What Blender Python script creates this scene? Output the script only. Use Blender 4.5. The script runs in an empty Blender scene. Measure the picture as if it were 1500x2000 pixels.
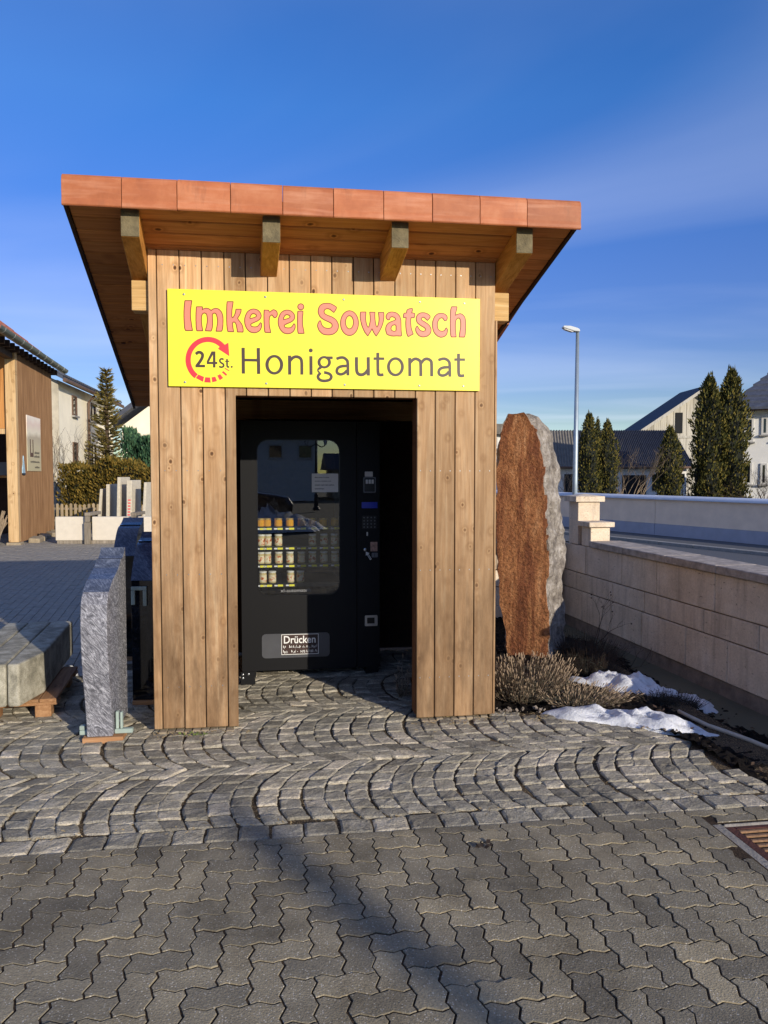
import bpy, bmesh, math, random
import numpy as np
from mathutils import Vector, Matrix

# ------------------------------------------------------------------ camera, sky, sun, exposure
SC = bpy.context.scene
COL = SC.collection
R = math.radians
cam_data = bpy.data.cameras.new('camera')
cam_data.sensor_fit = 'VERTICAL'
cam_data.sensor_height = 32.0
cam_data.lens = 32.0 * 1500.0 / 2000.0
cam_data.clip_start = 0.05
cam_data.clip_end = 1500.0
CAM = bpy.data.objects.new('camera', cam_data)
CAM.location = (0, 0, 1.6)
CAM.rotation_euler = (math.pi / 2 - 0.0495, 0, 0)
COL.objects.link(CAM)
SC.camera = CAM

SUN_EL = R(15.4)
SUN_AZ = R(36.9)            # sun stands behind the camera, to its right
TO_SUN = Vector((math.sin(SUN_AZ) * math.cos(SUN_EL), -math.cos(SUN_AZ) * math.cos(SUN_EL), math.sin(SUN_EL)))
sun_data = bpy.data.lights.new('sun', 'SUN')
sun_data.energy = 3.45
sun_data.angle = R(0.5)
sun_data.color = (1.0, 0.90, 0.75)
SUN = bpy.data.objects.new('sun', sun_data)
SUN.rotation_euler = TO_SUN.to_track_quat('Z', 'Y').to_euler()
SUN.location = (6, -8, 12)
COL.objects.link(SUN)

W = bpy.data.worlds.new('World')
SC.world = W
W.use_nodes = True
wt = W.node_tree
wt.nodes.clear()
w_out = wt.nodes.new('ShaderNodeOutputWorld')
w_bg = wt.nodes.new('ShaderNodeBackground')
w_bg.inputs['Strength'].default_value = 0.11
sky = wt.nodes.new('ShaderNodeTexSky')
sky.sky_type = 'NISHITA'
sky.sun_disc = False
sky.sun_elevation = SUN_EL
sky.sun_rotation = math.pi - SUN_AZ
sky.altitude = 400
sky.air_density = 1.0
sky.dust_density = 0.25
sky.ozone_density = 3.0
# thin high cirrus streaks over the clear sky
w_tc = wt.nodes.new('ShaderNodeTexCoord')
w_sep = wt.nodes.new('ShaderNodeSeparateXYZ')
wt.links.new(w_tc.outputs['Generated'], w_sep.inputs[0])
w_mz = wt.nodes.new('ShaderNodeMath'); w_mz.operation = 'MAXIMUM'; w_mz.inputs[1].default_value = 0.04
wt.links.new(w_sep.outputs['Z'], w_mz.inputs[0])
w_dx = wt.nodes.new('ShaderNodeMath'); w_dx.operation = 'DIVIDE'
w_dy = wt.nodes.new('ShaderNodeMath'); w_dy.operation = 'DIVIDE'
wt.links.new(w_sep.outputs['X'], w_dx.inputs[0]); wt.links.new(w_mz.outputs[0], w_dx.inputs[1])
wt.links.new(w_sep.outputs['Y'], w_dy.inputs[0]); wt.links.new(w_mz.outputs[0], w_dy.inputs[1])
w_cb = wt.nodes.new('ShaderNodeCombineXYZ')
wt.links.new(w_dx.outputs[0], w_cb.inputs[0]); wt.links.new(w_dy.outputs[0], w_cb.inputs[1])
w_mp = wt.nodes.new('ShaderNodeMapping')
w_mp.inputs['Rotation'].default_value = (0, 0, 0.5)
w_mp.inputs['Scale'].default_value = (0.26, 0.42, 1)
w_mp.inputs['Location'].default_value = (7.7, 2.1, 0)
wt.links.new(w_cb.outputs[0], w_mp.inputs[0])
w_nz = wt.nodes.new('ShaderNodeTexNoise')
w_nz.inputs['Scale'].default_value = 0.75; w_nz.inputs['Detail'].default_value = 6; w_nz.inputs['Roughness'].default_value = 0.45
w_nz.inputs['Distortion'].default_value = 0.6
wt.links.new(w_mp.outputs[0], w_nz.inputs['Vector'])
w_rp = wt.nodes.new('ShaderNodeValToRGB')
w_rp.color_ramp.elements[0].position = 0.38; w_rp.color_ramp.elements[0].color = (0, 0, 0, 1)
w_rp.color_ramp.elements[1].position = 0.92; w_rp.color_ramp.elements[1].color = (0.36, 0.36, 0.36, 1)
wt.links.new(w_nz.outputs['Fac'], w_rp.inputs[0])
w_mx = wt.nodes.new('ShaderNodeMix'); w_mx.data_type = 'RGBA'
w_mx.inputs[7].default_value = (6.6, 7.0, 8.2, 1)
wt.links.new(w_rp.outputs[0], w_mx.inputs[0])
w_hs = wt.nodes.new('ShaderNodeHueSaturation')
w_hs.inputs['Saturation'].default_value = 1.28
# a little more violet towards the horizon, evenly all round
w_el = wt.nodes.new('ShaderNodeMapRange'); w_el.inputs['From Min'].default_value = 0.0; w_el.inputs['From Max'].default_value = 0.42
w_el.inputs['To Min'].default_value = 0.545; w_el.inputs['To Max'].default_value = 0.517
wt.links.new(w_sep.outputs['Z'], w_el.inputs['Value']); wt.links.new(w_el.outputs[0], w_hs.inputs['Hue'])
w_ev = wt.nodes.new('ShaderNodeMapRange'); w_ev.inputs['From Min'].default_value = 0.0; w_ev.inputs['From Max'].default_value = 0.42
w_ev.inputs['To Min'].default_value = 0.70; w_ev.inputs['To Max'].default_value = 1.20
wt.links.new(w_sep.outputs['Z'], w_ev.inputs['Value']); wt.links.new(w_ev.outputs[0], w_hs.inputs['Value'])
wt.links.new(sky.outputs[0], w_hs.inputs['Color'])
wt.links.new(w_hs.outputs[0], w_mx.inputs[6])
wt.links.new(w_mx.outputs[2], w_bg.inputs[0])
wt.links.new(w_bg.outputs[0], w_out.inputs[0])

SC.view_settings.view_transform = 'Standard'
SC.view_settings.look = 'None'
SC.view_settings.exposure = 0.5
SC.view_settings.gamma = 1.0
SC.view_settings.use_curve_mapping = False
SC.cycles.max_bounces = 8
SC.cycles.transparent_max_bounces = 12
SC.cycles.use_denoising = True

# ------------------------------------------------------------------ frames
YAW = 0.1423                       # the kiosk is turned a little to the left of the camera axis
O = np.array([-1.4237, 4.6821, 0.0])
EX = np.array([math.cos(YAW), math.sin(YAW), 0.0])
EY = np.array([-math.sin(YAW), math.cos(YAW), 0.0])
def L(u, v, w=0.0):                # kiosk frame (u along its front, v into depth) -> world
    return O + u * EX + v * EY + np.array([0, 0, w])
def HL(p):
    q = np.asarray(p, float) - O
    return float(q @ EX), float(q @ EY), float(q[2])
_t = 0.0495
def in_view(p, m=0.0):
    d = np.asarray(p, float) - np.array([0, 0, 1.6])
    z = d[1] * math.cos(_t) - d[2] * math.sin(_t)
    if z < 0.3: return False
    y = d[1] * math.sin(_t) + d[2] * math.cos(_t)
    return abs(d[0] / z) < 0.5 + m and abs(y / z) < 0.667 + m
rnd = random.Random(11)

# ------------------------------------------------------------------ mesh helpers
class MB:
    def __init__(s): s.v = []; s.f = []
    def add(s, vs, fs):
        n = len(s.v); s.v += [tuple(map(float, p)) for p in vs]; s.f += [tuple(i + n for i in f) for f in fs]; return s
    def box(s, x0, x1, y0, y1, z0, z1):
        return s.add([(x0,y0,z0),(x1,y0,z0),(x1,y1,z0),(x0,y1,z0),(x0,y0,z1),(x1,y0,z1),(x1,y1,z1),(x0,y1,z1)],
                     [(0,3,2,1),(4,5,6,7),(0,1,5,4),(1,2,6,5),(2,3,7,6),(3,0,4,7)])
    def obox(s, c, size, rot=(0, 0, 0)):
        from mathutils import Euler
        m = Euler(rot).to_matrix(); h = [d / 2 for d in size]
        vs = [Vector(c) + m @ Vector((x*h[0], y*h[1], z*h[2])) for z in (-1,1) for x, y in ((-1,-1),(1,-1),(1,1),(-1,1))]
        return s.add(vs, [(0,3,2,1),(4,5,6,7),(0,1,5,4),(1,2,6,5),(2,3,7,6),(3,0,4,7)])
    def prism(s, poly, a0, a1, plane='xy'):
        n = len(poly)
        mk = {'xy': lambda p, a: (p[0], p[1], a), 'xz': lambda p, a: (p[0], a, p[1]), 'yz': lambda p, a: (a, p[0], p[1])}[plane]
        vs = [mk(p, a0) for p in poly] + [mk(p, a1) for p in poly]
        return s.add(vs, [tuple(range(n))[::-1], tuple(range(n, 2*n))] + [(i, (i+1) % n, n + (i+1) % n, n + i) for i in range(n)])
    def tube(s, pts, rad, n=6, cap=True):
        pts = [Vector(p) for p in pts]; k = len(pts)
        rad = rad if isinstance(rad, (list, tuple)) else [rad] * k
        rings = []; up = None
        for i, p in enumerate(pts):
            d = (pts[min(i+1, k-1)] - pts[max(i-1, 0)])
            if d.length < 1e-9: d = Vector((0, 0, 1))
            d.normalize()
            if up is None:
                up = d.orthogonal().normalized()
            else:
                up = (up - d * up.dot(d))
                up = up.normalized() if up.length > 1e-6 else d.orthogonal().normalized()
            w = d.cross(up)
            rings.append([p + (up * math.cos(2*math.pi*j/n) + w * math.sin(2*math.pi*j/n)) * rad[i] for j in range(n)])
        vs = [q for r in rings for q in r]; fs = []
        for i in range(k - 1):
            for j in range(n):
                fs.append((i*n+j, i*n+(j+1) % n, (i+1)*n+(j+1) % n, (i+1)*n+j))
        if cap: fs += [tuple(range(n))[::-1], tuple(range((k-1)*n, k*n))]
        return s.add(vs, fs)
    def lathe(s, prof, n=16, c=(0, 0, 0)):
        vs = []; fs = []; k = len(prof)
        for r, z in prof:
            for j in range(n):
                a = 2*math.pi*j/n; vs.append((c[0]+r*math.cos(a), c[1]+r*math.sin(a), c[2]+z))
        for i in range(k-1):
            for j in range(n):
                fs.append((i*n+j, i*n+(j+1) % n, (i+1)*n+(j+1) % n, (i+1)*n+j))
        fs += [tuple(range(n))[::-1], tuple(range((k-1)*n, k*n))]
        return s.add(vs, fs)
    def sheared(s, u0, u1, v0, v1, f0, f1, k=-0.055):   # slab between the sloping planes f0(v) and f1(v); the roof runs a little askew
        a, b = k*v0, k*v1
        return s.add([(u0+a,v0,f0(v0)),(u1+a,v0,f0(v0)),(u1+b,v1,f0(v1)),(u0+b,v1,f0(v1)),(u0+a,v0,f1(v0)),(u1+a,v0,f1(v0)),(u1+b,v1,f1(v1)),(u0+b,v1,f1(v1))],
                     [(0,3,2,1),(4,5,6,7),(0,1,5,4),(1,2,6,5),(2,3,7,6),(3,0,4,7)])
    def mesh(s, name, org=(0, 0, 0), bevel=0, seg=1, smooth=False, recalc=True):
        me = bpy.data.meshes.new(name)
        ox, oy, oz = org
        me.from_pydata([(x-ox, y-oy, z-oz) for x, y, z in s.v], [], s.f)
        if recalc or bevel:
            bm = bmesh.new(); bm.from_mesh(me)
            if recalc: bmesh.ops.recalc_face_normals(bm, faces=bm.faces)
            if bevel:
                es = [e for e in bm.edges if len(e.link_faces) == 2 and e.calc_face_angle(0) > 0.5]
                bmesh.ops.bevel(bm, geom=es, offset=bevel, segments=seg, profile=0.5, affect='EDGES', clamp_overlap=True)
            bm.to_mesh(me); bm.free()
        if smooth: me.polygons.foreach_set('use_smooth', [True] * len(me.polygons))
        me.update(); return me

def link(name, me, mat=None, parent=None, loc=(0, 0, 0), rot=(0, 0, 0)):
    o = bpy.data.objects.new(name, me)
    if mat is not None and me is not None and not me.materials: me.materials.append(mat)
    o.parent = parent; o.location = loc; o.rotation_euler = rot
    COL.objects.link(o); return o
def tag(o, label=None, cat=None, group=None, kind=None):
    if label: o['label'] = label
    if cat: o['category'] = cat
    if group: o['group'] = group
    if kind: o['kind'] = kind
    return o

MS = 1.03426                           # size of the machine relative to its drawing
def mpos(u, v, w): return (0.745+(u-0.745)*MS, 1.2+(v-1.0)*MS, 1.6+(w-1.6)*MS)
class Thing:
    """A top-level thing: an Empty at its base that parents its parts; part coordinates are given in its frame."""
    def __init__(s, name, label, cat, org=(0, 0, 0), kiosk=True, rot=None, at=None, group=None, machine=False):
        s.org = org
        s.root = bpy.data.objects.new(name, None)
        s.root.empty_display_size = 0.1
        s.root.location = at if at is not None else (L(*org) if kiosk else org)
        s.root.rotation_euler = (0, 0, rot if rot is not None else (YAW if kiosk else 0))
        if machine:                    # the machine stands 1.2 m behind the front wall
            s.root.location = L(*mpos(*org)); s.root.scale = (MS, MS, MS)
        COL.objects.link(s.root); tag(s.root, label, cat, group)
    def part(s, mb, name, mat, parent=None, label=None, kind=None, **k):
        o = link(name, mb.mesh(name, s.org, **k), mat, parent or s.root)
        return tag(o, label, kind=kind)
def single(mb, name, mat, label, cat, org, kiosk=True, rot=None, at=None, group=None, **k):
    o = link(name, mb.mesh(name, org, **k), mat, None, at if at is not None else (L(*org) if kiosk else org), (0, 0, rot if rot is not None else (YAW if kiosk else 0)))
    return tag(o, label, cat, group)
def struct(mb, name, mat, org=(0, 0, 0), kiosk=True, rot=None, at=None, **k):
    o = link(name, mb.mesh(name, org, **k), mat, None, at if at is not None else (L(*org) if kiosk else org), (0, 0, rot if rot is not None else (YAW if kiosk else 0)))
    o['kind'] = 'structure'; return o

def shape_mesh(name, loops, thick, org=(0, 0, 0), front=0.0, scale=1.0):
    """Filled outline (holes allowed) in the u/w plane with a real thickness towards -v."""
    cu = bpy.data.curves.new(name, 'CURVE'); cu.dimensions = '2D'; cu.fill_mode = 'BOTH'; cu.extrude = thick / 2
    for lp in loops:
        sp = cu.splines.new('POLY'); sp.points.add(len(lp) - 1)
        for p, q in zip(sp.points, lp): p.co = (q[0]*scale, q[1]*scale, 0, 1)
        sp.use_cyclic_u = True
    o = bpy.data.objects.new('tmp', cu); COL.objects.link(o)
    dg = bpy.context.evaluated_depsgraph_get(); dg.update()
    me = bpy.data.meshes.new_from_object(o.evaluated_get(dg))
    bpy.data.objects.remove(o); bpy.data.curves.remove(cu)
    me.name = name
    n = len(me.vertices); co = np.empty(n*3); me.vertices.foreach_get('co', co); co = co.reshape(-1, 3)
    new = np.c_[co[:, 0]-org[0], front + thick/2 - co[:, 2] - org[1], co[:, 1]-org[2]]
    me.vertices.foreach_set('co', new.ravel()); me.update(); me.materials.clear(); return me
def text_mesh(name, body, size, thick=0.0006, offset=0.0):
    cu = bpy.data.curves.new(name, 'FONT'); cu.body = body; cu.size = size; cu.extrude = thick/2; cu.offset = offset; cu.resolution_u = 3
    o = bpy.data.objects.new('tmp', cu); COL.objects.link(o)
    dg = bpy.context.evaluated_depsgraph_get(); dg.update()
    me = bpy.data.meshes.new_from_object(o.evaluated_get(dg))
    bpy.data.objects.remove(o); bpy.data.curves.remove(cu); me.name = name; me.materials.clear(); return me
def put_text(name, body, width, u, w, v, mat, parent, org, height=None, offset=0.0):
    me = text_mesh(name, body, 1.0, 0.02, offset)
    n = len(me.vertices); co = np.empty(n*3); me.vertices.foreach_get('co', co); co = co.reshape(-1, 3)
    s = width / (co[:, 0].max() - co[:, 0].min()); sh = s if height is None else height / (co[:, 1].max() - co[:, 1].min())
    new = np.c_[(co[:, 0]-co[:, 0].min())*s + u - org[0], -co[:, 2]*0.03 + v - org[1], (co[:, 1]-co[:, 1].min())*sh + w - org[2]]
    me.vertices.foreach_set('co', new.ravel()); me.update()
    return link(name, me, mat, parent)
def rrect(u0, u1, w0, w1, r, n=6):
    out = []
    for cx, cy, a0 in ((u1-r, w1-r, 0), (u0+r, w1-r, 90), (u0+r, w0+r, 180), (u1-r, w0+r, 270)):
        for i in range(n+1):
            a = R(a0 + 90*i/n); out.append((cx + r*math.cos(a), cy + r*math.sin(a)))
    return out

# ------------------------------------------------------------------ materials
def C(h, k=1.0):
    h = h.lstrip('#'); c = [int(h[i:i+2], 16)/255 for i in (0, 2, 4)]
    return tuple([(x/12.92 if x <= 0.04045 else ((x+0.055)/1.055)**2.4)*k for x in c]) + (1.0,)
class Mat:
    def __init__(s, name, rough=0.8, metal=0.0, spec=0.5):
        s.m = bpy.data.materials.new(name); s.m.use_nodes = True; s.t = s.m.node_tree
        s.b = s.t.nodes['Principled BSDF']
        s.b.inputs['Roughness'].default_value = rough; s.b.inputs['Metallic'].default_value = metal
        s.b.inputs['Specular IOR Level'].default_value = spec
    def n(s, typ, inp=None, **at):
        nd = s.t.nodes.new('ShaderNode' + typ)
        for k, v in at.items(): setattr(nd, k, v)
        for k, v in (inp or {}).items():
            if isinstance(v, bpy.types.NodeSocket): s.t.links.new(v, nd.inputs[k])
            else: nd.inputs[k].default_value = v
        return nd
    def ramp(s, fac, stops):
        nd = s.t.nodes.new('ShaderNodeValToRGB'); s.t.links.new(fac, nd.inputs[0]); cr = nd.color_ramp
        while len(cr.elements) < len(stops): cr.elements.new(0.5)
        for e, (p, c) in zip(cr.elements, stops): e.position = p; e.color = c if len(c) == 4 else tuple(c)+(1,)
        return nd.outputs[0]
    def mix(s, f, a, b, mode='MIX'):
        nd = s.t.nodes.new('ShaderNodeMix'); nd.data_type = 'RGBA'; nd.blend_type = mode
        for i, v in ((0, f), (6, a), (7, b)):
            if isinstance(v, bpy.types.NodeSocket): s.t.links.new(v, nd.inputs[i])
            else: nd.inputs[i].default_value = v
        return nd.outputs[2]
    def math(s, op, a, b=0.0, c=0.0):
        nd = s.t.nodes.new('ShaderNodeMath'); nd.operation = op
        for i, v in enumerate((a, b, c)):
            if isinstance(v, bpy.types.NodeSocket): s.t.links.new(v, nd.inputs[i])
            else: nd.inputs[i].default_value = v
        return nd.outputs[0]
    def coords(s, scale=(1, 1, 1), rand=True):
        tc = s.n('TexCoord'); v = tc.outputs['Object']
        if rand:
            oi = s.n('ObjectInfo')
            off = s.n('VectorMath', {0: (37.1, 21.7, 11.3), 3: oi.outputs['Random']}, operation='SCALE')
            v = s.n('VectorMath', {0: v, 1: off.outputs[0]}, operation='ADD').outputs[0]
        return s.n('Mapping', {0: v, 3: scale}).outputs[0]
    def noise(s, vec, scale, detail=4, rough=0.55, dist=0.0):
        return s.n('TexNoise', {'Vector': vec, 'Scale': scale, 'Detail': detail, 'Roughness': rough, 'Distortion': dist}).outputs['Fac']
    def col(s, v):
        if isinstance(v, bpy.types.NodeSocket): s.t.links.new(v, s.b.inputs['Base Color'])
        else: s.b.inputs['Base Color'].default_value = v
        return s
    def bump(s, h, strength=0.3, dist=0.01):
        bp = s.n('Bump', {'Height': h, 'Strength': strength, 'Distance': dist}); s.t.links.new(bp.outputs[0], s.b.inputs['Normal']); return s
    def island(s):
        g = s.n('NewGeometry'); oi = s.n('ObjectInfo')
        return s.math('FRACT', s.math('ADD', g.outputs['Random Per Island'], oi.outputs['Random']))

def plain(name, col, rough=0.7, metal=0.0, var=0.12, scale=6.0, bump=0.0, bscale=40.0, spec=0.5, rand=True):
    m = Mat(name, rough, metal, spec); v = m.coords(rand=rand)
    f = m.noise(v, scale, 5)
    a = tuple(x*(1-var) for x in col[:3]) + (1,); b = tuple(min(1, x*(1+var)) for x in col[:3]) + (1,)
    m.col(m.ramp(f, [(0.3, a), (0.7, b)]))
    if bump: m.bump(m.noise(v, bscale, 4), bump, 0.01)
    return m.m

def wood(name, dark, mid, light, axis=2, fine=1.0, knots=True, rough=0.75, weather=None, bump=0.25, vary=0.22, ks=1.0, low_tone=None):
    m = Mat(name, rough, spec=0.3)
    st = [9.0*fine]*3; st[axis] = 0.55*fine
    v = m.coords(tuple(st))
    g = m.noise(v, 2.2, 6, 0.6, 1.6)
    st2 = [70.0*fine]*3; st2[axis] = 2.2*fine
    v2 = m.coords(tuple(st2))
    fb = m.noise(v2, 1.4, 5, 0.6, 0.3)
    base = m.ramp(g, [(0.25, dark), (0.5, mid), (0.75, light)])
    base = m.mix(0.6, base, m.ramp(fb, [(0.30, (0.66, 0.63, 0.60, 1)), (0.66, (1.10, 1.09, 1.08, 1))]), 'MULTIPLY')
    oi = m.n('ObjectInfo')
    tint = m.ramp(oi.outputs['Random'], [(0.0, (1-vary, 1-vary, 1-vary*1.05, 1)), (0.5, (1, 1, 1, 1)), (1.0, (1+vary*0.5, 1+vary*0.45, 1+vary*0.35, 1))])
    base = m.mix(1.0, base, tint, 'MULTIPLY')
    if knots:
        ksc = [7.4*ks]*3; ksc[axis] = 5.6*ks; ksc[{2: 1, 0: 2, 1: 2}[axis]] = 0.01
        kv = m.n('VectorMath', {0: m.coords(tuple(ksc)), 1: m.n('VectorMath', {0: m.n('TexNoise', {'Vector': m.coords((20, 20, 20)), 'Scale': 1.0}).outputs['Color'], 3: 0.10}, operation='SCALE').outputs[0]}, operation='ADD').outputs[0]
        vo = m.n('TexVoronoi', {'Vector': kv, 'Scale': 1.0, 'Randomness': 1.0})
        kd = m.ramp(vo.outputs['Distance'], [(0.05, (0.14, 0.10, 0.08, 1)), (0.10, (0.45, 0.36, 0.29, 1)), (0.12, (1.06, 1.05, 1.0, 1)), (0.20, (0.76, 0.71, 0.66, 1)), (0.36, (1, 1, 1, 1))])
        pick = m.ramp(m.n('SeparateColor', {0: vo.outputs['Color']}).outputs[0], [(0.08, (0, 0, 0, 1)), (0.12, (1, 1, 1, 1))])
        base = m.mix(pick, base, m.mix(1.0, base, kd, 'MULTIPLY'))
    if weather:
        st3 = [5.0]*3; st3[axis] = 0.8
        wv = m.noise(m.coords(tuple(st3)), 1.6, 5, 0.65)
        base = m.mix(m.ramp(wv, [(0.44, (0, 0, 0, 1)), (0.70, (0.8, 0.8, 0.8, 1))]), base, weather)
    if low_tone:                             # board colour turns darker and browner downwards over most of its height
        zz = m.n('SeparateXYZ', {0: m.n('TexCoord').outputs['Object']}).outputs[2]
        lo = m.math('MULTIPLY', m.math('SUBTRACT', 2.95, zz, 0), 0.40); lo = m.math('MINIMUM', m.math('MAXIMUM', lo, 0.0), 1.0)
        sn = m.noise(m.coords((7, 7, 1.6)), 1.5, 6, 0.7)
        base = m.mix(m.math('MULTIPLY', lo, m.ramp(sn, [(0.3, (0.45, 0.45, 0.45, 1)), (0.7, (1.0, 1.0, 1.0, 1))])), base, low_tone)
    m.col(base)
    m.bump(fb, bump, 0.006)
    return m.m
# ------------------------------------------------------------------ ground materials
def paver_mat():
    m = Mat('concrete_paver', 0.92, spec=0.2); v = m.coords((1, 1, 1), rand=True)
    big = m.noise(v, 5, 4); fine = m.noise(v, 130, 3, 0.7)
    vo = m.n('TexVoronoi', {'Vector': v, 'Scale': 150.0, 'Randomness': 1.0})
    c = m.ramp(big, [(0.3, C('#847d6d')), (0.7, C('#9f9680'))])
    c = m.mix(0.6, c, m.ramp(fine, [(0.3, (0.45, 0.44, 0.42, 1)), (0.7, (1.2, 1.2, 1.2, 1))]), 'MULTIPLY')
    spk = m.ramp(m.n('SeparateColor', {0: vo.outputs['Color']}).outputs[1], [(0.84, (0, 0, 0, 1)), (0.88, (1, 1, 1, 1))])
    core = m.ramp(vo.outputs['Distance'], [(0.25, (0.8, 0.8, 0.8, 1)), (0.5, (0, 0, 0, 1))])
    c = m.mix(m.mix(1.0, spk, core, 'MULTIPLY'), c, C('#c9c4b8'))
    t = m.ramp(m.island(), [(0.0, (0.70, 0.70, 0.71, 1)), (0.5, (0.98, 0.97, 0.95, 1)), (1.0, (1.25, 1.20, 1.10, 1))])
    c = m.mix(1.0, c, t, 'MULTIPLY')
    gp = m.n('NewGeometry').outputs['Position']
    stn = m.noise(gp, 2.6, 6, 0.65, 0.6)              # damp patches and tyre dirt across many stones
    c = m.mix(1.0, c, m.ramp(stn, [(0.3, (0.66, 0.64, 0.61, 1)), (0.5, (0.96, 0.95, 0.94, 1)), (0.72, (1.12, 1.11, 1.09, 1))]), 'MULTIPLY')
    m.col(c); m.bump(m.math('ADD', fine, m.math('MULTIPLY', vo.outputs['Distance'], 0.5)), 0.55, 0.0035)
    return m.m
def cobble_mat(name, a, b, c3):
    m = Mat(name, 0.92, spec=0.2); v = m.coords((1, 1, 1), rand=True)
    big = m.noise(v, 9, 5, 0.65); fine = m.noise(v, 95, 4, 0.7); mid = m.noise(v, 34, 4, 0.6, 0.8)
    c = m.ramp(big, [(0.3, a), (0.55, b), (0.75, c3)])
    c = m.mix(0.75, c, m.ramp(fine, [(0.3, (0.42, 0.42, 0.43, 1)), (0.68, (1.3, 1.3, 1.28, 1))]), 'MULTIPLY')
    t = m.ramp(m.island(), [(0.0, (0.58, 0.57, 0.55, 1)), (0.45, (0.92, 0.92, 0.91, 1)), (0.8, (1.15, 1.12, 1.06, 1)), (1.0, (1.42, 1.36, 1.3, 1))])
    c = m.mix(1.0, c, t, 'MULTIPLY')
    m.col(c); m.bump(m.math('ADD', mid, m.math('MULTIPLY', fine, 0.6)), 0.9, 0.012)
    return m.m
def joint_mat(name, a, b, c):
    m = Mat(name, 0.95, spec=0.2); v = m.coords(rand=False)
    n = m.noise(v, 160, 4, 0.7); g = m.noise(v, 2.3, 4, 0.6)
    base = m.mix(m.ramp(g, [(0.4, (0, 0, 0, 1)), (0.6, (1, 1, 1, 1))]), a, b)
    base = m.mix(m.ramp(n, [(0.52, (0, 0, 0, 1)), (0.62, (1, 1, 1, 1))]), base, c)
    m.col(base); m.bump(n, 0.9, 0.008); return m.m
M_PAVER = paver_mat()
M_COBBLE = cobble_mat('granite_cobble', C('#8b8577'), C('#aba494'), C('#c6beaf'))
M_JOINT_P = joint_mat('dark_joint_soil', C('#3d3227'), C('#2c241c'), C('#5a4a3a'))
M_JOINT_C = joint_mat('sandy_joint', C('#4f4334'), C('#352d25'), C('#94805f'))
M_YARD = plain('yard_paver', C('#8d877c'), 0.9, var=0.2, scale=14, bump=0.3, bscale=120)
M_FIELD = plain('field_ground', C('#5d5a48'), 0.95, var=0.25, scale=1.2, bump=0.4, bscale=8, rand=False)
M_ASPHALT = plain('asphalt', C('#57585a'), 0.85, var=0.12, scale=30, bump=0.3, bscale=220, rand=False)
M_KERB = plain('kerb_concrete', C('#8f8c86'), 0.9, var=0.15, scale=12, bump=0.2, bscale=120)
def soil_mat():
    m = Mat('bed_soil', 0.95, spec=0.2); v = m.coords(rand=False)
    n = m.noise(v, 60, 6, 0.7); g = m.noise(v, 9, 4)
    m.col(m.ramp(m.math('ADD', m.math('MULTIPLY', n, 0.6), m.math('MULTIPLY', g, 0.4)), [(0.35, C('#120e0b')), (0.55, C('#1f1813')), (0.72, C('#3a2d22'))]))
    m.bump(n, 1.0, 0.05); return m.m
M_SOIL = soil_mat()

# big ground sheet that reaches the horizon
g = MB(); g.add([(-600, -600, -0.09), (600, -600, -0.09), (600, 900, -0.09), (-600, 900, -0.09)], [(0, 1, 2, 3)])
struct(g, 'ground', M_FIELD, kiosk=False, recalc=False)

# ------------------------------------------------------------------ interlocking zigzag pavers in herringbone (foreground)
PA = 0.1
def uni_outline():
    # 2a x a stone on the unit grid; every unit edge carries the same S-shaped zigzag
    amp = 0.095
    prof = [(0.0, 0.0), (0.13, 0.35), (0.27, 1.0), (0.40, 0.45), (0.60, -0.45), (0.73, -1.0), (0.87, -0.35)]
    def edge(p, q):
        dx, dy = q[0]-p[0], q[1]-p[1]
        if abs(dx) > 0: sgn = 1 if dx > 0 else -1
        else: sgn = 1 if dy > 0 else -1
        out = []
        for t, a in prof:
            tt = t if sgn > 0 else 1 - t
            # along +x the wave goes +y first; along +y it goes -x first
            aa = np.interp(tt, [s[0] for s in prof] + [1.0], [s[1] for s in prof] + [0.0]) * amp
            if abs(dx) > 0: out.append((p[0] + dx*t, p[1] + aa))
            else: out.append((p[0] - aa, p[1] + dy*t))
        return out
    c = [(0, 0), (1, 0), (2, 0), (2, 1), (1, 1), (0, 1)]
    o = []
    for i in range(6): o += edge(c[i], c[(i+1) % 6])
    return [((x-1)*PA, (y-0.5)*PA) for x, y in o]
def inset(poly, d):
    n = len(poly); out = []
    for i in range(n):
        p0, p1, p2 = (np.array(poly[j % n]) for j in (i-1, i, i+1))
        a = p1-p0; b = p2-p1; a /= np.linalg.norm(a); b /= np.linalg.norm(b)
        na = np.array([-a[1], a[0]]); nb = np.array([-b[1], b[0]]); nn = na+nb; nn /= np.linalg.norm(nn)
        out.append(tuple(p1 + nn*d/max(0.6, nn @ na)))
    return out
def paver_geo(mb, poly, th=0.03, gap=0.0036, ch=0.0014, T=lambda x, y, z: (x, y, z)):
    a = inset(poly, gap); b = inset(poly, gap + ch); n = len(poly)
    vs = [T(x, y, -th) for x, y in a] + [T(x, y, -ch*0.6) for x, y in a] + [T(x, y, 0) for x, y in b]
    fs = [(k*n+i, k*n+(i+1) % n, (k+1)*n+(i+1) % n, (k+1)*n+i) for k in (0, 1) for i in range(n)]
    fs.append(tuple(range(2*n, 3*n)))
    mb.add(vs, fs)
UNI = uni_outline()
_m = MB(); paver_geo(_m, UNI); ME_PAVER = _m.mesh('paver', recalc=False)
ME_PAVER.materials.append(M_PAVER)
base = MB()
for (a, b, c, d) in ((-4.2, 2.72, -6.2, -1.502), (3.225, 7.5, -6.2, -1.502), (2.72, 3.225, -6.2, -2.112), (2.72, 3.225, -1.643, -1.502)):
    base.add([(a, c, -0.0040), (b, c, -0.0040), (b, d, -0.0040), (a, d, -0.0040)], [(0, 1, 2, 3)])
PAVE = struct(base, 'paver_yard', M_JOINT_P, recalc=False)
cand = []
U0, V0 = 0.56, -2.26
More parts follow.
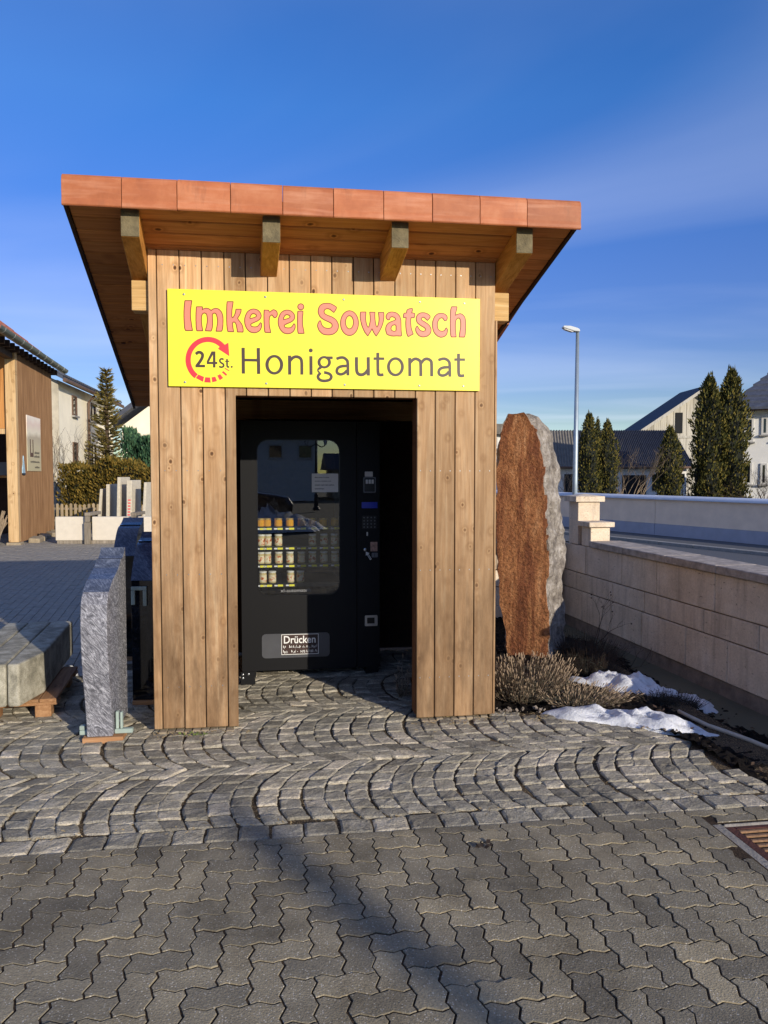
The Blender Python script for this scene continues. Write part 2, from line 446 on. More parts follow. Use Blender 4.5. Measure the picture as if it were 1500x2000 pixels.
for i in range(-50, 72):
    for j in range(-42, 12):
        k = (i + j) % 4
        if k == 0: cx, cy, rot = i+1, j+0.5, 0
        elif k == 2: cx, cy, rot = i+0.5, j+1, 1
        else: continue
        u, v = U0 + cx*PA, V0 + cy*PA
        hu, hv = (PA, PA/2) if rot == 0 else (PA/2, PA)
        if v - hv*0.8 > -1.5 or v < -6.1 or u < -4.1 or u > 7.4: continue
        if 2.715 < u < 3.229 and -2.117 < v < -1.638: continue   # the drain
        cand.append((u, v, rot))
EDGE_V = -1.5
def clip_v(poly, vmax):
    out = []; n = len(poly)
    for i in range(n):
        p, q = poly[i], poly[(i+1) % n]
        if p[1] <= vmax: out.append(p)
        if (p[1] <= vmax) != (q[1] <= vmax):
            t = (vmax-p[1])/(q[1]-p[1]); out.append((p[0]+t*(q[0]-p[0]), vmax))
    return out
DX0, DX1, DY0, DY1 = 2.712, 3.232, -2.12, -1.635      # drain opening
def clip_half(poly, ax, lim, keep_low):
    out = []; n = len(poly); ins = (lambda p: p[ax] <= lim) if keep_low else (lambda p: p[ax] >= lim)
    for i in range(n):
        p, q = poly[i], poly[(i+1) % n]
        if ins(p): out.append(p)
        if ins(p) != ins(q):
            t = (lim-p[ax])/(q[ax]-p[ax]); out.append((p[0]+t*(q[0]-p[0]), p[1]+t*(q[1]-p[1])))
    return out
cand.sort(key=lambda c: (not in_view(L(c[0], c[1]), 0.03), np.hypot(*(L(c[0], c[1])[:2]))))
rest = MB(); n_ind = 0
for u, v, rot in cand:
    dz = rnd.gauss(0, 0.0008); tx = rnd.gauss(0, 0.005); ty = rnd.gauss(0, 0.005); rz = rnd.gauss(0, 0.006)
    hv = PA/2 if rot == 0 else PA
    hu = PA if rot == 0 else PA/2
    at_drain = u+hu*1.1 > DX0 and u-hu*1.1 < DX1 and v+hv*1.1 > DY0 and v-hv*1.1 < DY1
    if n_ind < 300 and v + hv*1.1 < EDGE_V and not at_drain:
        link('paver', ME_PAVER, None, PAVE, (u + rnd.gauss(0, 0.0008), v + rnd.gauss(0, 0.0008), dz), (tx, ty, rot*math.pi/2 + rz)); n_ind += 1
    else:
        c, s = math.cos(rot*math.pi/2 + rz), math.sin(rot*math.pi/2 + rz)
        P = [(u + c*x - s*y, v + s*x + c*y) for x, y in UNI]
        if v + hv*1.1 >= EDGE_V or at_drain:
            if v + hv*1.1 >= EDGE_V: P = clip_v(P, EDGE_V)
            if at_drain and len(P) > 2:
                P = clip_half(P, 0, DX0, True) if u < DX0 else clip_half(P, 0, DX1, False) if u > DX1 else clip_half(P, 1, DY0, True) if v < DY0 else clip_half(P, 1, DY1, False)
            if len(P) < 3: continue
            Q = [P[0]]
            for p in P[1:]:
                if math.dist(p, Q[-1]) > 0.004: Q.append(p)
            if math.dist(Q[0], Q[-1]) < 0.004: Q.pop()
            if len(Q) < 4: continue
            P = Q
        paver_geo(rest, P, T=lambda x, y, z: (x, y, z + dz + tx*(y-v) - ty*(x-u)))
tag(link('paver_field', rest.mesh('paver_field', recalc=False), M_PAVER, PAVE), kind='stuff')

# ------------------------------------------------------------------ granite cobbles in segmental arches
BED = [(2.19, 0.08), (2.66, 0.04), (2.87, -0.15), (3.15, -0.49), (3.21, -0.89), (3.27, -1.32), (3.34, -1.5), (3.5, -2.6), (4.3, -2.6), (4.3, 3.6), (2.19, 3.6)]
def inside(p, poly):
    x, y = p; r = False; n = len(poly)
    for i in range(n):
        (x1, y1), (x2, y2) = poly[i], poly[(i+1) % n]
        if (y1 > y) != (y2 > y) and x < (x2-x1)*(y-y1)/(y2-y1)+x1: r = not r
    return r
cb = MB(); cb.add([(-4.2, -1.5, -0.0095), (3.6, -1.5, -0.0095), (3.6, 2.1, -0.0095), (-4.2, 2.1, -0.0095)], [(0, 1, 2, 3)])
COB = struct(cb, 'cobble_paving', M_JOINT_C, recalc=False)
def cobble_geo(mb, q, org=None):
    # q: four corners (ccw); rough split top with rounded shoulders
    q = [np.array(p, float) for p in q]; c = sum(q)/4
    N = 6; ts = [0, 0.08, 0.36, 0.64, 0.92, 1.0]
    h0 = rnd.gauss(0, 0.003); ta, tb = rnd.gauss(0, 0.015), rnd.gauss(0, 0.015)
    rows = []
    for b in ts:
        for a in ts:
            p = (q[0]*(1-a)+q[1]*a)*(1-b) + (q[3]*(1-a)+q[2]*a)*b
            ea = min(a, 1-a); eb = min(b, 1-b)
            z = h0
            if ea == 0 or eb == 0:
                z -= 0.0030 + rnd.random()*0.003
                if ea == 0 and eb == 0: p = p + (c-p)*0.05; z -= 0.003
                p = p + np.array([rnd.gauss(0, 0.0018), rnd.gauss(0, 0.0018)])
            else:
                z += rnd.gauss(0, 0.0013) + 0.001
            d = p - c; z += ta*d[0] + tb*d[1]
            rows.append((p[0], p[1], z))
    fs = []
    for j in range(N-1):
        for i in range(N-1): fs.append((j*N+i, j*N+i+1, (j+1)*N+i+1, (j+1)*N+i))
    bd = [i for i in range(N)] + [j*N+N-1 for j in range(1, N)] + [(N-1)*N+i for i in range(N-2, -1, -1)] + [j*N for j in range(N-2, 0, -1)]
    n0 = len(rows); low = []
    for i in bd:
        x, y, z = rows[i]; low.append((x + (x-c[0])*0.02, y + (y-c[1])*0.02, -0.04))
    vs = rows + low; m = len(bd)
    for k in range(m): fs.append((bd[(k+1) % m], bd[k], n0+k, n0+(k+1) % m))
    o = org if org is not None else (0, 0)
    mb.add([(x-o[0], y-o[1], z) for x, y, z in vs], fs)
cobs = []
SP = 0.113; RB = 0.66; HW = 0.475
def arc_u(dv): return RB - math.sqrt(RB*RB - dv*dv)
for bc in (-1.1, -0.15, 0.8, 1.75):
    for k in range(-40, 34):
        ub = -0.15 + k*SP + rnd.gauss(0, 0.005)
        nst = rnd.choice((8, 9, 9)); edges = [-HW + 2*HW*i/nst + (rnd.gauss(0, 0.008) if 0 < i < nst else 0) for i in range(nst+1)]
        for a, b in zip(edges[:-1], edges[1:]):
            g1 = 0.0030 + rnd.random()*0.002
            v0, v1 = bc+a+g1*1.25, bc+b-g1*1.25
            lo, hi = ub + g1, ub + SP - g1*1.1
            q = [(lo+arc_u(a), v0), (hi+arc_u(a), v0), (hi+arc_u(b), v1), (lo+arc_u(b), v1)]
            q = [(x + rnd.gauss(0, 0.0032), y + rnd.gauss(0, 0.0032)) for x, y in q]
            cu, cv = sum(p[0] for p in q)/4, sum(p[1] for p in q)/4
            if cv < -1.355 + 0.012 or cu < -3.9 or cu > 3.4 or cv > 2.0: continue
            if cu < -0.2 and cv > 1.65: continue
            q = [(x, max(y, -1.352)) for x, y in q]
            if inside((cu, cv), BED) or inside((cu+0.03, cv), BED): continue
            cobs.append(q)
x = -4.0
while x < 3.36:                                    # the row of larger edging cobbles
    wd = rnd.uniform(0.135, 0.165)
    cobs.append([(x+0.005, -1.496), (x+wd-0.005, -1.496 + rnd.gauss(0, 0.003)), (x+wd-0.005+rnd.gauss(0, 0.004), -1.360), (x+0.005, -1.362)])
    x += wd
def ckey(q):
    c = L(sum(p[0] for p in q)/4, sum(p[1] for p in q)/4); u, v, _ = HL(c)
    hid = (0.02 < u < 0.5 or 1.67 < u < 2.15) and v > 0.05
    return (not in_view(c, 0.0) or hid, np.hypot(c[0], c[1]))
cobs.sort(key=ckey)
restc = MB()
for n, q in enumerate(cobs):
    if n < 300:
        c = (sum(p[0] for p in q)/4, sum(p[1] for p in q)/4)
        m1 = MB(); cobble_geo(m1, q, c); link('cobble', m1.mesh('cobble', recalc=False), M_COBBLE, COB, (c[0], c[1], 0))
    else: cobble_geo(restc, q)
tag(link('cobble_field', restc.mesh('cobble_field', recalc=False), M_COBBLE, COB), kind='stuff')

# straw, grit and crumbs lying in the joints and along the kiosk's feet
M_STRAW = plain('dry_straw', C('#b39a6c'), 0.9, var=0.3, scale=40)
st = MB()
def crumb(u, v, z=0.004, s=1.0):
    a = rnd.random()*6.283; l = rnd.uniform(0.004, 0.013)*s; w = rnd.uniform(0.0012, 0.003)*s
    dx, dy = math.cos(a), math.sin(a)
    st.add([(u-dx*l-dy*w, v-dy*l+dx*w, z), (u-dx*l+dy*w, v-dy*l-dx*w, z+0.001), (u+dx*l+dy*w, v+dy*l-dx*w, z+0.003), (u+dx*l-dy*w, v+dy*l+dx*w, z+0.002)], [(0, 1, 2, 3)])
for _ in range(900):
    k = rnd.random()
    if k < 0.3: crumb(rnd.uniform(1.6, 2.7), rnd.gauss(-0.03, 0.07))
    elif k < 0.45: crumb(rnd.uniform(-0.05, 0.6), rnd.gauss(-0.04, 0.05))
    elif k < 0.8:
        u = rnd.uniform(-1.2, 3.2); v = rnd.uniform(-1.45, 0.6); u = -0.15 + SP*round((u+0.15)/SP) + arc_u(((v+1.1+HW) % (2*HW)) - HW); crumb(u + rnd.gauss(0, 0.006), v, -0.006, 0.8)
    else: crumb(rnd.uniform(-1.2, 3.3), rnd.gauss(-1.355, 0.02), 0.0)
tag(link('straw_litter', st.mesh('straw_litter', recalc=False), M_STRAW, None, L(0, 0), (0, 0, YAW)), 'pale straw and grit scattered in the cobble joints', 'litter', kind='stuff')

# ------------------------------------------------------------------ rear yard: rectangular pavers in running rows
YR = YAW + 0.13
YO = L(-0.3, 1.66)
yx = np.array([math.cos(YR), math.sin(YR), 0]); yy = np.array([-math.sin(YR), math.cos(YR), 0])
yb = MB()
yb.add([tuple(p) for p in ((-13, -2.2, -0.028), (3.2, 0.3, -0.028), (3.4, 17.5, -0.028), (-13, 19.5, -0.028))], [(0, 1, 2, 3)])
YARD = struct(yb, 'rear_yard', M_JOINT_P, at=YO, kiosk=False, rot=YR, recalc=False)
_m = MB(); _m.box(-0.0475, 0.0475, -0.0965, 0.0965, -0.03, 0.0); ME_YP = _m.mesh('yard_paver', bevel=0.003); ME_YP.materials.append(M_YARD)
yc = []
for i in range(-110, 30):
    for j in range(-8, 84):
        x, y = i*0.1 + 0.05, j*0.2 + 0.1 + (0.1 if i % 2 else 0)
        p = YO + x*yx + y*yy; u, v, _ = HL(p)
        if u > -0.06 and v < 3.0: continue
        if u > 2.4: continue
        if v < 1.74 and u > -3.9: continue
        if v < 1.7: continue
        yc.append((x, y, p))
yc.sort(key=lambda c: (not in_view(c[2], 0.0) or HL(c[2])[0] > -0.1, c[2][1]))
ry = MB()
for n, (x, y, p) in enumerate(yc):
    if n < 260: link('yard_paver', ME_YP, None, YARD, (x, y, rnd.gauss(-0.002, 0.001)), (rnd.gauss(0, 0.006), rnd.gauss(0, 0.006), rnd.gauss(0, 0.008)))
    else: ry.box(x-0.0475, x+0.0475, y-0.0965, y+0.0965, -0.03, rnd.gauss(-0.002, 0.0012))
tag(link('yard_paver_field', ry.mesh('yard_paver_field', recalc=False), M_YARD, YARD), kind='stuff')

# ------------------------------------------------------------------ planting bed beside the kiosk
sb = MB(); NU, NV = 84, 240; idx = {}
def bed_z(u, v):
    return 0.012 + 0.018*math.sin(u*7.3+v*3.1)*math.sin(v*5.7-u*2.2) - 0.14*max(0, min(1, (u-3.3)/0.7))
cells = []
for j in range(NV+1):
    for i in range(NU+1):
        u = 2.17 + (4.12-2.17)*i/NU; v = -2.55 + (3.6+2.55)*j/NV
        idx[i, j] = len(sb.v); sb.v.append((u, v, bed_z(u, v) + rnd.gauss(0, 0.009)))
for j in range(NV):
    for i in range(NU):
        u = 2.17 + 1.95*(i+0.5)/NU; v = -2.55 + 6.15*(j+0.5)/NV
        if inside((u, v), BED): sb.f.append((idx[i, j], idx[i+1, j], idx[i+1, j+1], idx[i, j+1]))
struct(sb, 'planting_bed', M_SOIL, recalc=False, smooth=True)

# ------------------------------------------------------------------ street beyond the garden wall
SWD = np.array([0.447, -0.894, 0]); SWN = np.array([-0.894, -0.447, 0]); SWP = np.array([7.4, 19.6, 0])
rd = MB()
def sp(a, b, z): return tuple(SWP + SWD*a + SWN*b + np.array([0, 0, z]))
rd.add([sp(-22, 1.55, -0.06), sp(-22, 7.2, -0.06), sp(20, 7.2, -0.06), sp(20, 1.55, -0.06)], [(0, 1, 2, 3)])
struct(rd, 'road', M_ASPHALT, kiosk=False, recalc=True)
pv = MB(); pv.add([sp(-22, 0.0, -0.0), sp(-22, 1.38, -0.0), sp(20, 1.38, -0.0), sp(20, 0.0, -0.0)], [(0, 1, 2, 3)])
PVM = struct(pv, 'pavement', M_ASPHALT, kiosk=False, recalc=True)
for k in range(42):
    kb = MB(); c = [sp(-22+k+0.004, 1.38, 0), sp(-22+k+0.004, 1.55, 0), sp(-21+k-0.004, 1.55, 0), sp(-21+k-0.004, 1.38, 0)]
    kb.prism([(p[0], p[1]) for p in c], -0.09, 0.012); link('kerb_stone', kb.mesh('kerb_stone', bevel=0.008), M_KERB, PVM)
# ------------------------------------------------------------------ wood and roof materials
M_PLANK = wood('stained_larch', C('#b58b5e'), C('#d4ac80'), C('#e6c79e'), axis=2, weather=C('#b08e68'), vary=0.32, low_tone=C('#624a32'), bump=0.2, ks=1.4)
M_SOFFIT = wood('soffit_spruce', C('#a0652f'), C('#b87a44'), C('#c68a52'), axis=0, vary=0.22, bump=0.1)
M_BEAM = wood('beam_spruce', C('#9a6428'), C('#bd8640'), C('#cf9c58'), axis=1, vary=0.08)
M_PURLIN = wood('purlin_spruce', C('#b08a54'), C('#cda66c'), C('#dcbb86'), axis=0, vary=0.05)
M_END = plain('weathered_end_grain', C('#6d6248'), 0.9, var=0.35, scale=18, bump=0.5, bscale=90)
M_DARKWOOD = wood('dark_verge_wood', C('#2c1d15'), C('#3d2a1e'), C('#4a3425'), axis=1, knots=False, vary=0.1)
M_INNER = wood('inner_boards', C('#5a371f'), C('#7a4d2c'), C('#8d5c36'), axis=2, vary=0.12)
def terracotta():
    m = Mat('terracotta', 0.6, spec=0.4); v = m.coords()
    a = m.noise(v, 5, 6, 0.65); b = m.noise(v, 60, 4)
    c = m.ramp(a, [(0.28, C('#9d5734')), (0.5, C('#b06840')), (0.72, C('#bd7c56'))])
    oi = m.n('ObjectInfo'); c = m.mix(1.0, c, m.ramp(oi.outputs['Random'], [(0, (0.80, 0.80, 0.80, 1)), (1, (1.08, 1.06, 1.04, 1))]), 'MULTIPLY')
    sv = m.coords((1.5, 1.5, 14)); c = m.mix(m.ramp(m.noise(sv, 2.2, 4), [(0.5, (0, 0, 0, 1)), (0.8, (0.45, 0.45, 0.45, 1))]), c, C('#d59a7a'))
    dk = m.noise(m.coords((9, 3, 2.0)), 1.4, 5, 0.7); c = m.mix(m.ramp(dk, [(0.55, (0, 0, 0, 1)), (0.8, (0.6, 0.6, 0.6, 1))]), c, C('#6f4632'))
    m.col(c); m.bump(b, 0.12, 0.004); return m.m
M_TERRA = terracotta()
M_MORTAR = plain('mortar', C('#94866f'), 0.95, var=0.2, scale=20, bump=0.6, bscale=60)
M_STEEL = plain('galvanised_steel', C('#a9adb0'), 0.4, metal=0.9, var=0.1)

K = Thing('honey_kiosk', 'wooden vending kiosk of upright boards under a mono-pitch tiled roof', 'kiosk')
UB = [0, .053, .186, .317, .452, .581, .714, .848, .980, 1.110, 1.245, 1.373, 1.507, 1.640, 1.769, 1.899, 2.029, 2.161]
D0, D1, ZD, ZT, TH = 0.515, 1.652, 2.082, 2.949, 0.022
for a, b in zip(UB[:-1], UB[1:]):
    g = 0.0030; m = MB(); z0 = 0.018 + rnd.uniform(-0.003, 0.004)
    if b <= D0 or a >= D1: m.box(a+g, b-g, 0, TH, z0, ZT)
    elif a < D0 < b: m.prism([(a+g, z0), (D0, z0), (D0, ZD), (b-g, ZD), (b-g, ZT), (a+g, ZT)], 0, TH, 'xz')
    elif a < D1 < b: m.prism([(a+g, ZD), (D1, ZD), (D1, z0), (b-g, z0), (b-g, ZT), (a+g, ZT)], 0, TH, 'xz')
    else: m.box(a+g, b-g, 0, TH, ZD, ZT)
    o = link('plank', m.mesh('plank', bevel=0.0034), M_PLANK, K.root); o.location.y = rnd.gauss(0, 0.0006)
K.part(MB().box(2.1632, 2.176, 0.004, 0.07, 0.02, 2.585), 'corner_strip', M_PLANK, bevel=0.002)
K.part(MB().box(0.002, 2.159, -0.006, 0.020, 2.9495, 2.9585), 'frieze_strip', M_SOFFIT)
def roof_w(v): return 2.957 - 0.287*v
# backing sheet behind the front boards, door linings
bk = MB(); bk.box(0.012, D0-0.004, 0.0235, 0.032, 0.03, 2.94); bk.box(D1+0.004, 2.149, 0.0235, 0.032, 0.03, 2.94); bk.box(D0-0.004, D1+0.004, 0.0235, 0.032, ZD+0.0005, 2.94); bk.box(0.012, 2.149, 0.0335, 0.045, 2.79, 2.947)
K.part(bk, 'backing', M_DARKWOOD)
K.part(MB().box(D0-0.026, D0-0.006, 0.034, 0.15, 0.03, ZD+0.05), 'door_lining', M_INNER, bevel=0.001)
K.part(MB().box(D1-0.004, D1+0.018, 0.034, 0.15, 0.03, ZD+0.05), 'door_lining', M_INNER, bevel=0.001)
K.part(MB().box(D0-0.004, D1-0.006, 0.034, 0.15, ZD+0.004, ZD+0.03), 'door_head', M_INNER, bevel=0.001)
# inner linings close the gaps between the boards
for u0, u1 in ((0.0235, 0.0285), (2.1325, 2.1375)):
    K.part(MB().add([(u0,.05,.02),(u1,.05,.02),(u1,2.02,.02),(u0,2.02,.02),(u0,.05,roof_w(.05)-.004),(u1,.05,roof_w(.05)-.004),(u1,2.02,roof_w(2.02)-.004),(u0,2.02,roof_w(2.02)-.004)],[(0,3,2,1),(4,5,6,7),(0,1,5,4),(1,2,6,5),(2,3,7,6),(3,0,4,7)]), 'lining', M_DARKWOOD)
K.part(MB().box(0.029, 2.132, 2.014, 2.0205, 0.02, roof_w(2.02)-0.004), 'lining', M_DARKWOOD)
# corner posts
for u0 in (0.03, 2.03):
    for v0 in (0.035, 1.88): K.part(MB().box(u0, u0+0.1, v0 + 0.001, v0+0.1, 0.02, roof_w(v0+0.1)-0.16), 'post', M_INNER, bevel=0.003)
# side walls: upright boards one by one, back wall too
v = 0.034; pw = 0.1345
while v < 2.0:
    v1 = min(v+pw, 2.02)
    for u0, u1 in ((0.002, 0.022), (2.139, 2.159)):
        m = MB(); f = lambda q: roof_w(q)-0.006
        m.add([(u0,v+.002,.02),(u1,v+.002,.02),(u1,v1-.002,.02),(u0,v1-.002,.02),(u0,v+.002,f(v)),(u1,v+.002,f(v)),(u1,v1-.002,f(v1)),(u0,v1-.002,f(v1))],
              [(0,3,2,1),(4,5,6,7),(0,1,5,4),(1,2,6,5),(2,3,7,6),(3,0,4,7)])
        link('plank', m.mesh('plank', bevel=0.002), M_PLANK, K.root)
    v = v1
for a, b in zip(UB[1:-1], UB[2:]):
    link('plank', MB().box(a+.002, b-.002, 2.022, 2.042, 0.02, roof_w(2.04)-0.008).mesh('plank', bevel=0.002), M_INNER, K.root)
# wall plate under the rafters, sticking out left and right, and the rear one
K.part(MB().box(-0.100, 2.261, 0.036, 0.146, 2.590, 2.776-0.287*0.09+0.02), 'wall_plate', M_PURLIN, bevel=0.003)
K.part(MB().box(-0.100, 2.261, 1.88, 1.99, 2.07, roof_w(1.99)-0.15), 'wall_plate', M_PURLIN, bevel=0.003)
# rafters with weathered end grain
for u0 in (-0.102, 0.672, 1.412, 2.162):
    r = K.part(MB().sheared(u0, u0+0.1, -0.357, 2.50, lambda q: roof_w(q)-0.147, lambda q: roof_w(q)-0.001), 'rafter', M_BEAM, bevel=0.003)
    K.part(MB().sheared(u0+0.001, u0+0.099, -0.3605, -0.3572, lambda q: roof_w(q)-0.146, lambda q: roof_w(q)-0.002), 'end_grain', M_END, parent=r)
# soffit boards, roof deck, verges and tile courses
RU0, RU1 = -0.376, 2.503
v = -0.388
while v < 2.56:
    v1 = v + 0.118
    K.part(MB().sheared(RU0, RU1, v+0.003, v1-0.003, roof_w, lambda q: roof_w(q)+0.019), 'soffit_board', M_SOFFIT, bevel=0.006)
    v = v1
K.part(MB().sheared(RU0+0.01, RU1-0.01, -0.38, 2.57, lambda q: roof_w(q)+0.0205, lambda q: roof_w(q)+0.05), 'roof_deck', M_DARKWOOD)
for u0, u1 in ((-0.399, -0.378), (2.505, 2.526)):
    K.part(MB().sheared(u0, u1, -0.385, 2.585, lambda q: roof_w(q)-0.012, lambda q: roof_w(q)+0.085), 'verge_board', M_DARKWOOD, bevel=0.002)
M_ROOFT = terracotta(); M_ROOFT.name = 'roof_tile'
for k in range(9):
    a, b = -0.30 + k*0.325, -0.30 + (k+1)*0.325 + 0.03
    m = MB(); n = 44
    for i in range(n):                            # rolled interlocking profile along the course
        ua, ub = -0.385 + i*2.95/n, -0.385 + (i+1)*2.95/n
        ha, hb = 0.012*abs(math.sin(i*math.pi/4)), 0.012*abs(math.sin((i+1)*math.pi/4))
        f0 = lambda q: roof_w(q) + 0.088 + (b-q)*0.05
        m.add([(ua,a,f0(b)+0.287*(b-a)+ha+0.02),(ub,a,f0(b)+0.287*(b-a)+hb+0.02),(ub,b,f0(b)+hb+0.034),(ua,b,f0(b)+ha+0.034),
               (ua,a,f0(b)+0.287*(b-a)+0.004),(ub,a,f0(b)+0.287*(b-a)+0.004),(ub,b,f0(b)+0.012),(ua,b,f0(b)+0.012)],
              [(0,1,2,3),(4,7,6,5),(0,4,5,1),(3,2,6,7)])
    K.part(m, 'tile_course', M_ROOFT, recalc=False)
# the ten capping tiles along the front edge
TU = [-.376, -.063, .23, .518, .805, 1.089, 1.375, 1.658, 1.939, 2.223, 2.556]
prof = [(-.16, 3.172), (-.33, 3.214), (-.385, 3.222), (-.409, 3.217), (-.424, 3.203), (-.430, 3.18), (-.431, 3.12), (-.4285, 3.09), (-.4325, 3.07), (-.434, 3.052), (-.428, 3.045),
        (-.418, 3.046), (-.416, 3.09), (-.417, 3.18), (-.40, 3.204), (-.33, 3.20), (-.16, 3.158)]
for a, b in zip(TU[:-1], TU[1:]):
    m = MB().prism([(p[0], p[1]) for p in prof], a+0.0016, b-0.0016, 'yz')
    o = link('capping_tile', m.mesh('capping_tile', bevel=0.0015), M_TERRA, K.root)
    o.location = (0, rnd.gauss(0, 0.0008), rnd.gauss(0, 0.0009))
for u0, u1 in ((-0.376, -0.364), (2.546, 2.556)):   # closed ends of the outer capping tiles
    K.part(MB().prism([(-.16, 3.12), (-.16, 3.158), (-.33, 3.198), (-.40, 3.200), (-.415, 3.18), (-.414, 3.06), (-.38, 3.06)], u0+0.003, u1, 'yz'), 'tile_end_cap', M_TERRA)
# mortar packed under the feet
for u0, u1 in ((0.03, 0.49), (1.68, 2.13)):
    m = MB(); n = 9
    for i in range(n):
        a = u0+(u1-u0)*i/n; b = u0+(u1-u0)*(i+0.93)/n
        d = rnd.uniform(-0.035, 0.0); m.prism([(a, d), (b, d+rnd.uniform(-0.01, 0.01)), (b, 0.12), (a, 0.12)], -0.02, 0.004+rnd.random()*0.009)
    K.part(m, 'mortar_bed', M_MORTAR, bevel=0.004)
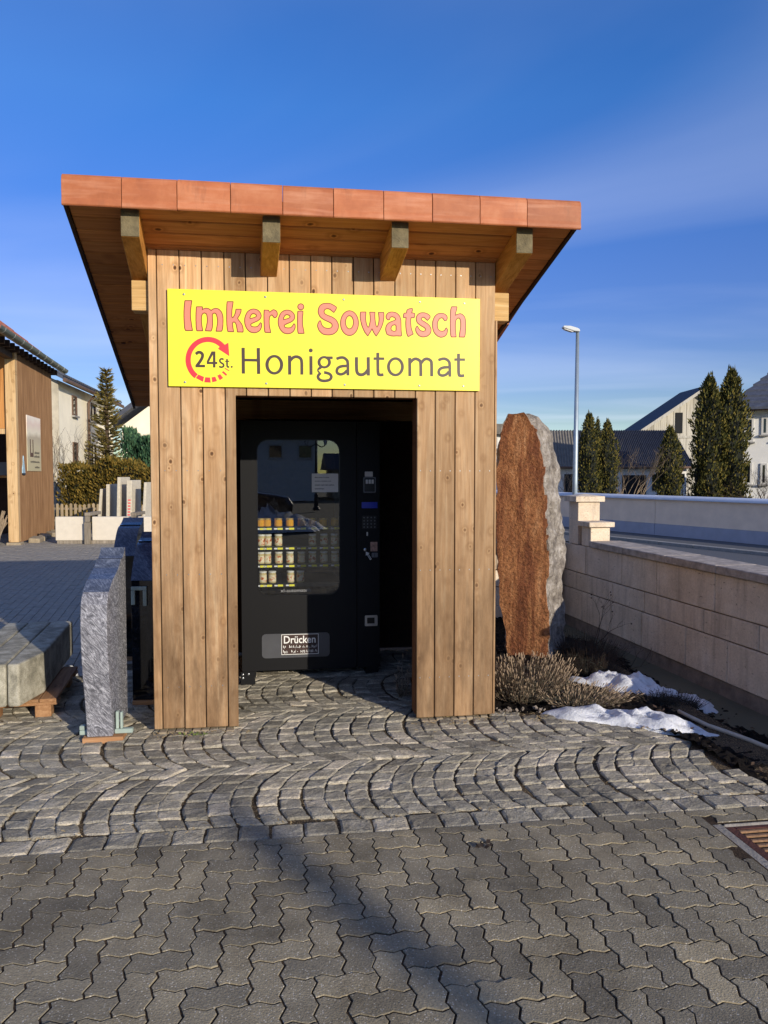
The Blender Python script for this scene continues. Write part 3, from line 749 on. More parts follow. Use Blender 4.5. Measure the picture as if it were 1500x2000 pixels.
# nail heads, two per board and batten
nm = MB()
for a, b in zip(UB[1:-1], UB[2:]):
    for w in (0.28, 0.98, 1.62, 2.86):
        if D0-0.05 < (a+b)/2 < D1+0.05 and w < 2.1: continue
        for t in (0.26, 0.76):
            nm.lathe([(0.0038, 0), (0.003, 0.0014)], 6, (0, 0, 0))
            q = nm.v[-12:]; nm.v[-12:] = [(a+(b-a)*t + x, -0.0006 - z, w + rnd.gauss(0, .0008) + y) for x, y, z in q]
K.part(nm, 'nail_heads', M_STEEL, kind='stuff')
GLY_FILL = [["2243 26420;2238 26411;2224 26317;2198 26068;2185 25879;2178 25690;2177 25455;2182 25213;2195 24944;2210 24809;2241 24716;2255 24691;2261 24689;2594 24698;2600 24699;2604 24712;2560 24994;2516 25323;2506 25458;2500 25639;2502 25760;2515 25909;2550 26193;2586 26429"],
["2919 26073;2906 25970;2892 25767;2881 25308;2890 24856;2901 24782;2923 24695;2936 24691;3002 24691;3203 24699;3210 24703;3165 24979;3150 25174;3145 25356;3155 25492;3172 25600;3202 25669;3242 25724;3275 25746;3335 25770;3362 25773;3408 25765;3448 25744;3495 25701;3519 25664;3528 25631;3546 25516;3555 25422;3557 25307;3551 25219;3528 25070;3443 24707;3718 24698;3729 24703;3744 24730;3757 24764;3780 24860;3803 25003;3808 25226;3801 25483;3795 25591;3798 25639;3821 25707;3836 25728;3856 25745;3890 25766;3924 25780;3984 25780;4011 25772;4028 25760;4085 25701;4108 25648;4145 25486;4160 25365;4164 25236;4156 25141;4135 25012;4106 24848;4072 24698;4349 24705;4369 24740;4382 24781;4420 25019;4429 25182;4432 25352;4428 25501;4420 25589;4393 25703;4367 25770;4336 25830;4267 25912;4194 25973;4147 25995;4087 26010;4033 26014;3986 26006;3879 25966;3839 25937;3777 25881;3757 25874;3737 25883;3663 25945;3625 25968;3545 25998;3478 26007;3424 25999;3357 25979;3310 25952;3236 25899;3223 25898;3211 25905;3206 25918;3222 26040;3214 26080"],
["4746 26436;4740 26420;4728 26318;4717 26095;4708 25362;4715 25104;4727 24908;4748 24773;4766 24698;4769 24693;4783 24691;4850 24690;5046 24692;5052 24699;5025 24841;5007 24977;4996 25092;4998 25146;5008 25208;5020 25235;5060 25263;5112 25281;5159 25269;5205 25240;5231 25200;5263 25133;5280 25072;5315 24896;5342 24686;5623 24687;5632 24748;5630 24823;5604 24979;5585 25040;5557 25100;5490 25213;5403 25316;5350 25392;5321 25441;5307 25488;5319 25522;5433 25702;5464 25771;5510 25901;5520 26003;5267 25998;5253 25907;5233 25825;5196 25709;5169 25647;5115 25555;5081 25509;5056 25494;5020 25482;5006 25479;4993 25484;4966 25539;4955 25586;4963 25892;4975 26021;5023 26300;5043 26443"],
["6272 26039;6198 26023;6102 25987;6041 25949;5986 25904;5938 25851;5916 25817;5874 25734;5837 25644;5811 25562;5789 25446;5782 25364;5784 25282;5793 25201;5810 25123;5836 25041;5871 24958;5913 24884;5963 24821;6031 24754;6088 24711;6152 24685;6227 24670;6295 24663;6356 24664;6417 24674;6472 24691;6561 24741;6629 24793;6668 24842;6706 24916;6736 24994;6748 25063;6740 25193;6715 25214;6708 25214;6658 25129;6594 25052;6550 25009;6522 24991;6495 24980;6427 24965;6359 24959;6257 24966;6148 24995;6129 25012;6108 25049;6091 25093;6089 25120;6106 25162;6128 25189;6252 25256;6498 25368;6566 25411;6642 25477;6683 25525;6706 25574;6722 25636;6727 25684;6724 25711;6696 25805;6667 25859;6599 25932;6537 25982;6476 26012;6374 26037", "6243 25813;6215 25805;6182 25786;6149 25755;6115 25714;6053 25582;6047 25562;6045 25528;6057 25468;6064 25460;6077 25457;6268 25501;6370 25538;6445 25575;6485 25622;6499 25650;6504 25670;6494 25698;6470 25738;6454 25759;6427 25780;6332 25815;6291 25820"],
["7496 26033;7469 26020;7407 25979;7373 25953;7316 25896;7290 25884;7249 25888;7224 25900;7189 25995;6970 25999;6966 25995;6953 25783;6953 25346;6969 24902;6996 24732;7006 24705;7022 24702;7282 24698;7289 24699;7290 24706;7280 24774;7225 25026;7208 25237;7205 25340;7210 25435;7224 25566;7237 25621;7268 25683;7293 25718;7337 25748;7371 25763;7392 25767;7426 25760;7460 25742;7476 25723;7522 25649;7565 25610;7582 25611;7624 25628;7644 25645;7683 25702;7700 25750;7704 25805;7701 25860;7692 25894;7661 25947;7633 25983;7606 26003;7558 26023"],
["8307 26038;8231 26022;8135 25986;8073 25947;8017 25902;7969 25849;7946 25814;7904 25731;7867 25641;7841 25558;7819 25441;7812 25358;7814 25276;7824 25194;7841 25116;7868 25034;7903 24950;7946 24875;7997 24812;8065 24745;8123 24702;8188 24676;8264 24660;8333 24653;8395 24655;8457 24664;8512 24682;8602 24731;8671 24784;8710 24834;8748 24908;8778 24987;8791 25056;8782 25186;8756 25207;8750 25207;8699 25122;8635 25045;8590 25001;8562 24983;8534 24972;8465 24957;8396 24951;8293 24958;8183 24988;8164 25005;8142 25042;8125 25086;8124 25113;8141 25155;8163 25183;8288 25249;8537 25363;8606 25406;8682 25472;8724 25521;8747 25570;8763 25632;8768 25680;8764 25707;8736 25803;8707 25857;8638 25930;8575 25980;8513 26011;8410 26036", "8278 25811;8249 25802;8216 25783;8182 25752;8148 25710;8086 25578;8079 25558;8078 25523;8090 25464;8098 25455;8111 25452;8303 25497;8407 25534;8483 25570;8523 25618;8537 25646;8542 25667;8532 25695;8508 25734;8491 25756;8463 25777;8367 25813;8326 25817"],
["9146 26443;9118 26434;9083 26415;9045 26378;9033 26357;9019 26315;9018 26260;9031 26219;9044 26199;9082 26162;9116 26146;9144 26139;9199 26141;9241 26156;9262 26169;9296 26205;9319 26249;9325 26276;9325 26318;9306 26372;9284 26402;9263 26419;9215 26441", "9019 25993;9000 25793;8992 25312;8999 24892;9024 24714;9029 24694;9039 24689;9323 24702;9333 24708;9313 24832;9260 25085;9242 25277;9238 25552;9247 25669;9271 25869;9272 25993;9268 26000"],
["10715 26523;10603 26508;10526 26487;10436 26431;10401 26402;10356 26353;10335 26318;10304 26242;10272 26124;10267 26027;10282 25931;10309 25863;10351 25781;10398 25715;10426 25690;10516 25626;10662 25542;10767 25496;10934 25431;10969 25415;11023 25379;11079 25332;11113 25292;11126 25244;11128 25188;11120 25140;11095 25097;11038 25037;10996 25015;10891 24993;10821 24989;10744 24998;10660 25017;10591 25045;10563 25063;10525 25096;10472 25154;10427 25218;10412 25252;10376 25403;10366 25423;10355 25440;10348 25443;10320 25418;10284 25359;10258 25303;10237 25233;10227 25178;10226 25150;10234 25102;10284 24958;10333 24870;10394 24802;10436 24765;10514 24709;10554 24686;10596 24671;10652 24659;10806 24644;10952 24653;11106 24685;11191 24723;11261 24772;11303 24807;11356 24862;11381 24897;11420 24974;11447 25051;11458 25093;11464 25163;11457 25253;11430 25349;11368 25466;11312 25540;11277 25572;11208 25624;11082 25696;10984 25735;10782 25802;10663 25868;10622 25902;10605 25927;10584 25981;10574 26029;10573 26057;10587 26105;10611 26154;10637 26188;10658 26204;10707 26228;10790 26251;10881 26245;10972 26219;11035 26177;11146 26086;11202 26050;11209 26051;11310 26203;11335 26273;11343 26314;11340 26321;11273 26371;11189 26420;11064 26482;10987 26512;10882 26527"],
["12149 26107;12065 26089;12008 26065;11952 26030;11903 25991;11853 25942;11812 25890;11771 25826;11735 25756;11707 25686;11682 25602;11656 25449;11652 25366;11655 25283;11665 25200;11681 25124;11706 25041;11734 24973;11770 24904;11808 24847;11851 24795;11900 24748;11949 24712;12012 24678;12061 24660;12117 24648;12209 24647;12294 24665;12350 24688;12407 24722;12458 24762;12502 24805;12554 24869;12591 24927;12627 24996;12657 25074;12679 25144;12697 25231;12707 25311;12710 25395;12707 25478;12698 25554;12680 25637;12659 25706;12626 25788;12594 25850;12553 25911;12508 25964;12459 26010;12409 26046;12353 26076;12297 26097;12240 26108", "12155 25859;12134 25855;12092 25838;12050 25808;12008 25764;11979 25724;11955 25679;11931 25616;11914 25553;11904 25483;11904 25359;11914 25290;11930 25228;11951 25173;11976 25125;12011 25077;12048 25042;12090 25015;12139 24998;12182 24995;12203 24998;12224 25001;12266 25018;12309 25046;12349 25086;12384 25136;12410 25185;12429 25235;12448 25304;12457 25367;12461 25443;12449 25561;12434 25623;12411 25685;12381 25740;12351 25780;12317 25812;12275 25841;12226 25858;12184 25863"],
["12906 26056;12899 26046;12890 25969;12882 25774;12904 25601;12932 25463;12974 25304;13028 25153;13108 24974;13159 24878;13187 24836;13313 24679;13322 24669;13329 24672;13462 24885;13572 25091;13585 25101;13599 25102;13614 25092;13745 24823;13798 24748;13862 24672;14027 24928;14137 25134;14206 25296;14276 25528;14295 25626;14310 25787;14314 25920;14307 26066;14304 26073;14197 26070;14040 26065;14035 26058;14068 25767;14070 25641;14064 25557;14037 25410;14005 25284;13981 25234;13936 25163;13926 25152;13912 25148;13897 25154;13862 25189;13823 25244;13781 25438;13756 25604;13744 25771;13742 25904;13750 26064;13484 26063;13514 25786;13517 25646;13507 25514;13485 25395;13438 25205;13428 25184;13405 25156;13379 25130;13365 25124;13315 25139;13287 25167;13228 25304;13190 25456;13167 25602;13163 25699;13167 25880;13182 26061"],
["14790 26110;14719 26096;14669 26074;14607 26035;14576 26000;14533 25924;14514 25871;14516 25795;14526 25761;14535 25746;14575 25705;14619 25671;14669 25680;14678 25687;14716 25807;14733 25834;14754 25847;14804 25864;14862 25876;14890 25876;14976 25853;15055 25817;15075 25797;15098 25757;15115 25714;15118 25693;15098 25650;15055 25607;14862 25532;14712 25462;14635 25407;14560 25321;14528 25264;14515 25229;14496 25151;14488 25074;14493 24997;14527 24858;14548 24801;14558 24782;14576 24766;14676 24722;14791 24691;14955 24681;15127 24695;15414 24692;15429 24699;15445 24721;15416 24938;15408 25035;15395 25624;15379 25714;15337 25839;15300 25908;15248 25968;15183 26023;15119 26064;15048 26088;14954 26106;14862 26114", "14969 25374;14891 25341;14833 25297;14805 25251;14782 25201;14766 25152;14763 25124;14773 25054;14786 25019;14802 24999;14844 24965;14891 24938;14912 24929;14955 24922;15048 24922;15084 24934;15113 24959;15139 24993;15147 25015;15149 25043;15148 25267;15146 25295;15138 25316;15102 25357;15070 25378;15034 25382"],
["16078 26370;15955 26343;15891 26315;15855 26292;15838 26264;15791 26081;15762 26069;15661 26069;15626 26013;15612 25978;15609 25957;15611 25851;15769 25846;15786 25829;15769 25618;15763 25470;15775 25197;15796 25015;15842 24799;15870 24729;15900 24682;15908 24679;15970 24711;16174 24821;16079 25079;16045 25211;16027 25415;16017 25618;16023 25709;16043 25829;16050 25846;16064 25855;16244 25854;16264 25919;16281 26004;16274 26053;16262 26081;16100 26092;16082 26103;16079 26117;16131 26308;16121 26373;16113 26377"],
["16775 26126;16703 26114;16638 26092;16549 26028;16487 25963;16461 25913;16436 25807;16433 25736;16446 25666;16473 25590;16491 25555;16510 25528;16538 25500;16618 25439;16748 25353;16937 25253;16976 25224;17007 25182;17028 25141;17034 25120;17026 25084;17006 25042;16981 25009;16916 24978;16865 24965;16836 24964;16784 24972;16713 24992;16655 25019;16619 25050;16522 25170;16467 25261;16460 25266;16441 25245;16413 25188;16392 25117;16407 25026;16442 24928;16489 24859;16547 24791;16605 24739;16642 24718;16721 24690;16794 24675;16880 24672;16982 24689;17076 24717;17147 24756;17247 24851;17294 24915;17317 24986;17328 25064;17329 25106;17318 25170;17299 25216;17258 25295;17205 25367;17132 25430;16972 25537;16755 25655;16719 25702;16692 25772;16697 25793;16720 25829;16754 25868;16776 25884;16819 25894;16892 25895;16921 25888;16958 25864;17117 25722;17124 25724;17256 25872;17263 25922;17257 25964;17217 25998;17145 26048;17101 26074;17043 26099;16920 26126;16855 26130"],
["17970 26126;17832 26094;17767 26066;17732 26042;17672 25986;17617 25919;17578 25854;17540 25768;17496 25619;17481 25527;17475 25421;17480 25323;17496 25218;17512 25147;17546 25035;17569 24987;17625 24905;17698 24827;17771 24765;17844 24724;17932 24692;18005 24679;18041 24683;18136 24707;18231 24746;18275 24779;18318 24836;18368 24937;18383 25008;18388 25135;18360 25194;18346 25210;18324 25191;18266 25083;18229 25051;18149 25016;18069 25002;17974 25012;17901 25039;17821 25100;17789 25141;17776 25168;17750 25260;17733 25351;17730 25435;17738 25520;17755 25605;17779 25676;17819 25748;17872 25820;17920 25858;17993 25892;18037 25899;18080 25892;18124 25877;18146 25862;18208 25766;18248 25718;18256 25717;18300 25727;18321 25739;18349 25784;18371 25841;18369 25912;18352 25975;18316 26016;18256 26064;18198 26097;18138 26116;18065 26128"],
["18712 26557;18698 26549;18686 26513;18661 26414;18642 26307;18634 26180;18626 25834;18627 25360;18641 24971;18653 24844;18672 24767;18689 24718;18764 24715;18952 24724;18917 25014;18903 25226;18897 25424;18905 25545;18926 25715;18942 25766;18978 25823;19015 25864;19044 25887;19088 25907;19132 25919;19154 25920;19172 25913;19232 25865;19263 25823;19279 25767;19299 25647;19304 25506;19300 25350;19289 25236;19211 24731;19498 24726;19509 24745;19527 24803;19546 24895;19561 25052;19570 25322;19565 25648;19549 25789;19530 25881;19519 25916;19489 25971;19422 26055;19398 26075;19351 26104;19263 26135;19233 26138;19175 26126;19036 26076;18934 26021;18910 26026;18902 26040;18902 26075;18911 26216;18981 26423;18997 26558;18990 26564"]]
GLY_EDGE = [["2297 26481;2217 26475;2198 26464;2190 26451;2175 26376;2145 26120;2125 25817;2120 25527;2125 25204;2147 24828;2164 24754;2189 24687;2208 24654;2231 24634;2280 24630;2586 24640;2646 24645;2662 24659;2667 24680;2625 24948;2580 25271;2563 25459;2557 25641;2560 25762;2573 25911;2607 26188;2649 26458;2640 26478;2615 26488"],
["2953 26133;2886 26127;2873 26118;2864 26103;2849 25968;2832 25712;2823 25314;2831 24889;2837 24815;2853 24727;2871 24667;2889 24641;2902 24635;2942 24632;3235 24642;3256 24647;3270 24664;3273 24684;3222 24994;3208 25176;3202 25351;3212 25487;3228 25588;3252 25643;3287 25687;3334 25709;3368 25714;3406 25701;3450 25662;3464 25642;3470 25622;3494 25461;3499 25339;3489 25184;3446 24966;3377 24687;3380 24667;3390 24653;3409 24647;3730 24640;3757 24650;3776 24670;3795 24705;3812 24746;3855 24950;3864 25052;3866 25268;3853 25613;3866 25668;3876 25686;3889 25699;3923 25719;3943 25724;3983 25719;4027 25679;4043 25657;4052 25632;4088 25476;4103 25356;4106 25234;4098 25146;4079 25024;4042 24826;4008 24683;4008 24663;4019 24647;4039 24638;4328 24645;4368 24649;4388 24663;4402 24680;4423 24721;4437 24762;4458 24871;4477 25014;4490 25306;4483 25550;4462 25678;4419 25799;4381 25870;4305 25958;4248 26008;4194 26040;4128 26061;4061 26072;4027 26071;3973 26062;3879 26030;3826 26000;3758 25943;3698 25993;3667 26013;3592 26045;3512 26065;3452 26063;3392 26051;3338 26033;3278 25999;3280 26049;3274 26089;3262 26122;3246 26137;3206 26140"],
["4753 26495;4720 26492;4707 26487;4695 26473;4688 26452;4668 26289;4655 25978;4649 25455;4657 25103;4675 24852;4692 24751;4714 24670;4735 24640;4782 24632;5086 24635;5099 24639;5113 24653;5118 24674;5082 24856;5054 25100;5065 25196;5078 25207;5112 25222;5145 25210;5165 25194;5190 25151;5215 25091;5264 24847;5283 24671;5297 24637;5315 24629;5349 24626;5647 24628;5663 24633;5676 24647;5685 24695;5691 24777;5684 24865;5661 24994;5638 25067;5606 25136;5556 25223;5433 25376;5367 25483;5371 25496;5484 25676;5535 25793;5559 25862;5572 25917;5579 26005;5576 26046;5565 26059;5545 26065;5275 26058;5241 26055;5227 26049;5211 26021;5191 25892;5155 25769;5131 25700;5098 25638;5051 25562;5040 25551;5027 25546;5015 25581;5013 25615;5025 25955;5042 26077;5081 26295;5103 26479;5090 26498;5070 26504"],
["6300 26100;6225 26090;6144 26067;6075 26039;6007 25996;5940 25940;5890 25884;5864 25842;5822 25760;5782 25663;5754 25574;5731 25451;5724 25362;5726 25274;5742 25152;5766 25064;5798 24976;5840 24889;5890 24815;5956 24742;6024 24682;6064 24656;6131 24630;6214 24612;6294 24604;6390 24609;6465 24626;6554 24668;6629 24718;6691 24774;6716 24809;6759 24893;6784 24955;6801 25010;6807 25051;6806 25133;6796 25215;6785 25235;6770 25249;6708 25284;6688 25282;6674 25273;6624 25183;6591 25138;6530 25069;6502 25047;6482 25037;6386 25020;6298 25020;6183 25046;6173 25054;6159 25081;6148 25115;6170 25148;6279 25204;6525 25317;6593 25359;6655 25409;6710 25465;6746 25520;6772 25589;6784 25651;6782 25719;6751 25828;6716 25895;6642 25974;6571 26031;6504 26066;6422 26089", "6270 25759;6222 25744;6172 25695;6141 25639;6104 25550;6105 25525;6112 25523;6248 25556;6323 25582;6408 25620;6428 25641;6442 25669;6412 25715;6392 25731;6318 25758"],
["7497 26093;7463 26083;7394 26041;7338 25999;7277 25943;7268 25949;7239 26031;7223 26047;7209 26053;6943 26058;6921 26048;6910 26028;6894 25788;6894 25345;6910 24894;6938 24717;6960 24663;6980 24648;7076 24641;7288 24639;7322 24640;7335 24645;7348 24659;7352 24673;7338 24789;7284 25034;7269 25191;7264 25341;7268 25430;7283 25560;7298 25616;7337 25679;7364 25697;7391 25707;7423 25694;7466 25622;7521 25567;7555 25549;7596 25554;7654 25578;7688 25606;7735 25676;7753 25718;7759 25745;7763 25834;7755 25895;7731 25949;7701 25996;7665 26036;7633 26057;7552 26086"],
["8335 26099;8259 26089;8176 26066;8108 26038;8039 25995;7971 25938;7921 25882;7894 25840;7851 25756;7811 25660;7783 25570;7760 25446;7753 25357;7755 25268;7772 25145;7796 25056;7829 24968;7872 24880;7922 24806;7989 24732;8058 24672;8099 24646;8167 24620;8251 24602;8332 24594;8429 24599;8505 24616;8595 24658;8671 24708;8733 24765;8759 24801;8802 24884;8827 24947;8844 25002;8850 25044;8849 25126;8839 25208;8827 25229;8812 25242;8750 25278;8729 25276;8715 25267;8665 25176;8632 25131;8569 25061;8542 25039;8521 25030;8424 25012;8335 25012;8218 25038;8208 25047;8194 25074;8183 25108;8205 25141;8315 25198;8564 25311;8633 25353;8696 25404;8751 25460;8788 25516;8813 25585;8825 25647;8824 25716;8792 25825;8756 25892;8681 25973;8610 26029;8541 26065;8458 26088", "8305 25756;8257 25741;8207 25691;8174 25636;8137 25546;8139 25521;8145 25519;8283 25552;8359 25578;8446 25616;8465 25637;8479 25665;8449 25712;8429 25728;8353 25755"],
["9174 26505;9139 26502;9097 26489;9049 26463;9020 26439;8997 26410;8977 26376;8959 26320;8956 26286;8967 26217;8992 26167;9018 26137;9075 26097;9109 26085;9164 26078;9206 26082;9240 26092;9289 26117;9323 26146;9346 26174;9373 26224;9384 26264;9386 26299;9375 26367;9351 26414;9325 26446;9298 26469;9264 26487;9215 26502", "8985 26048;8971 26039;8963 26025;8951 25936;8939 25750;8933 25461;8939 24891;8950 24788;8973 24672;8991 24638;9011 24630;9115 24632;9371 24647;9391 24662;9396 24689;9372 24847;9318 25101;9306 25210;9299 25355;9298 25554;9306 25664;9330 25864;9330 26036;9316 26054;9296 26060"],
["10771 26587;10638 26574;10541 26554;10467 26522;10366 26449;10307 26386;10266 26309;10232 26212;10208 26094;10209 25991;10225 25912;10275 25793;10323 25712;10356 25671;10393 25638;10478 25578;10634 25488;10941 25361;11013 25310;11048 25276;11062 25256;11067 25207;11063 25159;11031 25112;10989 25076;10919 25057;10849 25049;10793 25051;10716 25065;10647 25085;10618 25098;10569 25139;10514 25199;10481 25247;10469 25274;10430 25432;10382 25506;10362 25515;10341 25510;10296 25476;10268 25448;10204 25329;10179 25245;10168 25183;10169 25114;10208 24984;10254 24882;10279 24841;10351 24760;10436 24688;10484 24655;10533 24629;10589 24611;10638 24600;10742 24587;10903 24587;11015 24602;11078 24616;11169 24645;11211 24666;11261 24698;11344 24765;11405 24829;11430 24864;11458 24913;11493 24997;11508 25046;11522 25123;11523 25213;11511 25296;11500 25337;11443 25460;11390 25541;11356 25582;11320 25616;11243 25673;11110 25749;11005 25791;10809 25857;10719 25904;10678 25933;10658 25956;10642 25997;10634 26038;10636 26065;10649 26100;10669 26135;10683 26150;10727 26173;10769 26187;10797 26191;10839 26190;10895 26181;10944 26165;10994 26131;11125 26027;11195 25983;11223 25981;11244 25997;11364 26177;11386 26233;11400 26289;11404 26316;11400 26344;11364 26381;11273 26442;11140 26513;11049 26554;11001 26570;10931 26583;10854 26588"],
["12177 26170;12114 26163;12051 26147;11987 26120;11930 26087;11861 26033;11811 25984;11762 25923;11717 25852;11684 25789;11648 25698;11624 25621;11607 25537;11595 25447;11592 25364;11595 25274;11605 25191;11624 25101;11647 25026;11680 24944;11716 24875;11759 24810;11807 24753;11864 24699;11920 24658;11977 24627;12047 24601;12110 24588;12181 24584;12244 24591;12308 24607;12385 24640;12442 24674;12498 24718;12552 24772;12598 24829;12648 24906;12682 24974;12715 25054;12738 25131;12757 25222;12768 25306;12771 25396;12768 25480;12757 25570;12740 25653;12717 25728;12684 25811;12648 25879;12603 25947;12557 26001;12501 26055;12445 26096;12386 26128;12311 26155;12248 26168", "12148 25797;12120 25785;12092 25766;12063 25737;12032 25695;12006 25646;11975 25548;11965 25485;11962 25423;11965 25360;11973 25305;11989 25243;12008 25195;12055 25120;12090 25087;12118 25069;12154 25057;12182 25055;12210 25059;12245 25075;12299 25120;12330 25162;12355 25211;12387 25309;12397 25372;12400 25435;12397 25497;12389 25552;12372 25614;12353 25662;12306 25737;12275 25768;12240 25790;12212 25799;12183 25802"],
["12906 26116;12863 26108;12844 26079;12829 25974;12820 25807;12825 25724;12845 25586;12899 25344;12932 25234;12971 25130;13050 24951;13105 24848;13141 24794;13222 24691;13300 24600;13322 24590;13343 24593;13357 24605;13491 24816;13592 24992;13691 24794;13776 24675;13840 24599;13869 24594;13893 24610;14047 24845;14141 25008;14218 25164;14283 25333;14334 25509;14356 25621;14368 25733;14375 25873;14371 26040;14363 26110;14353 26124;14332 26133;14005 26124;13990 26120;13975 26105;13970 26084;14004 25793;14007 25604;13989 25478;13955 25331;13938 25282;13912 25236;13905 25234;13883 25261;13873 25294;13840 25453;13817 25613;13803 25863;13813 26094;13809 26107;13798 26121;13777 26127;13458 26125;13435 26117;13423 26103;13419 26089;13453 25784;13455 25652;13451 25561;13437 25463;13386 25246;13377 25218;13358 25193;13351 25190;13341 25196;13328 25223;13279 25347;13250 25472;13228 25610;13225 25798;13245 26084;13242 26105;13230 26118;13210 26124"],
["14826 26174;14733 26161;14676 26143;14597 26102;14541 26054;14491 25975;14455 25891;14451 25863;14452 25807;14471 25730;14505 25687;14555 25641;14590 25616;14619 25610;14683 25622;14719 25640;14736 25668;14774 25788;14840 25811;14869 25815;14897 25813;15005 25775;15026 25757;15055 25698;15036 25670;15019 25656;14838 25587;14726 25537;14655 25498;14619 25473;14562 25419;14490 25324;14470 25283;14447 25213;14435 25157;14426 25073;14426 25031;14442 24933;14489 24781;14512 24740;14536 24719;14612 24680;14741 24639;14855 24623;14984 24621;15135 24635;15429 24632;15450 24640;15479 24664;15501 24694;15508 24715;15478 24946;15470 25044;15457 25632;15440 25730;15392 25869;15351 25944;15292 26013;15219 26074;15148 26119;15105 26136;15012 26158;14890 26174", "15005 25319;14955 25307;14888 25267;14859 25224;14830 25153;14827 25104;14841 25049;14876 25018;14919 24992;14970 24981;15048 24983;15073 25006;15086 25027;15085 25279;15071 25300;15048 25320"],
["16135 26442;15934 26400;15862 26368;15811 26334;15792 26312;15780 26284;15744 26136;15740 26130;15661 26131;15625 26118;15600 26089;15571 26039;15551 25990;15547 25962;15549 25836;15553 25815;15561 25802;15582 25792;15721 25785;15702 25546;15701 25413;15714 25189;15734 25007;15771 24825;15789 24755;15804 24721;15836 24665;15872 24618;15900 24610;15929 24622;16203 24765;16228 24781;16241 24802;16238 24830;16138 25102;16107 25220;16084 25500;16081 25662;16100 25796;16244 25792;16273 25796;16290 25808;16304 25836;16323 25900;16340 25978;16343 26020;16325 26096;16301 26133;16265 26143;16164 26149;16154 26155;16187 26275;16193 26324;16172 26421;16160 26435"],
["16811 26190;16689 26172;16616 26148;16544 26103;16472 26038;16422 25975;16393 25904;16374 25812;16371 25728;16385 25651;16401 25602;16435 25526;16459 25491;16531 25426;16673 25328;16756 25277;16923 25189;16944 25163;16970 25118;16961 25090;16937 25052;16901 25037;16858 25026;16793 25033;16706 25062;16670 25088;16620 25144;16549 25241;16503 25331;16488 25342;16474 25346;16445 25334;16409 25302;16387 25274;16343 25179;16330 25122;16345 25017;16370 24934;16408 24864;16466 24788;16538 24713;16577 24683;16656 24646;16743 24621;16837 24610;16939 24619;17040 24641;17098 24660;17141 24680;17178 24703;17265 24780;17322 24847;17349 24888;17378 24974;17391 25066;17388 25150;17360 25234;17313 25325;17255 25405;17175 25475;17045 25564;16965 25614;16798 25701;16776 25727;16756 25774;16784 25810;16805 25830;16849 25836;16892 25832;16946 25793;17095 25656;17110 25649;17131 25650;17146 25659;17221 25737;17312 25846;17321 25874;17326 25923;17321 25973;17313 25993;17288 26021;17224 26070;17101 26143;16978 26178;16898 26189"],
["17999 26191;17912 26178;17817 26153;17737 26119;17701 26095;17631 26032;17571 25960;17542 25916;17502 25838;17461 25731;17434 25632;17419 25533;17412 25420;17417 25314;17435 25202;17466 25076;17488 25013;17513 24957;17575 24867;17655 24782;17733 24715;17779 24687;17866 24648;17954 24624;18005 24618;18100 24633;18209 24669;18289 24709;18321 24737;18374 24809;18427 24917;18445 24995;18452 25080;18451 25144;18443 25172;18389 25266;18379 25276;18362 25283;18338 25279;18277 25231;18207 25109;18156 25083;18091 25064;18018 25067;17945 25086;17908 25109;17868 25143;17845 25170;17835 25191;17813 25268;17796 25360;17793 25430;17801 25515;17816 25593;17835 25650;17871 25714;17920 25783;17971 25817;18022 25837;18088 25825;18106 25813;18146 25743;18198 25679;18227 25657;18256 25656;18322 25671;18362 25693;18405 25758;18434 25836;18431 25921;18414 25991;18386 26035;18329 26087;18261 26135;18196 26164;18116 26183"],
["18762 26622;18675 26613;18660 26604;18642 26576;18598 26419;18579 26313;18574 26256;18562 25740;18568 25203;18585 24864;18601 24786;18624 24709;18638 24681;18654 24662;18669 24656;18698 24654;18984 24663;19006 24671;19019 24690;18980 25023;18966 25228;18961 25426;18973 25596;18993 25724;19010 25760;19042 25803;19081 25838;19139 25858;19172 25835;19203 25801;19217 25751;19236 25639;19241 25462;19237 25355;19226 25242;19144 24708;19145 24693;19153 24680;19175 24668;19417 24664;19520 24666;19535 24673;19551 24690;19579 24754;19604 24854;19620 24997;19631 25174;19633 25416;19628 25657;19611 25805;19578 25939;19540 26008;19467 26098;19409 26143;19306 26188;19240 26200;19196 26194;19072 26155;18969 26112;18967 26147;18975 26211;19044 26418;19058 26525;19059 26602;19048 26617;19026 26625"]]
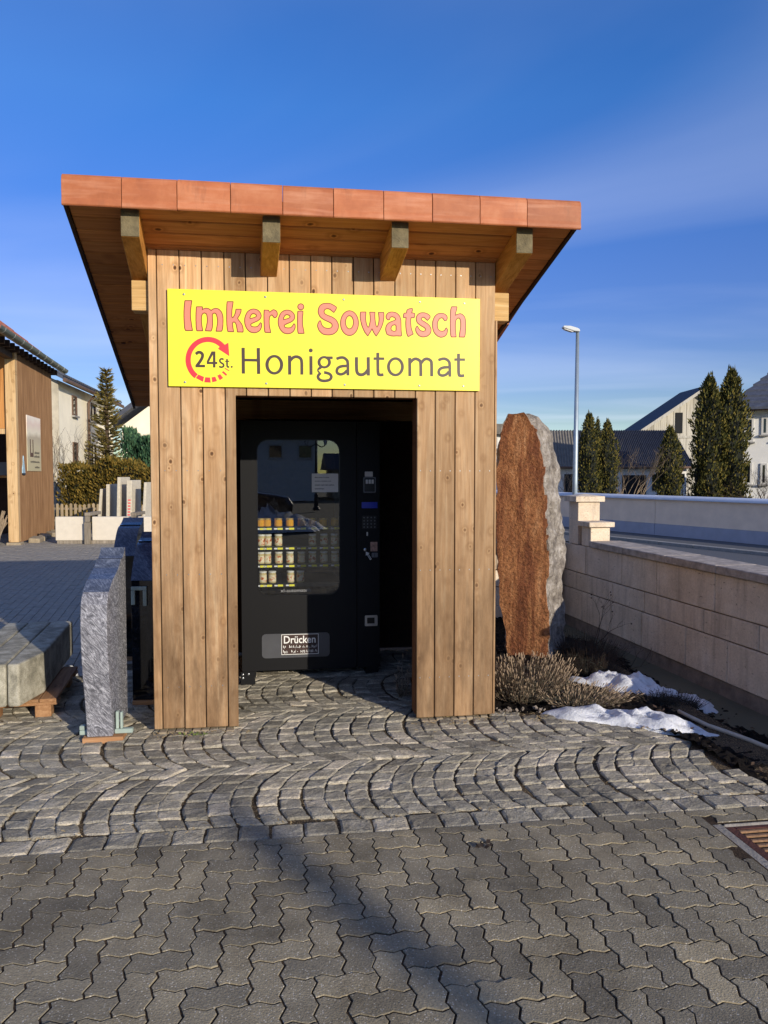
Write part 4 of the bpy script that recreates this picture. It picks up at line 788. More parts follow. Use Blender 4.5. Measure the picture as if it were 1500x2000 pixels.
GLY_DARK = [["5657 23713;5553 23709;5549 23701;5549 22138;5738 22142;5748 22151;5747 22876;5754 22885;6456 22887;6469 22881;6474 22136;6479 22130;6498 22130;6673 22139;6663 23717;6653 23723;6463 23712;6467 23053;5756 23047;5747 23057;5747 23705;5743 23715"],
["7447 23311;7360 23285;7284 23248;7217 23201;7149 23138;7090 23062;7043 22975;7011 22888;6991 22801;6984 22705;6990 22610;7011 22514;7043 22429;7080 22362;7143 22279;7205 22221;7286 22169;7352 22140;7431 22119;7524 22112;7611 22121;7697 22146;7774 22183;7842 22230;7909 22293;7969 22370;8016 22457;8048 22544;8068 22631;8075 22727;8069 22823;8048 22919;8015 23004;7978 23071;7915 23154;7852 23212;7781 23259;7695 23296;7609 23315;7533 23320", "7532 23157;7474 23150;7426 23134;7378 23108;7330 23070;7284 23018;7247 22960;7224 22911;7205 22853;7189 22776;7184 22709;7188 22642;7203 22566;7221 22509;7243 22461;7279 22404;7325 22354;7373 22318;7420 22294;7468 22280;7526 22275;7583 22282;7631 22298;7679 22324;7727 22362;7774 22414;7811 22472;7834 22521;7853 22579;7869 22656;7874 22723;7870 22790;7855 22867;7837 22924;7814 22971;7778 23028;7732 23078;7685 23114;7637 23138;7589 23152"],
["8839 23325;8772 23314;8685 23282;8617 23242;8569 23200;8562 23203;8560 23213;8560 23299;8377 23295;8367 23286;8370 22132;8379 22126;8553 22131;8562 22135;8562 22924;8695 23071;8722 23095;8761 23118;8809 23136;8857 23144;8896 23143;8944 23135;8992 23119;9031 23099;9055 23079;9087 23041;9106 22984;9122 22820;9122 22145;9132 22140;9296 22144;9306 22149;9305 22843;9287 23016;9264 23103;9231 23160;9190 23207;9157 23237;9099 23274;9051 23295;8984 23315;8916 23326"],
["9731 23757;9692 23735;9658 23694;9645 23655;9649 23598;9670 23559;9710 23526;9749 23515;9807 23520;9846 23542;9880 23583;9893 23622;9889 23680;9868 23718;9828 23751;9789 23763", "9787 23292;9690 23289;9680 23280;9684 22141;9772 22143;9869 22145;9878 22154;9874 23294"],
["10525 23310;10477 23298;10408 23270;10360 23242;10311 23203;10261 23148;10229 23099;10203 23040;10188 22982;10183 22924;10190 22856;10202 22808;10227 22751;10260 22701;10300 22656;10233 22596;10199 22557;10181 22527;10165 22479;10160 22421;10172 22363;10199 22315;10244 22267;10180 22191;10150 22140;10126 22081;10119 22013;10126 21975;10143 21927;10174 21869;10221 21812;10276 21768;10324 21742;10402 21716;10509 21696;10597 21692;10685 21698;10783 21714;10871 21737;10949 21768;10998 21799;11055 21855;11094 21914;11120 21983;11127 22051;11117 22109;11103 22147;11076 22195;11048 22230;11019 22259;10970 22293;10873 22337;10726 22374;10570 22388;10570 22370;10588 22342;10586 22303;10596 22293;10597 22264;10587 22254;10588 22235;10589 22211;10687 22203;10755 22189;10833 22164;10892 22134;10929 22096;10948 22057;10950 22028;10936 21989;10901 21944;10852 21914;10783 21893;10676 21873;10598 21867;10510 21873;10442 21887;10374 21915;10344 21939;10321 21969;10300 22007;10295 22036;10307 22065;10338 22114;10440 22213;10239 22422;10259 22445;10269 22445;10278 22456;10288 22457;10317 22479;10356 22482;10366 22492;10375 22492;10441 22552;10423 22571;10425 22575;10532 22549;10600 22545;10669 22552;10727 22566;10796 22594;10845 22622;10900 22667;10943 22715;10976 22766;11001 22824;11016 22883;11022 22941;11017 22999;11002 23057;10971 23124;10973 23130;10983 23132;11120 23132;11127 23137;11132 23292;11120 23297;10749 23297;10671 23315;10603 23319", "10603 23174;10564 23170;10505 23150;10466 23126;10437 23099;10409 23064;10381 23005;10368 22928;10380 22851;10408 22793;10435 22759;10465 22733;10503 22711;10562 22693;10601 22690;10640 22695;10698 22715;10738 22739;10767 22765;10795 22801;10823 22859;10836 22937;10824 23014;10796 23072;10768 23106;10739 23132;10700 23135;10692 23157;10642 23172"],
["11644 23332;11566 23319;11497 23301;11340 23237;11331 23228;11389 23075;11399 23074;11553 23136;11614 23152;11712 23163;11752 23160;11791 23148;11840 23124;11895 23085;11960 23009;11973 22960;11985 22825;11977 22814;11751 22805;11643 22783;11564 22759;11496 22731;11417 22680;11376 22638;11338 22579;11309 22510;11295 22452;11292 22384;11300 22335;11315 22287;11341 22239;11367 22208;11396 22184;11455 22152;11553 22124;11631 22118;11729 22133;11828 22169;11918 22221;11985 22282;11994 22144;12152 22148;12162 22148;12167 22157;12163 22828;12148 22993;12128 23070;12101 23119;12046 23186;11988 23239;11925 23280;11860 23311;11791 23331;11723 23337", "11957 22655;11927 22639;11799 22635;11711 22620;11593 22584;11534 22552;11508 22524;11486 22485;11473 22446;11468 22407;11474 22368;11488 22339;11513 22320;11543 22307;11592 22296;11632 22293;11691 22303;11740 22320;11799 22350;11831 22375;11956 22510;11986 22483;11990 22494;11990 22650"],
["12623 23290;12524 23287;12514 23278;12514 22772;12524 22519;12545 22373;12576 22286;12599 22248;12640 22198;12680 22165;12739 22133;12788 22116;12867 22103;12937 22103;13006 22115;13055 22131;13125 22165;13194 22210;13254 22260;13263 22250;13263 22162;13273 22157;13452 22161;13462 22166;13456 22908;13453 23308;13265 23303;13255 23294;13260 22582;13256 22572;13125 22407;13089 22374;13026 22332;12977 22309;12927 22298;12862 22301;12808 22318;12772 22348;12748 22387;12733 22445;12720 22542;12711 22786;12711 23292"],
["13969 23597;13870 23594;13865 23585;13862 23302;13701 23298;13691 23288;13691 23142;13850 23144;13860 23143;13864 23136;13869 22510;13875 22403;13893 22266;13910 22218;13946 22170;13989 22146;14078 22121;14158 22118;14317 22141;14330 22147;14327 22176;14316 22313;14307 22327;14128 22303;14078 22318;14075 22328;14063 22426;14054 22641;14053 23140;14059 23146;14068 23147;14367 23151;14372 23156;14372 23303;14367 23308;14059 23303;14054 23316;14054 23589;14049 23599"],
["14991 23327;14911 23303;14841 23270;14771 23222;14701 23156;14646 23084;14598 22994;14569 22916;14549 22827;14542 22729;14549 22631;14572 22535;14602 22456;14642 22385;14699 22311;14762 22252;14842 22199;14912 22169;14992 22148;15082 22141;15172 22151;15252 22175;15322 22208;15393 22256;15463 22322;15519 22394;15567 22484;15596 22563;15615 22652;15623 22750;15615 22848;15593 22944;15562 23024;15522 23095;15465 23169;15402 23228;15321 23280;15241 23314;15161 23332;15081 23338", "15081 23171;15021 23163;14971 23147;14931 23125;14881 23088;14833 23038;14794 22979;14770 22929;14750 22870;14736 22801;14731 22733;14736 22664;14750 22596;14770 22537;14794 22489;14833 22431;14881 22383;14932 22348;14972 22328;15022 22314;15082 22308;15142 22316;15192 22332;15232 22353;15283 22390;15330 22440;15370 22500;15394 22549;15414 22609;15428 22678;15432 22746;15428 22815;15414 22884;15394 22942;15369 22991;15330 23049;15282 23097;15231 23132;15191 23151;15141 23165"],
["16311 23350;16241 23329;16180 23301;16090 23231;16086 23236;16085 23305;16079 23315;15908 23310;15898 23309;15893 23301;15905 22170;15920 22165;16092 22169;16096 22174;16088 22961;16231 23107;16299 23152;16342 23166;16372 23169;16442 23157;16525 23117;16585 23060;16599 22952;16606 22804;16611 22183;16626 22178;16798 22182;16803 22186;16801 22561;16792 22955;16796 22962;16806 22962;16948 23126;16978 23152;17008 23169;17049 23181;17099 23183;17158 23170;17211 23147;17251 23120;17282 23084;17296 23025;17308 22788;17310 22186;17315 22181;17498 22184;17503 22189;17503 22604;17495 22950;17480 23098;17464 23151;17446 23186;17389 23254;17322 23303;17230 23345;17149 23366;17089 23371;17018 23366;16977 23356;16917 23333;16846 23287;16745 23181;16735 23180;16679 23239;16644 23267;16543 23322;16442 23351;16382 23356"],
["18129 23393;18048 23380;17977 23361;17814 23296;17804 23287;17866 23130;17876 23129;18035 23193;18099 23209;18201 23220;18242 23217;18283 23206;18334 23181;18391 23141;18459 23063;18473 23014;18487 22876;18478 22865;18243 22856;18131 22833;18050 22809;17979 22780;17898 22728;17856 22685;17816 22625;17786 22555;17773 22496;17770 22426;17778 22377;17794 22328;17822 22279;17848 22248;17879 22223;17940 22190;18042 22161;18124 22156;18226 22171;18328 22207;18421 22260;18491 22323;18500 22182;18665 22186;18675 22186;18680 22195;18671 22879;18654 23047;18633 23126;18605 23175;18548 23244;18486 23298;18421 23340;18354 23371;18282 23392;18211 23398", "18458 22703;18428 22686;18295 22682;18203 22667;18081 22631;18020 22598;17994 22569;17971 22529;17957 22489;17953 22450;17959 22410;17974 22381;18000 22361;18031 22348;18082 22336;18123 22334;18184 22344;18235 22361;18296 22392;18330 22417;18459 22555;18490 22527;18494 22539;18493 22697"],
["19155 23652;19052 23650;19047 23640;19045 23353;18880 23349;18870 23339;18870 23191;19034 23193;19044 23192;19049 23184;19057 22550;19064 22440;19084 22302;19101 22252;19139 22203;19182 22180;19275 22154;19357 22151;19521 22175;19534 22181;19531 22210;19519 22349;19510 22363;19325 22339;19274 22354;19270 22365;19257 22464;19247 22682;19244 23188;19249 23195;19259 23196;19567 23200;19572 23205;19572 23354;19566 23359;19248 23354;19243 23367;19242 23644;19236 23655"],
["2986 23465;2937 23455;2908 23443;2883 23429;2834 23393;2768 23337;2766 23332;2866 23196;2871 23197;2885 23209;2969 23277;2988 23287;3008 23290;3047 23288;3071 23281;3085 23273;3114 23246;3124 23231;3131 23212;3133 23192;3130 23163;3116 23103;3097 23054;3061 22984;2973 22844;2812 22628;2817 22623;2791 22618;2789 22470;2794 22467;2984 22471;3354 22478;3358 22481;3360 22629;3355 22632;3034 22625;3029 22628;3093 22713;3138 22778;3197 22873;3244 22958;3272 23023;3291 23082;3304 23142;3308 23201;3301 23260;3281 23314;3264 23343;3247 23367;3208 23405;3165 23435;3112 23456;3054 23467"],
["3759 23446;3754 23445;3461 22836;3465 22678;3468 22673;3829 22681;3831 22676;3830 22507;3829 22478;3832 22475;3973 22478;3976 22481;3978 22679;3981 22684;4088 22686;4093 22691;4094 22815;4090 22817;3982 22820;3980 22822;3986 23446;3984 23451", "3835 23257;3591 22813;3830 22817;3833 22819"],
["4339 23063;4303 23052;4270 23036;4250 23021;4226 22996;4206 22961;4194 22926;4190 22891;4191 22866;4197 22842;4212 22812;4234 22783;4258 22758;4292 22729;4384 22675;4404 22658;4417 22628;4420 22608;4418 22598;4403 22583;4378 22567;4359 22558;4334 22555;4314 22556;4290 22561;4227 22600;4224 22599;4171 22514;4174 22509;4211 22485;4250 22464;4284 22455;4318 22451;4362 22453;4392 22460;4426 22476;4461 22498;4491 22525;4506 22545;4517 22571;4523 22605;4522 22630;4514 22670;4499 22704;4483 22728;4463 22747;4444 22761;4366 22806;4342 22824;4308 22859;4298 22873;4292 22888;4297 22913;4311 22938;4328 22951;4353 22960;4368 22962;4377 22959;4446 22921;4495 23011;4447 23042;4413 23058;4379 23066"],
["4680 23008;4626 23006;4623 23002;4622 22902;4620 22900;4566 22899;4561 22896;4560 22832;4565 22829;4619 22830;4622 22828;4622 22709;4624 22630;4634 22560;4647 22526;4670 22499;4699 22479;4718 22473;4738 22471;4777 22473;4797 22474;4801 22479;4804 22574;4803 22579;4744 22575;4739 22578;4734 22587;4729 22617;4726 22671;4725 22830;4732 22833;4805 22834;4810 22837;4811 22901;4806 22904;4728 22902;4726 22905;4724 23009"],
["4928 22594;4909 22581;4895 22563;4889 22538;4893 22513;4905 22494;4922 22481;4947 22475;4972 22480;4991 22492;5005 22511;5011 22531;5009 22555;4997 22578;4978 22593;4958 22598"]]
GLY_RED = [["4546 23865;4475 23942;4398 24013;4316 24078;4229 24135;4138 24185;4044 24227;3946 24262;3846 24288;3743 24306;3640 24315;3536 24316;3432 24308;3329 24292;3227 24268;3126 24236;3029 24195;2934 24147;2843 24092;2757 24029;2675 23960;2598 23885;2527 23804;2463 23717;2404 23626;2353 23531;2309 23432;2272 23329;2243 23225;2222 23119;2209 23011;2203 22903;2206 22795;2217 22688;2236 22583;2263 22479;2298 22379;2340 22282;2390 22188;2447 22099;2510 22016;2579 21937;2655 21865;2735 21800;2921 22055;2855 22109;2794 22170;2738 22235;2687 22305;2643 22380;2604 22459;2573 22541;2547 22625;2529 22712;2518 22800;2513 22890;2516 22979;2526 23068;2543 23156;2566 23243;2597 23327;2634 23409;2677 23488;2726 23562;2781 23632;2841 23698;2906 23758;2975 23812;3048 23860;3124 23902;3204 23937;3285 23965;3369 23986;3453 23999;3538 24005;3623 24004;3708 23995;3791 23979;3873 23955;3952 23924;4028 23886;4101 23842;4170 23791;4234 23734;4135 23615;4816 23179;4763 24000"],
["2959 22038;3293 21896;3222 21598;2799 21821"],
["3359 21880;3652 21868;3685 21556;3299 21569"],
["3737 21879;3963 21928;4065 21657;3778 21577"],
["4081 21992;4253 22087;4435 21849;4225 21709"],
["4352 22195;4446 22279;4675 22077;4608 21977"],
["4514 22422;4547 22472;4815 22316;4795 22266"]]
# ------------------------------------------------------------------ yellow sign board
M_YEL = plain('sign_yellow', C('#f3e63a'), 0.38, var=0.015, scale=2)
M_SALMON = plain('sign_salmon', C('#e8836b'), 0.45, var=0.02)
M_BROWN = plain('sign_brown_line', C('#7c3818'), 0.5, var=0.03)
M_DKTXT = plain('sign_dark_text', C('#402e28'), 0.45, var=0.03)
M_RED = plain('sign_red', C('#dd2f3c'), 0.45, var=0.03)
SG = Thing('shop_sign', 'long yellow sign board with salmon and brown lettering above the kiosk door', 'sign', (1.08, -0.01, 2.13))
SG.part(MB().box(0.1185, 2.053, -0.021, -0.0045, 2.131, 2.7135), 'panel', M_YEL, bevel=0.001)
def loops(g): return [[tuple(map(float, p.split())) for p in s.split(';')] for s in g]
for e, f in zip(GLY_EDGE, GLY_FILL):
    o = link('letter', shape_mesh('letter', loops(e), 0.0006, SG.org, -0.0217, 1e-4), M_BROWN, SG.root)
    link('letter_face', shape_mesh('letter_face', loops(f), 0.0006, SG.org, -0.0226, 1e-4), M_SALMON, o)
for e in GLY_DARK: link('letter', shape_mesh('letter', loops(e), 0.0006, SG.org, -0.0217, 1e-4), M_DKTXT, SG.root)
for i, e in enumerate(GLY_RED): link('round_arrow' if i == 0 else 'dash', shape_mesh('round_arrow' if i == 0 else 'dash', loops(e), 0.0006, SG.org, -0.0217, 1e-4), M_RED, SG.root)
for u, w in ((.215, 2.682), (.701, 2.682), (1.182, 2.682), (1.663, 2.682), (1.951, 2.682), (.215, 2.156), (.703, 2.156), (1.187, 2.156), (1.661, 2.158), (1.947, 2.160)):
    m = MB().lathe([(0.0075, 0), (0.007, 0.0018), (0.004, 0.0032)], 10); m.v = [(u+x, -0.0212-z, w+y) for x, y, z in m.v]
    SG.part(m, 'screw', M_STEEL)

# ------------------------------------------------------------------ the vending machine in the kiosk
M_BLACK = plain('machine_black', C('#121214'), 0.5, var=0.06, scale=3, bump=0.05, bscale=300, spec=0.22)
M_BLACK2 = plain('machine_inner_black', C('#121214'), 0.6, var=0.1)
M_PLASTIC = plain('black_plastic', C('#0d0d10'), 0.35, var=0.05)
M_GREYP = plain('grey_plastic', C('#6f7072'), 0.5, var=0.05)
M_SILVER = plain('brushed_silver', C('#b9bbbd'), 0.32, metal=0.9, var=0.06)
M_WHITE = plain('white_paint', C('#e6e6e2'), 0.6, var=0.03)
M_PAPER = plain('paper', C('#e4e0da'), 0.8, var=0.02)
M_INK = plain('ink', C('#3a342e'), 0.7, var=0.1)
M_LCD = plain('blue_display', C('#2038c0'), 0.25, var=0.05)
M_YTAG = plain('yellow_tag', C('#ece23c'), 0.6, var=0.04)
def glass_pane(name, tint=(1, 1, 1, 1), ior=1.62):
    m = bpy.data.materials.new(name); m.use_nodes = True; t = m.node_tree; t.nodes.clear()
    out = t.nodes.new('ShaderNodeOutputMaterial'); mx = t.nodes.new('ShaderNodeMixShader'); fr = t.nodes.new('ShaderNodeFresnel'); fr.inputs[0].default_value = ior
    ge = t.nodes.new('ShaderNodeNewGeometry'); iv = t.nodes.new('ShaderNodeMath'); iv.operation = 'SUBTRACT'; iv.inputs[0].default_value = 1.0; t.links.new(ge.outputs['Backfacing'], iv.inputs[1])
    fm = t.nodes.new('ShaderNodeMath'); fm.operation = 'MULTIPLY'; t.links.new(fr.outputs[0], fm.inputs[0]); t.links.new(iv.outputs[0], fm.inputs[1])
    tr = t.nodes.new('ShaderNodeBsdfTransparent'); tr.inputs[0].default_value = tint
    gl = t.nodes.new('ShaderNodeBsdfGlossy'); gl.inputs['Roughness'].default_value = 0.0; gl.inputs['Color'].default_value = (1, 1, 1, 1)
    t.links.new(fm.outputs[0], mx.inputs[0]); t.links.new(tr.outputs[0], mx.inputs[1]); t.links.new(gl.outputs[0], mx.inputs[2]); t.links.new(mx.outputs[0], out.inputs[0])
    return m
M_GLASS = glass_pane('machine_glass', (0.93, 0.95, 0.96, 1), 2.1)
VM = Thing('vending_machine', 'tall black honey vending machine with rounded glass window inside the kiosk', 'vending machine', (1.02, 1.0, 0.053), machine=True)
og = VM.org; r = VM.root
VM.part(MB().box(0.498, 0.512, 1.032, 1.85, 0.107, 1.995), 'side_panel', M_BLACK)
VM.part(MB().box(1.534, 1.548, 1.032, 1.85, 0.107, 1.995), 'side_panel', M_BLACK)
VM.part(MB().box(0.513, 1.533, 1.032, 1.85, 1.978, 1.994), 'top_panel', M_BLACK)
VM.part(MB().box(0.513, 1.533, 1.032, 1.85, 0.109, 0.125), 'bottom_panel', M_BLACK)
VM.part(MB().box(0.513, 1.533, 1.835, 1.849, 0.126, 1.977), 'back_panel', M_BLACK2)
VM.part(MB().box(1.262, 1.276, 1.034, 1.834, 0.126, 1.977), 'divider', M_BLACK2)
VM.part(MB().box(0.5125, 1.261, 1.034, 1.834, 0.60, 0.615), 'tray_floor', M_BLACK2)
d = link('door', shape_mesh('door', [rrect(0.498, 1.3685, 0.107, 1.995, 0.008, 2), rrect(0.621, 1.239, 0.68, 1.856, 0.085, 8)], 0.03, og, 1.0), M_BLACK, r)
link('glass_pane', shape_mesh('glass_pane', [rrect(0.6195, 1.2405, 0.6785, 1.8575, 0.0865, 8)], 0.0016, og, 1.0065), M_GLASS, d)
link('gasket', shape_mesh('gasket', [rrect(0.6175, 1.2425, 0.6765, 1.8595, 0.088, 8), rrect(0.6235, 1.2365, 0.6825, 1.8535, 0.083, 8)], 0.003, og, 0.9975), M_PLASTIC, d)
p = link('control_panel', shape_mesh('control_panel', [rrect(1.3735, 1.548, 0.107, 1.995, 0.006, 2)], 0.03, og, 1.0), M_BLACK, r)
# control panel pieces
cu = link('coin_unit', shape_mesh('coin_unit', [rrect(1.421, 1.518, 1.456, 1.577, 0.01)], 0.006, og, 0.994), M_GREYP, p)
link('coin_face', shape_mesh('coin_face', [rrect(1.430, 1.509, 1.465, 1.568, 0.006)], 0.002, og, 0.9925), M_PLASTIC, cu)
for k in range(3): link('coin_symbol', shape_mesh('coin_symbol', [rrect(1.4385+k*0.0225, 1.4565+k*0.0225, 1.525, 1.557, 0.003)], 0.0008, og, 0.9915), M_WHITE, cu)
link('label_sticker', shape_mesh('label_sticker', [rrect(1.433, 1.495, 1.5795, 1.618, 0.005)], 0.0008, og, 0.9992), M_PAPER, p)
link('display', shape_mesh('display', [rrect(1.409, 1.530, 1.338, 1.385, 0.003)], 0.0012, og, 0.9988), M_LCD, p)
kp = link('keypad', shape_mesh('keypad', [rrect(1.413, 1.526, 1.180, 1.280, 0.006)], 0.002, og, 0.998), M_PLASTIC, p)
for a in range(4):
    for b in range(4):
        m = MB().lathe([(0.0055, 0), (0.005, 0.002)], 8); m.v = [(1.427+a*0.0275+x, 0.9978-z, 1.193+b*0.0245+y) for x, y, z in m.v]
        VM.part(m, 'key', M_GREYP, parent=kp)
link('coin_slot', shape_mesh('coin_slot', [rrect(1.446, 1.457, 1.126, 1.156, 0.004)], 0.003, og, 0.997), M_SILVER, p)
m = MB().lathe([(0.012, 0), (0.011, 0.005), (0.005, 0.007)], 14); m.v = [(1.435+x, 0.9995-z, 1.02+y) for x, y, z in m.v]; VM.part(m, 'lock', M_SILVER, parent=p)
def rotp(pts, a, c): ca, sa = math.cos(a), math.sin(a); return [(c[0]+x*ca-y*sa, c[1]+x*sa+y*ca) for x, y in pts]
arr = rotp([(-0.007, -0.04), (0.007, -0.04), (0.007, 0.008), (0.017, 0.008), (0.0, 0.034), (-0.017, 0.008), (-0.007, 0.008)], R(32), (1.459, 0.976))
link('arrow_sticker', shape_mesh('arrow_sticker', [arr, rotp([(-0.0025, -0.033), (0.0025, -0.033), (0.0025, 0.004), (-0.0025, 0.004)], R(32), (1.459, 0.976))], 0.0007, og, 0.9993), M_WHITE, p)
link('photo_sticker', shape_mesh('photo_sticker', [rrect(1.476, 1.530, 1.006, 1.078, 0.002)], 0.0007, og, 0.9993), plain('sticker_print', C('#b58f7c'), 0.6, var=0.5, scale=40), p)
pl = link('slot_plate', shape_mesh('slot_plate', [rrect(1.486, 1.533, 0.959, 0.995, 0.006)], 0.0012, og, 0.9988), M_GREYP, p)
link('coin_slot', shape_mesh('coin_slot', [rrect(1.507, 1.511, 0.965, 0.989, 0.001)], 0.0006, og, 0.9981), M_PLASTIC, pl)
rt = link('coin_return', shape_mesh('coin_return', [rrect(1.432, 1.530, 0.428, 0.511, 0.008), rrect(1.449, 1.508, 0.447, 0.494, 0.004)], 0.008, og, 0.992), M_SILVER, p)
link('return_cup', shape_mesh('return_cup', [rrect(1.447, 1.510, 0.445, 0.496, 0.004)], 0.001, og, 0.9985), M_PLASTIC, rt)
# delivery flap with the push sticker, feet
fl = link('delivery_flap', shape_mesh('delivery_flap', [rrect(0.646, 1.16, 0.203, 0.388, 0.03)], 0.006, og, 0.994), plain('flap_grey', C('#4b4c50'), 0.3, var=0.15, scale=5), d)
sk = link('push_sticker', shape_mesh('push_sticker', [rrect(0.793, 1.075, 0.226, 0.382, 0.003)], 0.0007, og, 0.9932), M_WHITE, fl)
link('sticker_face', shape_mesh('sticker_face', [rrect(0.797, 1.071, 0.230, 0.378, 0.002)], 0.0005, og, 0.9926), plain('sticker_brown', C('#3a2620'), 0.5, var=0.1), sk)
put_text('lettering', 'Drücken', 0.240, 0.812, 0.312, 0.9922, M_WHITE, sk, og, 0.058, 0.012)
worn = MB(); rw = random.Random(5)
for row in range(2):
    for k in range(34):
        a = 0.806 + k*0.0077 + rw.uniform(-.001, .001); b = 0.236 + row*0.036 + rw.uniform(0, .012)
        if rw.random() < 0.8: worn.box(a, a+rw.uniform(.0015, .005), 0.9915, 0.9921, b, b+rw.uniform(.006, .022))
VM.part(worn, 'worn_lettering', M_WHITE, parent=sk)
put_text('lettering', 'xl-automaten', 0.225, 0.790, 0.703, 1.0055, plain('grey_print', C('#8f9092'), 0.6), d, og, 0.026)
for u in (0.50, 1.44):
    for v in (1.0+0.012, 1.72): VM.part(MB().box(u, u+0.1, v, v+0.1, 0.0532, 0.1065), 'foot', M_BLACK, bevel=0.002)
AB = Thing('anchor_bracket', 'black bolted floor bracket at the left foot of the vending machine', 'bracket', (0.54, 1.0, 0.0))
AB.part(MB().box(0.487, 0.592, 1.0, 1.008, 0.002, 0.102), 'plate', M_BLACK, bevel=0.001); AB.part(MB().box(0.487, 0.592, 1.0085, 1.13, 0.002, 0.012), 'foot_plate', M_BLACK)
for (u, w) in ((0.503, 0.083), (0.503, 0.056), (0.545, 0.085)):
    m = MB().lathe([(0.009, 0), (0.008, 0.004), (0.004, 0.006)], 10); m.v = [(u+x, 0.9995-z, w+y) for x, y, z in m.v]; AB.part(m, 'bolt', M_SILVER)
# product shelves with price rails
SHW = [1.193, 1.040, 0.903, 0.753]
COLS = [0.640, 0.690, 0.774, 0.862, 0.952, 1.036, 1.124, 1.212]
for w in SHW:
    s_ = VM.part(MB().box(0.514, 1.260, 1.135, 1.78, w-0.011, w), 'shelf', M_BLACK2)
    VM.part(MB().box(0.514, 1.260, 1.128, 1.1345, w-0.028, w+0.001), 'price_rail', M_PLASTIC, parent=s_)
    for c in COLS:
        if w < 0.8 and c > 0.9: continue
        VM.part(MB().box(c-0.004, c+0.036, 1.1262, 1.1275, w-0.023, w-0.008), 'price_tag', M_YTAG, parent=s_)
        VM.part(MB().box(c-0.030, c-0.006, 1.1262, 1.1275, w-0.021, w-0.010), 'number_tag', M_PAPER, parent=s_)

# paper notice taped on the glass
NT = Thing('paper_notice', 'white paper notice with four lines taped to the machine glass', 'notice', (1.129, 0.995, 1.462), machine=True)
link('sheet', shape_mesh('sheet', [rrect(1.029, 1.229, 1.462, 1.603, 0.004)], 0.0006, NT.org, 0.9938), M_PAPER, NT.root)
for i, (s_, wd) in enumerate((('Bitte jedes Produkt', 0.108), ('einzeln eingeben und', 0.122), ('einzeln nach dem zahlen', 0.146), ('entnehmen!', 0.07))):
    put_text('text_line', s_, wd, 1.052, 1.568 - i*0.028, 0.9935, M_INK, NT.root, NT.org, 0.010, 0.02)

# honey jars
def jar_mat(name, col): 
    m = Mat(name, 0.12, spec=0.6); m.col(m.ramp(m.noise(m.coords(), 20, 3), [(0.3, tuple(x*0.85 for x in col[:3])+(1,)), (0.7, col)])); return m.m
M_HONEY = jar_mat('golden_honey', C('#e0a01c')); M_CREAM = jar_mat('creamed_honey', C('#c9b684'))
def label_mat():
    m = Mat('honey_label', 0.6); v = m.coords()
    f = m.noise(v, 45, 2); c = m.ramp(f, [(0.42, C('#d8cca6')), (0.5, C('#ddd2b4')), (0.58, C('#c9702f')), (0.66, C('#8f4a22'))]); m.col(c); return m.m
M_LABEL = label_mat(); M_LIDG = plain('gold_lid', C('#c8a858'), 0.35, metal=0.6, var=0.05); M_LIDW = plain('white_lid', C('#d8d4c8'), 0.4, var=0.04)
def jar(u, w, big, label, grp):
    t = Thing('honey_jar', label, 'jar', (u, 1.185, w), group=grp, machine=True)
    rr, h = (0.030, 0.078) if big else (0.031, 0.05)
    b = MB().lathe([(rr*0.9, 0), (rr, 0.005), (rr, h*0.86), (rr*0.86, h)], 14, (u, 1.185, w+0.0005)); t.part(b, 'jar_body', M_CREAM if big else M_HONEY, smooth=False)
    t.part(MB().lathe([(rr*0.98, 0), (rr*1.0, 0.002), (rr*1.0, 0.011), (rr*0.9, 0.013)], 14, (u, 1.185, w+h+0.0012)), 'lid', M_LIDW if big else M_LIDG)
    if big:
        a = [R(200 + 140*i/7) for i in range(8)]; m = MB()
        for i in range(7):
            q = [(u+(rr+0.0008)*math.cos(x), 1.185+(rr+0.0008)*math.sin(x)) for x in (a[i], a[i+1])]
            m.add([(q[0][0], q[0][1], w+0.012), (q[1][0], q[1][1], w+0.012), (q[1][0], q[1][1], w+0.062), (q[0][0], q[0][1], w+0.062)], [(0, 1, 2, 3)])
        t.part(m, 'paper_label', M_LABEL, recalc=False)
ORD = ['leftmost', 'second', 'third', 'fourth', 'fifth', 'sixth', 'seventh', 'eighth']
ROWS = [('top', [0, 1, 2, 3, 4, 5, 6, 7], False), ('second', [0, 1, 2, 5, 6, 7], True), ('third', [0, 1, 2, 3, 4, 5, 6, 7], True), ('bottom', [0, 1, 3, 4], True)]
for (nm, cs, big), w in zip(ROWS, SHW):
    for k, c in enumerate(cs):
        kind = 'creamy labelled honey jar' if big else 'small golden honey jar'
        pos = ORD[k] + (' jar' if k == 0 else ' jar from left')
        u = COLS[c] + 0.004 + rnd.gauss(0, 0.002)
        if nm == 'bottom': u = (0.655, 0.728, 0.87, 0.945)[k]
        jar(u, w, big, '%s, %s, %s shelf in the machine' % (kind, pos, {'top': 'top', 'second': 'second', 'third': 'third', 'bottom': 'lowest'}[nm]), 'honey jars in the vending machine')
